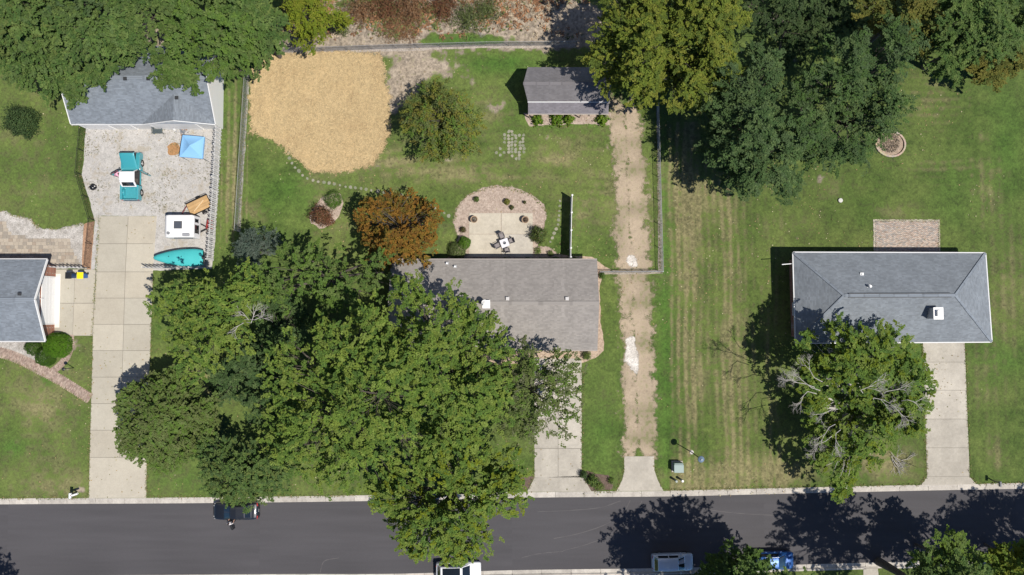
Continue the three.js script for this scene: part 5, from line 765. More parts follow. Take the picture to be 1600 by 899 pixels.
function wheel(parent, x, z, r = 0.33, w = 0.21) { const t = part(parent, 'wheel', place(lathe([[r * 0.62, -w / 2], [r * 0.94, -w / 2], [r, -w / 2 + 0.03], [r, w / 2 - 0.03], [r * 0.94, w / 2], [r * 0.62, w / 2]], 22), x, r, z, Math.PI / 2, 0, 0), tyreMat); part(t, 'rim', [cyl(r * 0.6, r * 0.6, w * 0.7, 16, x, r, z, Math.PI / 2, 0, 0), ...[0, 1, 2, 3, 4].map((k) => place(new THREE.BoxGeometry(r * 0.55, r * 0.16, w * 0.86).translate(r * 0.3, 0, 0), x, r, z, 0, 0, k * 1.2566))], rimMat); }
function car(name, label, u, v, turn, o) { // nose along +x
  const t = thing(name, label, 'car', spot(u, v, ROAD_Y), turn), L = o.L, Wd = o.W, paint_ = carPaint(o.color, o.metal);
  const st = o.body.map(([x, w, y]) => { const X = x * L, h = w * Wd / 2, lo = 0.2; return [[-0.93, lo], [-0.99, 0.34], [-1, 0.55], [-0.985, y * 0.84], [-0.93, y * 0.95], [-0.72, y * 0.995], [-0.3, y * 1.012], [0.3, y * 1.012], [0.72, y * 0.995], [0.93, y * 0.95], [0.985, y * 0.84], [1, 0.55], [0.99, 0.34], [0.93, lo]].map(([k, q]) => [X, Math.max(lo, Math.min(q, y * 1.02)), k * h]); });
  part(t, 'body', loft(st), paint_); part(t, 'underbody', box(L * 0.9, 0.12, Wd * 0.86, 0, 0.2, 0), darkPlastic);
  // cabin skin with glass laid into it
  const c = o.cabin, yb = o.belt, P = (s, q) => { const i = Math.min(c.length - 2, Math.floor(s)), f = s - i, a = c[i], b = c[i + 1], x = lerp(a[0], b[0], f) * L, yt = lerp(a[1], b[1], f), k = lerp(a[2], b[2], f) * Wd / 2, wb = Math.max(k, Wd * 0.455); const prof = [[0, -wb, yb - 0.06], [0.17, -k - 0.03, Math.max(yb - 0.03, yt - 0.09)], [0.24, -k * 0.93, yt - 0.015], [0.5, 0, yt + 0.025], [0.76, k * 0.93, yt - 0.015], [0.83, k + 0.03, Math.max(yb - 0.03, yt - 0.09)], [1, wb, yb - 0.06]]; let j = 0; while (j < 5 && q > prof[j + 1][0]) j++; const g = (q - prof[j][0]) / (prof[j + 1][0] - prof[j][0]); return [x, lerp(prof[j][2], prof[j + 1][2], g), lerp(prof[j][1], prof[j + 1][1], g)]; };
  const grid = (s0, s1, q0, q1, lift, ns = 6, nq = 8, qs) => { const rows = []; for (let i = 0; i <= ns; i++) { const row = [], s = lerp(s0, s1, i / ns), list = qs ?? Array.from({ length: nq + 1 }, (_, j) => lerp(q0, q1, j / nq)); for (const q of list) { const p = P(s, q); if (lift) { const a = P(Math.min(s + 0.02, c.length - 1.001), q), b = P(Math.max(s - 0.02, 0), q), e = P(s, Math.min(1, q + 0.01)), f = P(s, Math.max(0, q - 0.01)); const n = V(a[0] - b[0], a[1] - b[1], a[2] - b[2]).cross(V(e[0] - f[0], e[1] - f[1], e[2] - f[2])).normalize(); if (n.y < 0) n.negate(); row.push([p[0] + n.x * lift, p[1] + n.y * lift, p[2] + n.z * lift]); } else row.push(p); } rows.push(row); } return loft(rows, false); };
  const N = c.length - 1, Q = [0, 0.17, 0.24, 0.37, 0.5, 0.63, 0.76, 0.83, 1];
  part(t, 'cabin', merge(Array.from({ length: N }, (_, i) => grid(i, i + 0.9999, 0, 1, 0, 3, 0, Q))), paint_);
  part(t, 'rear_window', grid(0.16, 0.86, 0.22, 0.78, 0.012), carGlass); part(t, 'windscreen', grid(N - 1 + 0.1, N - 0.12, 0.20, 0.80, 0.012), carGlass);
  for (const [a, b] of [[0.035, 0.15], [0.85, 0.965]]) { part(t, 'side_window', grid(1.02, (N) / 2 - 0.05, a, b, 0.014, 4, 3), carGlass); part(t, 'side_window', grid((N) / 2 + 0.05, N - 0.86, a, b, 0.014, 4, 3), carGlass); }
  if (o.sunroof) part(t, 'sunroof', grid(...o.sunroof, 0.26, 0.74, 0.012), carGlass); if (o.rails) for (const s of [-1, 1]) part(t, 'roof_rail', rod(V(-L * 0.22, o.roof + 0.03, s * Wd * 0.34), V(L * 0.1, o.roof + 0.03, s * Wd * 0.34), 0.02, 6), chrome);
  for (const x of [-o.base / 2, o.base / 2]) for (const s of [-1, 1]) wheel(t, x + (o.shift ?? 0), s * (Wd / 2 - 0.12));
  const fy = o.body[o.body.length - 3][2] * 0.84, ry = o.body[2][2] * 0.84;
  for (const s of [-1, 1]) { part(t, 'headlight', rbox(0.30, 0.13, 0.34, 0.05, L * 0.452, fy, s * Wd * 0.335, 0, s * -0.35, 0), lampWhite); part(t, 'tail_light', rbox(0.20, 0.15, 0.34, 0.05, -L * 0.468, ry, s * Wd * 0.35, 0, s * 0.25, 0), lampRed); part(t, 'mirror', [rbox(0.12, 0.13, 0.2, 0.04, L * o.mirror, yb + 0.08, s * (Wd / 2 + 0.1)), box(0.05, 0.03, 0.12, L * o.mirror, yb + 0.04, s * (Wd / 2 - 0.0))], paint_); for (const x of o.handles) part(t, 'door_handle', rbox(0.16, 0.025, 0.03, 0.01, x * L, yb - 0.14, s * (Wd / 2 - 0.005)), o.chromeHandles ? chrome : paint_); }
  part(t, 'grille', rbox(0.05, 0.2, Wd * 0.5, 0.02, L * 0.488, 0.42, 0), darkPlastic); part(t, 'number_plate', rbox(0.02, 0.12, 0.32, 0.005, -L * 0.497, 0.5, 0), lampWhite);
  for (const s of [-0.25, 0.1]) part(t, 'wiper', rod(V(L * c[N][0] - 0.12, yb + 0.06, s * Wd), V(L * c[N][0] - 0.3, yb + 0.17, (s + 0.22) * Wd), 0.012, 4), darkPlastic);
  return t;
}
const sedan = { body: [[-0.5, 0.72, 0.5], [-0.492, 0.84, 0.68], [-0.465, 0.92, 0.86], [-0.40, 0.97, 0.93], [-0.25, 1, 0.95], [0, 1, 0.94], [0.18, 1, 0.93], [0.26, 0.99, 0.90], [0.36, 0.97, 0.83], [0.43, 0.93, 0.76], [0.472, 0.86, 0.68], [0.494, 0.76, 0.55], [0.5, 0.66, 0.45]], belt: 0.93, roof: 1.43, cabin: [[-0.37, 0.93, 0.80], [-0.23, 1.37, 0.66], [-0.06, 1.43, 0.68], [0.06, 1.41, 0.68], [0.24, 0.92, 0.82]], base: 2.7, mirror: 0.15, handles: [-0.1, 0.06] };
const hatch = { body: [[-0.5, 0.78, 0.5], [-0.494, 0.88, 0.75], [-0.475, 0.95, 0.93], [-0.40, 0.98, 0.98], [-0.25, 1, 0.99], [0, 1, 0.98], [0.2, 1, 0.97], [0.30, 0.99, 0.94], [0.39, 0.97, 0.87], [0.45, 0.92, 0.79], [0.48, 0.85, 0.68], [0.495, 0.76, 0.55], [0.5, 0.66, 0.45]], belt: 0.97, roof: 1.55, cabin: [[-0.465, 0.97, 0.84], [-0.375, 1.46, 0.68], [-0.12, 1.55, 0.70], [0.08, 1.52, 0.70], [0.285, 0.96, 0.84]], base: 2.55, mirror: 0.17, handles: [-0.14, 0.05] };
const roadCarTurn = 0.02;
const blackCar = car('black_sedan', 'black sedan parked under the dark roadside tree with its driver door open', 372, 796, Math.PI + 0.01, { ...sedan, L: 4.65, W: 1.8, color: [0.010, 0.013, 0.018], metal: 0.1 });
{ const hinge = new THREE.Group(); hinge.name = 'open_door'; hinge.position.set(0.62, 0, -0.9); hinge.rotation.y = -1.15; blackCar.add(hinge); // swung out from the left side
  part(hinge, 'door_panel', rbox(1.05, 0.62, 0.1, 0.04, -0.52, 0.6, 0), carPaint([0.010, 0.013, 0.018], 0.1)); part(hinge, 'window_frame', [bar(V(-1.02, 0.92, 0), V(-0.9, 1.36, 0.08), 0.05, 0.05), bar(V(-0.9, 1.36, 0.08), V(-0.4, 1.36, 0.08), 0.05, 0.05), bar(V(-0.4, 1.36, 0.08), V(-0.03, 0.94, 0), 0.05, 0.05)], darkPlastic); part(hinge, 'window_pane', plate([V(-0.98, 0.92, 0.0), V(-0.06, 0.92, 0.0), V(-0.42, 1.33, 0.08), V(-0.88, 1.33, 0.08)], 0.008), carGlass); }
car('silver_hatchback', 'silver blue hatchback parked at the far kerb in tree shade', 1049, 875.5, roadCarTurn, { ...hatch, L: 4.25, W: 1.76, color: [0.58, 0.63, 0.70], metal: 0.25 });
car('white_crossover', 'white crossover with dark glass roof at the far kerb under the maple', 717, 889, roadCarTurn, { ...hatch, L: 4.6, W: 1.84, color: [0.74, 0.75, 0.77], metal: 0, sunroof: [1.15, 2.85], rails: true });
car('blue_car', 'bright blue car parked at the far kerb by the low dark tree', 1203, 873, roadCarTurn, { ...hatch, L: 4.5, W: 1.8, color: [0.008, 0.07, 0.25], metal: 0.3, rails: true });
{ // old teal pickup, bonnet and doors open, nose to the north
  const teal = carPaint([0.045, 0.31, 0.36], 0.05), roofW = carPaint([0.78, 0.78, 0.78], 0), dark = mat([0.03, 0.03, 0.032], 0.8), t = thing('pickup_truck', 'teal pickup truck with white roof, raised bonnet and open doors on the gravel', 'truck', spot(211, 278));
  const side = (s) => { const sh = new THREE.Shape(); sh.moveTo(-2.4, 0.5); sh.lineTo(-2.42, 0.92); sh.quadraticCurveTo(-2.3, 1.06, -2.0, 1.08); sh.lineTo(-0.9, 1.12); sh.lineTo(-0.72, 1.1); sh.lineTo(-0.72, 0.42); sh.lineTo(-1.0, 0.42); sh.absarc(-1.45, 0.38, 0.45, 0.1, Math.PI - 0.1, false); sh.lineTo(-2.3, 0.42); const g = new THREE.ExtrudeGeometry(sh, { depth: 0.30, bevelEnabled: true, bevelSize: 0.05, bevelThickness: 0.05, bevelSegments: 3 }); g.rotateY(-Math.PI / 2); g.translate(s > 0 ? 0.93 : -0.58, 0, 0); return g; };
  for (const s of [-1, 1]) part(t, 'fender', side(s), teal);
  part(t, 'engine_bay', [box(1.2, 0.06, 1.6, 0, 0.55, -1.55), box(1.2, 0.6, 0.05, 0, 0.8, -0.8), rbox(0.55, 0.3, 0.75, 0.05, 0, 0.8, -1.5), cyl(0.2, 0.2, 0.12, 16, 0, 1.0, -1.5), box(0.9, 0.45, 0.08, 0, 0.75, -2.25)], dark);
  part(t, 'grille', rbox(1.5, 0.4, 0.06, 0.02, 0, 0.78, -2.43), chrome); for (const s of [-1, 1]) part(t, 'headlight', cyl(0.1, 0.1, 0.06, 16, s * 0.68, 0.8, -2.48, Math.PI / 2, 0, 0), lampWhite);
  part(t, 'front_bumper', rbox(1.9, 0.18, 0.12, 0.04, 0, 0.5, -2.52), chrome); part(t, 'rear_bumper', rbox(1.85, 0.16, 0.12, 0.04, 0, 0.5, 2.5), chrome);
  { const h = new THREE.Group(); h.name = 'bonnet'; h.position.set(0, 1.14, -0.82); h.rotation.x = 0.50; t.add(h); part(h, 'bonnet_skin', loft(Array.from({ length: 9 }, (_, i) => { const z = -1.62 * i / 8; return [-1, -0.96, -0.7, -0.3, 0.3, 0.7, 0.96, 1].map((k, j) => [k * 0.80 * (1 - 0.05 * i / 8), (j === 0 || j === 7 ? -0.05 : 0.02 + 0.04 * (1 - k * k)) - (i === 8 ? 0.09 : 0), z]); }), false), teal); part(h, 'bonnet_frame', [bar(V(-0.7, -0.04, -0.1), V(-0.65, -0.06, -1.5), 0.08, 0.05), bar(V(0.7, -0.04, -0.1), V(0.65, -0.06, -1.5), 0.08, 0.05), bar(V(-0.66, -0.05, -1.5), V(0.66, -0.05, -1.5), 0.08, 0.08)], dark); part(h, 'bonnet_edge', bar(V(-0.74, -0.04, -1.62), V(0.74, -0.04, -1.62), 0.07, 0.10), darkPlastic); }
  part(t, 'cowl', rbox(1.62, 0.14, 0.26, 0.04, 0, 1.08, -0.72), teal);
  const rows = [[-0.62, 1.15, 0.80], [-0.34, 1.70, 0.70], [-0.30, 1.76, 0.74], [0.1, 1.80, 0.76], [0.52, 1.78, 0.76], [0.62, 1.72, 0.75]];
  part(t, 'roof', loft(rows.slice(1).map(([z, y, w]) => [[-w - 0.04, y - 0.1], [-w, y - 0.02], [-w * 0.6, y + 0.01], [0, y + 0.03], [w * 0.6, y + 0.01], [w, y - 0.02], [w + 0.04, y - 0.1]].map(([x, q]) => [-x, q, z]))), roofW);
  part(t, 'pillar', bar(V(-0.78, 1.14, -0.62), V(-0.72, 1.66, -0.36), 0.06, 0.07), roofW); part(t, 'pillar', bar(V(0.78, 1.14, -0.62), V(0.72, 1.66, -0.36), 0.06, 0.07), roofW);
  part(t, 'cab_back', [box(1.62, 0.7, 0.06, 0, 0.79, 1.12), plate([V(-0.8, 1.13, 1.15), V(0.8, 1.13, 1.15), V(0.76, 1.7, 0.6), V(-0.76, 1.7, 0.6)], 0.05)], roofW);
  part(t, 'windscreen', plate([V(0.72, 1.17, -0.62), V(-0.72, 1.17, -0.62), V(-0.66, 1.64, -0.37), V(0.66, 1.64, -0.37)], 0.01), carGlass); part(t, 'rear_window', plate([V(-0.62, 1.225, 1.083), V(0.62, 1.225, 1.083), V(0.60, 1.56, 0.76), V(-0.60, 1.56, 0.76)], 0.008), carGlass);
  part(t, 'seat', [rbox(1.4, 0.2, 0.5, 0.06, 0, 0.75, 0.45), rbox(1.4, 0.4, 0.16, 0.06, 0, 0.98, 0.72)], mat([0.07, 0.06, 0.055], 0.8)); part(t, 'floor', box(1.6, 0.05, 1.6, 0, 0.48, 0.1), dark); part(t, 'steering_wheel', place(new THREE.TorusGeometry(0.18, 0.015, 6, 20), -0.38, 1.02, -0.15, 1.1, 0, 0), dark); part(t, 'dashboard', rbox(1.5, 0.22, 0.25, 0.05, 0, 0.98, -0.5), dark); part(t, 'sill', box(0.08, 0.14, 1.5, -0.82, 0.5, 0.1), teal); part(t, 'sill', box(0.08, 0.14, 1.5, 0.82, 0.5, 0.1), teal);
  for (const s of [-1, 1]) { const d = new THREE.Group(); d.name = 'door'; d.position.set(s * 0.88, 0, -0.66); d.rotation.y = s * 1.05; t.add(d); part(d, 'door_panel', rbox(0.1, 0.62, 1.16, 0.04, 0, 0.78, 0.58), teal); part(d, 'window_frame', [bar(V(0, 1.08, 0.06), V(-s * 0.06, 1.6, 0.28), 0.05, 0.04), bar(V(-s * 0.06, 1.6, 0.28), V(-s * 0.06, 1.6, 1.05), 0.05, 0.04), bar(V(-s * 0.06, 1.6, 1.05), V(0, 1.08, 1.14), 0.05, 0.04)], dark); part(d, 'window_pane', plate([V(0, 1.1, 0.1), V(0, 1.1, 1.1), V(-s * 0.05, 1.57, 1.02), V(-s * 0.05, 1.57, 0.3)], 0.008), carGlass); part(d, 'door_handle', rbox(0.03, 0.03, 0.14, 0.01, s * 0.065, 0.98, 1.0), chrome); part(d, 'door_trim', rbox(0.03, 0.5, 1.0, 0.01, -s * 0.055, 0.78, 0.58), dark); part(d, 'mirror', [rbox(0.16, 0.2, 0.05, 0.02, s * 0.18, 1.15, 0.15), rod(V(s * 0.04, 1.05, 0.15), V(s * 0.16, 1.12, 0.15), 0.012)], chrome); }
  // bed
  const ribs = []; for (let i = -4; i <= 4; i++) ribs.push(rbox(0.08, 0.03, 1.2, 0.01, i * 0.15, 0.73, 1.81)); part(t, 'bed_floor', [box(1.5, 0.06, 1.24, 0, 0.69, 1.81)], teal); part(t, 'bed_ribs', ribs, teal);
  for (const s of [-1, 1]) { const sh = new THREE.Shape(); sh.moveTo(1.0, 0.45); sh.lineTo(1.0, 1.16); sh.lineTo(2.44, 1.14); sh.lineTo(2.44, 0.48); sh.lineTo(2.1, 0.45); sh.absarc(1.65, 0.38, 0.43, 0.15, Math.PI - 0.15, false); const g = new THREE.ExtrudeGeometry(sh, { depth: 0.14, bevelEnabled: true, bevelSize: 0.03, bevelThickness: 0.03, bevelSegments: 2 }); g.rotateY(-Math.PI / 2); g.translate(s > 0 ? 0.93 : -0.78, 0, 0); part(t, 'bed_side', g, teal); part(t, 'wheel_arch', place(new THREE.CylinderGeometry(0.4, 0.4, 0.2, 16, 1, false, 0, Math.PI), s * 0.68, 0.6, 1.65, 0, 0, Math.PI / 2), teal); part(t, 'tail_light', rbox(0.14, 0.18, 0.04, 0.01, s * 0.84, 0.85, 2.49), lampRed); }
  part(t, 'tailgate', rbox(1.5, 0.5, 0.07, 0.02, 0, 0.92, 2.44), teal); part(t, 'bed_front', box(1.5, 0.4, 0.05, 0, 0.9, 1.19), teal);
  const tw = new THREE.Group(); for (const [x, z] of [[-0.82, -1.45], [0.82, -1.45], [-0.82, 1.65], [0.82, 1.65]]) { const g = new THREE.Group(); g.name = 'wheel'; g.position.set(x, 0, z); g.rotation.y = Math.PI / 2; t.add(g); const w = part(g, 'tyre', place(lathe([[0.22, -0.11], [0.34, -0.11], [0.37, -0.08], [0.37, 0.08], [0.34, 0.11], [0.22, 0.11]], 22), 0, 0.37, 0, Math.PI / 2, 0, 0), tyreMat); void w; part(g, 'rim', [cyl(0.22, 0.22, 0.16, 16, 0, 0.37, 0, Math.PI / 2, 0, 0), cyl(0.1, 0.08, 0.24, 12, 0, 0.37, 0, Math.PI / 2, 0, 0)], chrome); } void tw;
}
{ // moulded camping trailer, front wall to the east
  const w = mat([0.78, 0.78, 0.78], 0.35), x0 = spot(270, 357).x, x1 = spot(317, 357).x, o = spot(293.5, 357.5), Lx = x1 - x0, Wz = 2.3, t = thing('camping_trailer', 'white moulded camping trailer with dark roof hatch beside the covered boat', 'trailer', o);
  const prof = new THREE.Shape(); prof.moveTo(-Lx / 2 + 0.1, 0.45); prof.lineTo(Lx / 2 - 0.1, 0.45); prof.quadraticCurveTo(Lx / 2, 0.5, Lx / 2, 0.8); prof.lineTo(Lx / 2 - 0.06, 1.9); prof.quadraticCurveTo(Lx / 2 - 0.1, 2.22, Lx / 2 - 0.4, 2.25); prof.lineTo(-Lx / 2 + 0.55, 2.22); prof.quadraticCurveTo(-Lx / 2 + 0.05, 2.15, -Lx / 2, 1.5); prof.lineTo(-Lx / 2, 0.6);
  const g = new THREE.ExtrudeGeometry(prof, { depth: Wz - 0.3, bevelEnabled: true, bevelSize: 0.12, bevelOffset: -0.12, bevelThickness: 0.15, bevelSegments: 4, curveSegments: 10 }); g.translate(0, 0, -Wz / 2 + 0.15); part(t, 'shell', g, w);
  const hz = part(t, 'roof_hatch', rbox(0.72, 0.1, 0.66, 0.05, -0.02, 2.28, -0.12), mat([0.07, 0.08, 0.1], 0.3)); part(hz, 'hatch_rim', rbox(0.82, 0.06, 0.76, 0.03, -0.02, 2.25, -0.12), darkPlastic); part(t, 'roof_vent', cyl(0.16, 0.15, 0.12, 16, -0.98, 2.26, 0.72), mat([0.2, 0.21, 0.22], 0.5)); part(t, 'air_conditioner', rbox(0.7, 0.2, 0.3, 0.05, 0.85, 2.32, 0.9), mat([0.28, 0.29, 0.31], 0.6)); part(t, 'roof_seam', box(0.03, 0.012, Wz - 0.4, Lx / 2 - 0.45, 2.256, 0), mat([0.5, 0.5, 0.5], 0.6));
  for (const [z, ww, y, hh] of [[0.25, 0.85, 1.45, 0.75], [-0.62, 0.36, 1.5, 0.6]]) { const f = part(t, 'front_window', rbox(0.05, hh, ww, 0.02, Lx / 2 - 0.02, y, z, 0, 0, 0.055), carGlass); part(f, 'window_frame', [box(0.045, 0.05, ww + 0.1, Lx / 2 - 0.045, y + hh / 2 + 0.02, z), box(0.045, 0.05, ww + 0.1, Lx / 2 + 0.0, y - hh / 2 - 0.02, z)], darkPlastic); }
  part(t, 'side_window', rbox(0.9, 0.5, 0.04, 0.02, 0.3, 1.5, Wz / 2 + 0.0), carGlass); part(t, 'door', rbox(0.62, 1.55, 0.04, 0.02, -0.8, 1.3, Wz / 2 + 0.0), mat([0.7, 0.7, 0.7], 0.4)); part(t, 'awning', [rod(V(-0.5, 2.0, Wz / 2 + 0.08), V(1.45, 2.0, Wz / 2 + 0.08), 0.06, 8)], mat([0.15, 0.16, 0.17], 0.6));
  for (const s of [-1, 1]) wheel(t, 0.05, s * (Wz / 2 - 0.15), 0.32, 0.2); part(t, 'tow_frame', [bar(V(Lx / 2 - 0.2, 0.45, -0.5), V(Lx / 2 + 0.75, 0.45, 0), 0.08, 0.1), bar(V(Lx / 2 - 0.2, 0.45, 0.5), V(Lx / 2 + 0.75, 0.45, 0), 0.08, 0.1)], blackSteel); part(t, 'jockey_wheel', [cyl(0.1, 0.1, 0.07, 12, Lx / 2 + 0.65, 0.1, 0, Math.PI / 2, 0, 0), rod(V(Lx / 2 + 0.65, 0.1, 0), V(Lx / 2 + 0.65, 0.75, 0), 0.025)], blackSteel); part(t, 'chassis', box(Lx - 0.3, 0.1, 1.6, 0, 0.42, 0), blackSteel);
}
{ // boat under a fitted teal cover, on its road trailer
  const o = spot(286, 404), t = thing('covered_boat', 'small motor boat under a fitted teal cover by the board fence', 'boat', o), hull = mat([0.55, 0.56, 0.57], 0.4), cover = mat([0.05, 0.42, 0.43], 0.75);
  const plan = (k) => 0.86 * Math.pow(Math.max(0, Math.sin(Math.PI * Math.min(1, 0.03 + k * 0.62))), 0.75) * (k > 0.9 ? 1 - (k - 0.9) * 1.2 : 1), st = Array.from({ length: 15 }, (_, i) => i / 14), X = (k) => -2.5 + 5.0 * k;
  part(t, 'hull', loft(st.map((k) => { const w = plan(k), keel = 0.45 + 0.45 * (1 - k) ** 3; return [[-w, 1.02], [-w * 0.95, 0.8], [-w * 0.55, keel + 0.12], [0, keel], [w * 0.55, keel + 0.12], [w * 0.95, 0.8], [w, 1.02]].map(([z, y]) => [X(k), y, z]); })), hull);
  const rr = rng(401); part(t, 'cover', loft(st.map((k, i) => { const w = plan(k) + 0.05, crown = 0.16 + 0.14 * Math.sin(k * Math.PI) + (i % 4 === 2 ? 0.05 : 0); return [-1.0, -0.99, -0.75, -0.4, 0, 0.4, 0.75, 0.99, 1.0].map((q, j) => [X(k), j === 0 || j === 8 ? 0.84 : 1.04 + crown * (1 - q * q) + (rr() - 0.5) * 0.02, -q * w]); })), cover);
  for (const k of [0.32, 0.58]) part(t, 'cover_support', cyl(0.06, 0.03, 0.05, 10, X(k), 1.36, -0.1), mat([0.01, 0.12, 0.13], 0.7)); part(t, 'strap', [bar(V(X(0.25), 1.0, 0.62), V(X(0.25), 0.5, 0.55), 0.04, 0.01), bar(V(X(0.75), 1.0, 0.9), V(X(0.75), 0.5, 0.7), 0.04, 0.01)], darkPlastic);
  part(t, 'trailer_frame', [bar(V(-2.9, 0.4, 0), V(2.2, 0.42, -0.45), 0.08, 0.08), bar(V(-2.9, 0.4, 0), V(2.2, 0.42, 0.45), 0.08, 0.08), bar(V(0.6, 0.36, -0.9), V(0.6, 0.36, 0.9), 0.08, 0.08)], blackSteel); for (const s of [-1, 1]) wheel(t, 0.7, s * 0.92, 0.28, 0.17); part(t, 'outboard_motor', [rbox(0.45, 0.5, 0.34, 0.08, 2.7, 1.1, 0), rbox(0.14, 0.7, 0.14, 0.03, 2.68, 0.6, 0)], darkPlastic); part(t, 'winch_post', rod(V(-2.55, 0.42, 0), V(-2.45, 0.95, 0), 0.035), blackSteel);
}
{ // flat trailer with plywood deck
  const t = thing('utility_trailer', 'small flat trailer with tan plywood deck against the board fence', 'trailer', spot(313, 323), 0.45), ply = metres(mottled([0.52, 0.34, 0.16], [0.40, 0.25, 0.11], 1.4, 0.2, 256, 6, 85), 1.6), plyM = mat(ply, 0.85);
  for (let i = 0; i < 4; i++) part(t, 'deck_board', rbox(2.3, 0.03, 0.31, 0.005, 0.1, 0.62, (i - 1.5) * 0.32), i % 2 ? plyM : tinted(plyM, 0.88)); part(t, 'frame', [bar(V(-1.1, 0.55, -0.68), V(1.3, 0.55, -0.68), 0.07, 0.09), bar(V(-1.1, 0.55, 0.68), V(1.3, 0.55, 0.68), 0.07, 0.09), bar(V(-1.07, 0.55, -0.68), V(-1.07, 0.55, 0.68), 0.07, 0.09), bar(V(1.27, 0.55, -0.68), V(1.27, 0.55, 0.68), 0.07, 0.09)], blackSteel);
  part(t, 'side_rail', [bar(V(-1.1, 0.85, -0.7), V(1.3, 0.85, -0.7), 0.04, 0.05), rod(V(-1.08, 0.55, -0.7), V(-1.08, 0.87, -0.7), 0.02), rod(V(1.28, 0.55, -0.7), V(1.28, 0.87, -0.7), 0.02)], blackSteel); part(t, 'draw_bar', [bar(V(-1.1, 0.5, 0.5), V(-1.95, 0.45, 0), 0.06, 0.07), bar(V(-1.1, 0.5, -0.5), V(-1.95, 0.45, 0), 0.06, 0.07)], mat([0.22, 0.05, 0.05], 0.7)); part(t, 'jockey_stand', rod(V(-1.85, 0, 0), V(-1.85, 0.6, 0), 0.025), blackSteel); for (const s of [-1, 1]) wheel(t, 0.25, s * 0.86, 0.27, 0.16); part(t, 'timber', box(1.5, 0.05, 0.09, 0.1, 0.665, 0.05, 0, 0.45, 0), mat([0.62, 0.47, 0.28], 0.8));
}
// ------------------------------------------------------------------ smaller things
{ // blue canopy tent
  const E = 2.2, cs = [[285, 211], [319, 214], [316, 248], [280, 245]].map(([u, v]) => spot(u, v, E)), o = cs.reduce((a, b) => a.add(b), V(0, 0, 0)).multiplyScalar(0.25).setY(0), q = cs.map((p) => p.clone().sub(o)), pk = V(0, E + 0.62, 0), cloth = mat([0.22, 0.45, 0.72], 0.8, { side: THREE.DoubleSide }), t = thing('canopy_tent', 'light blue square canopy tent standing on the gravel before the garage', 'tent', o);
  for (let i = 0; i < 4; i++) { const a = q[i], b = q[(i + 1) % 4]; const rows = []; for (let k = 0; k <= 6; k++) { const row = []; for (let j = 0; j <= 6; j++) { const e = a.clone().lerp(b, j / 6), p = e.lerp(pk, k / 6); p.y -= 0.09 * Math.sin(Math.PI * k / 6) + (k === 0 ? 0.05 * Math.sin(Math.PI * j / 6) * -1 : 0); row.push([p.x, p.y, p.z]); } rows.push(row); } part(t, 'canopy_panel', loft(rows, false), cloth); part(t, 'valance', plate([a, b, b.clone().setY(E - 0.22), a.clone().setY(E - 0.22)], 0.006), cloth); part(t, 'leg', [bar(a.clone().multiplyScalar(0.985).setY(0.02), a.clone().multiplyScalar(0.985).setY(E - 0.02), 0.03, 0.03), box(0.09, 0.012, 0.09, a.x * 0.985, 0.012, a.z * 0.985)], metalGrey); part(t, 'truss', [bar(a.clone().multiplyScalar(0.97).setY(E - 0.08), b.clone().multiplyScalar(0.97).setY(E - 0.08), 0.02, 0.025)], metalGrey); }
}
function wheelieBin(label, u, v, body, lid) { const t = thing('wheeled_bin', label, 'bin', spot(u, v)), bm = mat(body, 0.5), lm = mat(lid, 0.45); part(t, 'body', loft([[0.46, 0.04], [0.5, 0.3], [0.58, 0.95], [0.62, 1.0]].map(([s, y]) => { const h = s / 2, p = []; for (let i = 0; i <= 16; i++) { const a = i / 16 * 6.2832, k = 1 / Math.max(Math.abs(Math.cos(a)), Math.abs(Math.sin(a))); p.push([Math.cos(a) * h * lerp(1, k, 0.8), y, -Math.sin(a) * h * lerp(1, k, 0.8)]); } return p; })), bm); part(t, 'lid', [rbox(0.66, 0.07, 0.68, 0.03, 0, 1.04, 0), rbox(0.5, 0.05, 0.5, 0.02, 0, 1.08, 0)], lm); part(t, 'handle', rod(V(-0.26, 0.98, -0.38), V(0.26, 0.98, -0.38), 0.02, 6), bm); for (const s of [-1, 1]) part(t, 'wheel', cyl(0.12, 0.12, 0.06, 14, s * 0.27, 0.12, -0.26, 0, 0, Math.PI / 2), tyreMat); }
wheelieBin('dark blue wheeled bin with black lid beside the brick garage wall', 116, 431.5, [0.02, 0.06, 0.16], [0.012, 0.014, 0.018]);
wheelieBin('blue wheeled bin with bright yellow lid by the short board fence', 134, 431.5, [0.025, 0.12, 0.38], [0.78, 0.66, 0.01]);
{ const g = new THREE.IcosahedronGeometry(0.34, 3), p = g.attributes.position; for (let i = 0; i < p.count; i++) { const x = p.getX(i), y = p.getY(i), z = p.getZ(i), n = 1 + 0.22 * (vn(x * 9 + 20, z * 9 + y * 7 + 20) - 0.5) * 2; p.setXYZ(i, x * n, Math.max(-0.22, y * n * 0.8), z * n); } g.computeVertexNormals(); const t = thing('rubbish_bag', 'black rubbish bag lying on gravel beside the black wire fence', 'bag', spot(147, 293)); part(t, 'sack', g.translate(0, 0.22, 0), mat([0.012, 0.013, 0.016], 0.3)); part(t, 'knot', cyl(0.03, 0.09, 0.12, 8, 0.05, 0.5, 0), mat([0.012, 0.013, 0.016], 0.35)); }
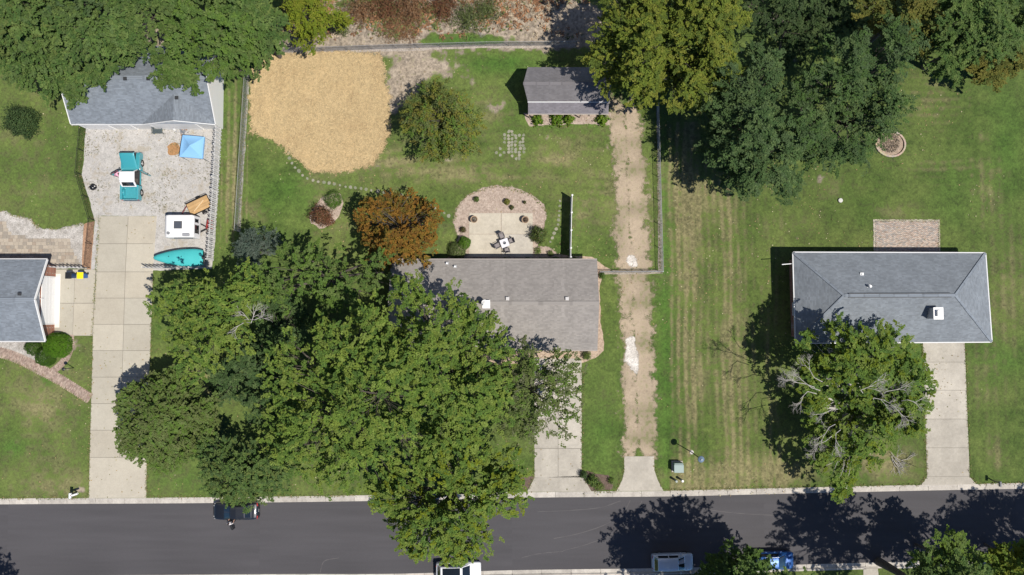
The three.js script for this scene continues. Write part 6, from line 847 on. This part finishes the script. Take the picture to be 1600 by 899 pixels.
{ const t = thing('garden_bench', 'dark grey slatted bench against the front of the detached garage', 'bench', spot(249, 206), 0.03), d = mat([0.065, 0.085, 0.09], 0.7); for (let i = 0; i < 4; i++) part(t, 'seat_slat', rbox(1.05, 0.03, 0.11, 0.01, 0, 0.44, -0.12 + i * 0.125), d); for (let i = 0; i < 3; i++) part(t, 'back_slat', rbox(1.05, 0.1, 0.03, 0.01, 0, 0.58 + i * 0.13, -0.24 - i * 0.03), i === 2 ? mat([0.45, 0.46, 0.46], 0.6) : d); for (const s of [-1, 1]) { part(t, 'leg', [bar(V(s * 0.5, 0, 0.25), V(s * 0.5, 0.6, 0.25), 0.05, 0.05)], d); part(t, 'leg', [bar(V(s * 0.5, 0, -0.22), V(s * 0.5, 0.9, -0.33), 0.05, 0.05)], d); part(t, 'armrest', rbox(0.07, 0.03, 0.6, 0.01, s * 0.5, 0.62, 0), d); } }
{ const t = thing('bucket', 'white plastic bucket near the garage bench', 'bucket', spot(275, 204)); part(t, 'pail', lathe([[0.0, 0.01], [0.13, 0.01], [0.16, 0.38], [0.145, 0.38], [0.12, 0.03], [0, 0.03]], 18), vinylWhite); part(t, 'handle', place(new THREE.TorusGeometry(0.155, 0.006, 5, 16, Math.PI), 0, 0.36, 0, 0.7, 0, 0), metalGrey); }
{ const t = thing('tool_heap', 'low heap of grey and rusty tools before the garage doors', 'tools', spot(286, 204)), r = rng(501); for (let i = 0; i < 14; i++) { const a = r() * 3.14; part(t, 'tool', rbox(0.35 + r() * 0.5, 0.04 + r() * 0.06, 0.05 + r() * 0.12, 0.01, (r() - 0.5) * 0.9, 0.05 + r() * 0.1, (r() - 0.5) * 0.45, 0, a, 0), mat([[0.2, 0.2, 0.21], [0.26, 0.15, 0.09], [0.4, 0.4, 0.4], [0.12, 0.14, 0.17]][r() * 4 | 0], 0.7)); } }
{ const t = thing('wheelbarrow', 'red wheelbarrow leaning at the board fence beside the camping trailer', 'wheelbarrow', spot(331, 352), 1.5); const red = mat([0.30, 0.035, 0.03], 0.5); part(t, 'tray', loft([[0.22, 0.35], [0.3, 0.5], [0.36, 0.62]].map(([s, y]) => [[-s * 1.3, -s], [s * 1.3, -s * 0.8], [s * 1.3, s * 0.8], [-s * 1.3, s], [-s * 1.3, -s]].map(([x, z]) => [x, y, -z])), true), red); for (const s of [-1, 1]) { part(t, 'handle', rod(V(0.45, 0.25, s * 0.08), V(-0.85, 0.55, s * 0.28), 0.018), mat([0.3, 0.2, 0.1], 0.8)); part(t, 'leg', rod(V(-0.3, 0, s * 0.22), V(-0.2, 0.42, s * 0.2), 0.015), blackSteel); } part(t, 'wheel', cyl(0.18, 0.18, 0.08, 18, 0.52, 0.18, 0, Math.PI / 2, 0, 0), tyreMat); }
// patio furniture
{ const t = thing('patio_table', 'small square white topped table set on the patio', 'table', spot(788.5, 381), 0.35), m = mat([0.10, 0.095, 0.10], 0.5); part(t, 'table_top', rbox(0.86, 0.03, 0.86, 0.012, 0, 0.73, 0), mat([0.66, 0.65, 0.68], 0.25)); for (const x of [-0.36, 0.36]) for (const z of [-0.36, 0.36]) part(t, 'leg', rod(V(x, 0.05, z), V(x * 0.9, 0.72, z * 0.9), 0.02), m); part(t, 'rim', [box(0.9, 0.03, 0.03, 0, 0.715, 0.44), box(0.9, 0.03, 0.03, 0, 0.715, -0.44), box(0.03, 0.03, 0.9, 0.44, 0.715, 0), box(0.03, 0.03, 0.9, -0.44, 0.715, 0)], m); part(t, 'centre_dish', lathe([[0, 0.75], [0.1, 0.75], [0.15, 0.81], [0.13, 0.81], [0, 0.77]], 14), mat([0.05, 0.06, 0.08], 0.4)); }
{ const seat = mat([0.22, 0.20, 0.20], 0.85), m = mat([0.05, 0.05, 0.055], 0.5);
  const make = () => { const t = new THREE.Group(); part(t, 'seat', rbox(0.5, 0.05, 0.5, 0.02, 0, 0.43, 0), seat); part(t, 'backrest', rbox(0.48, 0.5, 0.04, 0.02, 0, 0.75, 0.25, 0.15, 0, 0), seat); for (const s of [-1, 1]) { part(t, 'leg', rod(V(s * 0.24, 0.05, -0.24), V(s * 0.24, 0.62, -0.22), 0.016), m); part(t, 'leg', rod(V(s * 0.24, 0.05, 0.28), V(s * 0.24, 1.0, 0.28), 0.016), m); part(t, 'armrest', rbox(0.05, 0.025, 0.5, 0.01, s * 0.25, 0.63, 0.02), m); } return t; };
  const c0 = make(), p = spot(788.5, 381); [[0, 'dark patio chair pushed in between the table and the house wall'], [1, 'dark patio chair between the table and the olive patio shrub'], [2, 'dark patio chair between the table and the mulch bed with golden shrub'], [3, 'dark patio chair between the table and the rounded green shrub']].forEach(([k, label]) => { const c = k ? c0.clone() : c0, a = 0.35 + k * Math.PI / 2, d = k === 2 ? 0.85 : 0.78; c.name = numbered('patio_chair'); c.position.set(p.x + Math.sin(a) * d, 0, p.z + Math.cos(a) * d); c.rotation.y = a + (k - 1.5) * 0.08; c.userData = { label, category: 'chair', group: 'chairs round the patio table' }; scene.add(c); }); }
for (const [u, v, label, c] of [[741, 344, 'clay planter on the left patio corner holding a pale plant', [0.45, 0.43, 0.36]], [820.5, 344.5, 'clay planter on the right patio corner filled with soil', [0.19, 0.14, 0.10]]]) { const t = thing('planter_pot', label, 'planter', spot(u, v)); part(t, 'pot', lathe([[0.001, 0.05], [0.22, 0.05], [0.30, 0.35], [0.36, 0.5], [0.38, 0.56], [0.31, 0.56], [0.28, 0.46]], 26), mat(metres(mottled([0.40, 0.29, 0.19], [0.30, 0.21, 0.14], 1.2, 0.2, 128, 6, 88), 0.6), 0.9)); part(t, 'soil', cyl(0.29, 0.29, 0.04, 22, 0, 0.47, 0), mat([0.10, 0.075, 0.055], 1)); const L = new Leaves(), r = rng(u | 0); for (let i = 0; i < 60; i++) { const d = randDir(r); d.y = Math.abs(d.y) * 0.6 + 0.2; L.add(V(d.x * 0.16, 0.5 + d.y * 0.1, d.z * 0.16), d.clone().normalize(), V(-d.z, 0.4, d.x).normalize(), 0.22, 0.05, mul3(c, 0.7 + r() * 0.6)); } part(t, 'plant', L.geometry(), leafMat, { kind: 'stuff' }); }
// street furniture
{ const t = thing('lamp_post', 'slim black lamp post with round blue grey head on the front lawn', 'lamp', spot(1081, 707)), m = mat([0.02, 0.022, 0.025], 0.5); part(t, 'footing', cyl(0.22, 0.2, 0.08, 16, 0, 0.03, 0), mat([0.5, 0.48, 0.45], 0.9)); part(t, 'post', cyl(0.055, 0.04, 3.6, 10, 0, 1.8, 0), m); part(t, 'lamp_hood', lathe([[0.02, 3.86], [0.12, 3.84], [0.3, 3.72], [0.33, 3.66], [0.3, 3.66], [0.001, 3.76]], 22), mat([0.14, 0.20, 0.27], 0.45)); part(t, 'finial', place(new THREE.SphereGeometry(0.07, 10, 8), 0, 3.9, 0), mat([0.6, 0.63, 0.66], 0.3)); part(t, 'globe', cyl(0.12, 0.16, 0.2, 14, 0, 3.6, 0), mat([0.7, 0.7, 0.68], 0.3)); }
{ const t = thing('yard_lamp', 'small dark yard lamp beside the brick walk and long drive', 'lamp', spot(115, 575)), m = mat([0.02, 0.02, 0.022], 0.5); part(t, 'post', cyl(0.045, 0.035, 1.5, 8, 0, 0.75, 0), m); part(t, 'lantern', [cyl(0.1, 0.14, 0.26, 6, 0, 1.62, 0), place(new THREE.ConeGeometry(0.2, 0.14, 6), 0, 1.82, 0)], m); }
{ const t = thing('transformer_box', 'grey green utility transformer cabinet on a pad by the narrow apron', 'cabinet', spot(1058, 729)), g = mat([0.20, 0.27, 0.25], 0.6); part(t, 'pad', rbox(1.15, 0.12, 1.15, 0.02, 0, 0.04, 0), greyConcrete); part(t, 'cabinet', rbox(0.92, 0.75, 0.95, 0.03, 0, 0.47, 0), g); part(t, 'lid', rbox(0.98, 0.06, 0.8, 0.02, 0, 0.87, 0.08), tinted(g, [0.26, 0.34, 0.32])); part(t, 'lock', rbox(0.05, 0.12, 0.03, 0.01, 0, 0.5, 0.49), darkPlastic); }
for (const [u, v, label, c] of [[1054.5, 750, 'short grey green cable pedestal by the transformer', [0.25, 0.29, 0.27]], [1064, 749.5, 'short white capped cable pedestal by the transformer', [0.7, 0.7, 0.68]]]) { const t = thing('cable_pedestal', label, 'pedestal', spot(u, v)); part(t, 'stake', cyl(0.11, 0.11, 0.75, 10, 0, 0.37, 0), mat([0.22, 0.26, 0.24], 0.7)); part(t, 'cap', [cyl(0.14, 0.12, 0.12, 12, 0, 0.8, 0)], mat(c, 0.5)); }
{ const t = thing('inspection_cover', 'round white inspection cover in the lawn behind the hip roof house', 'cover', spot(1313, 313.5)); part(t, 'riser', cyl(0.27, 0.25, 0.14, 22, 0, 0.05, 0), mat([0.06, 0.07, 0.05], 0.9)); part(t, 'lid', lathe([[0.001, 0.16], [0.2, 0.15], [0.23, 0.13], [0.23, 0.115]], 24), mat([0.52, 0.52, 0.47], 0.7)); }
function mailbox(label, u, v, body, turn, extra) { const t = thing('mailbox', label, 'mailbox', spot(u, v), turn), m = mat(body, 0.5), dk = mat([0.02, 0.02, 0.022], 0.6); part(t, 'post', rbox(0.1, 1.1, 0.1, 0.01, 0, 0.55, 0), extra ? dk : mat([0.25, 0.2, 0.15], 0.9)); const s = new THREE.Shape(); s.moveTo(-0.1, 0); s.lineTo(0.1, 0); s.lineTo(0.1, 0.12); s.absarc(0, 0.12, 0.1, 0, Math.PI, false); const g = new THREE.ExtrudeGeometry(s, { depth: 0.5, bevelEnabled: true, bevelSize: 0.008, bevelThickness: 0.008, bevelSegments: 1 }); g.translate(0, 1.1, -0.15); part(t, 'box', g, m); part(t, 'flag', [rbox(0.015, 0.16, 0.05, 0.004, 0.12, 1.28, 0.05)], lampRed); if (extra) { part(t, 'newspaper_tube', place(new THREE.CylinderGeometry(0.1, 0.1, 0.8, 14, 1, true), 0.3, 1.02, 0.05, 0, 0.3, Math.PI / 2), mat([0.78, 0.78, 0.78], 0.5, { side: THREE.DoubleSide })); part(t, 'top_board', rbox(0.28, 0.03, 0.62, 0.01, 0, 1.09, 0.1), dk); } }
mailbox('white mailbox with newspaper tube on black post by the long drive', 120, 769, [0.74, 0.76, 0.77], 0, true);
mailbox('dark grey mailbox on a post by the drive of hip roof house', 1551, 751, [0.16, 0.17, 0.19], 0, false);
{ // ring of stones
  const t = thing('stone_ring_bed', 'round flower bed edged with pale stone blocks by the broad dark tree', 'flower bed', spot(1391, 225)), r = rng(521), g = rbox(0.32, 0.18, 0.2, 0.03, 0, 0.09, 0); for (let i = 0; i < 31; i++) { const a = i / 31 * 6.283, k = 1.42 + 0.08 * Math.sin(a * 2 + 1); const m = part(t, 'block', g, mat([0.36 + r() * 0.1, 0.30 + r() * 0.08, 0.22 + r() * 0.06], 0.95)); m.position.set(Math.cos(a) * k * 1.02, -0.01, Math.sin(a) * k * 0.98); m.rotation.y = -a + Math.PI / 2 + (r() - 0.5) * 0.1; }
  part(t, 'soil', sheet(ragged(Array.from({ length: 24 }, (_, i) => [Math.cos(i / 24 * 6.283) * 1.36, Math.sin(i / 24 * 6.283) * 1.32]), 0.04), 0.03), tinted(mulch, [0.95, 0.92, 0.85])); const L = new Leaves(); for (let i = 0; i < 900; i++) { const a = r() * 6.28, q = Math.sqrt(r()) * 1.05, d = randDir(r); d.y = Math.abs(d.y); L.add(V(Math.cos(a) * q - 0.1, 0.08 + r() * 0.25, Math.sin(a) * q - 0.1), d, V(-d.z, 0.5, d.x).normalize(), 0.2, 0.05, [[0.20, 0.175, 0.15], [0.13, 0.14, 0.05], [0.26, 0.23, 0.17], [0.13, 0.12, 0.13]][r() * 4 | 0]); } part(t, 'withered_plants', L.geometry(), leafMat, { kind: 'stuff' }); }
// ------------------------------------------------------------------ people
function person(name, label, pos, turn, J, dress) {
  // J: joints in metres; bones as [from, to, r0, r1, colour key]; blended and meshed as one skin
  const bones = [['pelvis', 'chest', 0.145, 0.165, 'top'], ['chest', 'neck', 0.15, 0.07, 'top'], ['neck', 'head', 0.055, 0.06, 'skin'], ['head', 'crown', 0.088, 0.092, 'hair'], ['head', 'face', 0.075, 0.05, 'skin'],
    ...['L', 'R'].flatMap((s) => [['chest' + s, 'elbow' + s, 0.066, 0.045, 'sleeve'], ['elbow' + s, 'wrist' + s, 0.043, 0.03, 'skin'], ['hip' + s, 'knee' + s, 0.095, 0.064, 'legs'], ['knee' + s, 'ankle' + s, 0.06, 0.038, 'shin'], ['ankle' + s, 'toe' + s, 0.045, 0.036, 'shoe']])];
  const hands = []; for (const s of ['L', 'R']) { const w = J['wrist' + s], d = w.clone().sub(J['elbow' + s]).normalize(), side = V(d.z, 0, -d.x).normalize(), palm = w.clone().addScaledVector(d, 0.09); hands.push([w, palm, 0.028, 0.036, 'skin']); for (let k = 0; k < 4; k++) { const a = palm.clone().addScaledVector(side, (k - 1.5) * 0.02), ln = [0.075, 0.09, 0.085, 0.065][k], m = a.clone().addScaledVector(d, ln * 0.55), e = m.clone().addScaledVector(d, ln * 0.4).add(V(0, -ln * 0.3, 0)); hands.push([a, m, 0.0105, 0.0095, 'skin'], [m, e, 0.0095, 0.008, 'skin']); } const th = w.clone().addScaledVector(d, 0.035).addScaledVector(side, 0.03); hands.push([th, th.clone().addScaledVector(d, 0.045).addScaledVector(side, 0.035), 0.013, 0.01, 'skin']); }
  const seg = (p, a, ab, l2, r0, r1) => { const x = p[0] - a.x, y = p[1] - a.y, z = p[2] - a.z, t = clamp((x * ab.x + y * ab.y + z * ab.z) / l2); return Math.hypot(x - ab.x * t, y - ab.y * t, z - ab.z * t) - lerp(r0, r1, t); };
  const skin = (list, c, half, res, k) => { const B = list.map(([a, b, r0, r1, col]) => { const ab = b.clone().sub(a); return { a, ab, l2: ab.lengthSq() + 1e-9, r0, r1, col }; }), mc = new MarchingCubes(res, new THREE.MeshBasicMaterial(), false, false, 60000); mc.isolation = 0;
    const P = [0, 0, 0]; for (let z = 0; z < res; z++) for (let y = 0; y < res; y++) for (let x = 0; x < res; x++) { P[0] = c.x + (x - res / 2) / (res / 2) * half; P[1] = c.y + (y - res / 2) / (res / 2) * half; P[2] = c.z + (z - res / 2) / (res / 2) * half; let d = 9; for (const b of B) { const e = seg(P, b.a, b.ab, b.l2, b.r0, b.r1), h = Math.max(0, k - Math.abs(d - e)) / k; d = Math.min(d, e) - h * h * k * 0.25; } mc.field[x + y * res + z * res * res] = -d; }
    mc.update(); const n = mc.count, pos = new Float32Array(n * 3), col = new Float32Array(n * 3); for (let i = 0; i < n; i++) { const p = [c.x + mc.positionArray[i * 3] * half, c.y + mc.positionArray[i * 3 + 1] * half, c.z + mc.positionArray[i * 3 + 2] * half]; pos.set(p, i * 3); let best = 9, key = 'skin'; for (const b of B) { const e = seg(p, b.a, b.ab, b.l2, b.r0, b.r1); if (e < best) { best = e; key = b.col; } } col.set(dress[key], i * 3); }
    const g = new THREE.BufferGeometry(); g.setAttribute('position', new THREE.BufferAttribute(pos, 3)); g.setAttribute('normal', new THREE.BufferAttribute(new Float32Array(mc.normalArray.slice(0, n * 3)).map((q) => -q), 3)); g.setAttribute('color', new THREE.BufferAttribute(col, 3)); g.computeVertexNormals(); g.setAttribute('uv', new THREE.BufferAttribute(new Float32Array(n * 2), 2)); return g; };
  const t = thing(name, label, 'person', pos, turn), geos = [skin(bones.map(([a, b, r0, r1, c]) => [J[a], J[b], r0, r1, c]), V(0.1, 0.92, 0), 0.98, 110, 0.05)]; hands.length && [0, 1].forEach((i) => { const list = hands.slice(i * 10, i * 10 + 10); geos.push(skin(list, list[0][1].clone(), 0.17, 56, 0.012)); });
  part(t, 'body', merge(geos), mat([1, 1, 1], 0.8, { vertexColors: true }));
}
const standing = { pelvis: V(0, 0.95, 0), chest: V(0.02, 1.3, 0), neck: V(0.03, 1.5, 0), head: V(0.05, 1.6, 0), crown: V(0.03, 1.66, 0), face: V(0.11, 1.58, 0), chestL: V(0.02, 1.4, -0.17), elbowL: V(0.1, 1.15, -0.26), wristL: V(0.32, 1.08, -0.2), chestR: V(0.02, 1.4, 0.17), elbowR: V(0.02, 1.13, 0.27), wristR: V(0.2, 0.95, 0.26), hipL: V(0, 0.9, -0.1), kneeL: V(0.05, 0.49, -0.12), ankleL: V(0.0, 0.07, -0.12), toeL: V(0.15, 0.04, -0.13), hipR: V(0, 0.9, 0.1), kneeR: V(0.02, 0.49, 0.12), ankleR: V(-0.06, 0.07, 0.12), toeR: V(0.09, 0.04, 0.14) };
const bent = { pelvis: V(-0.1, 0.92, 0), chest: V(0.18, 1.14, 0), neck: V(0.34, 1.22, 0), head: V(0.43, 1.26, 0), crown: V(0.46, 1.32, 0), face: V(0.49, 1.23, 0), chestL: V(0.24, 1.17, -0.17), elbowL: V(0.4, 0.98, -0.25), wristL: V(0.62, 0.98, -0.2), chestR: V(0.24, 1.17, 0.17), elbowR: V(0.38, 0.97, 0.24), wristR: V(0.6, 0.92, 0.18), hipL: V(-0.1, 0.87, -0.1), kneeL: V(0.04, 0.47, -0.12), ankleL: V(-0.08, 0.07, -0.13), toeL: V(0.07, 0.04, -0.14), hipR: V(-0.1, 0.87, 0.1), kneeR: V(-0.06, 0.47, 0.12), ankleR: V(-0.2, 0.07, 0.13), toeR: V(-0.05, 0.04, 0.15) };
person('person', 'person in pink shirt and dark shorts bending into the open cab of teal truck', spot(189, 275.5), 0, bent, { top: [0.72, 0.36, 0.48], sleeve: [0.72, 0.36, 0.48], skin: [0.50, 0.29, 0.20], hair: [0.07, 0.045, 0.03], legs: [0.05, 0.035, 0.05], shin: [0.50, 0.29, 0.20], shoe: [0.3, 0.3, 0.3] });
person('person', 'person in white shirt and black trousers standing at the open black car door', spot(366, 813, ROAD_Y), 1.4, standing, { top: [0.68, 0.64, 0.64], sleeve: [0.68, 0.64, 0.64], skin: [0.50, 0.30, 0.22], hair: [0.04, 0.03, 0.025], legs: [0.02, 0.02, 0.025], shin: [0.02, 0.02, 0.025], shoe: [0.03, 0.03, 0.03] });

scene.traverse((o) => { if (o.isMesh) { o.castShadow = true; o.receiveShadow = true; } });
console.log('leaves', leafTotal);
renderer.render(scene, camera);
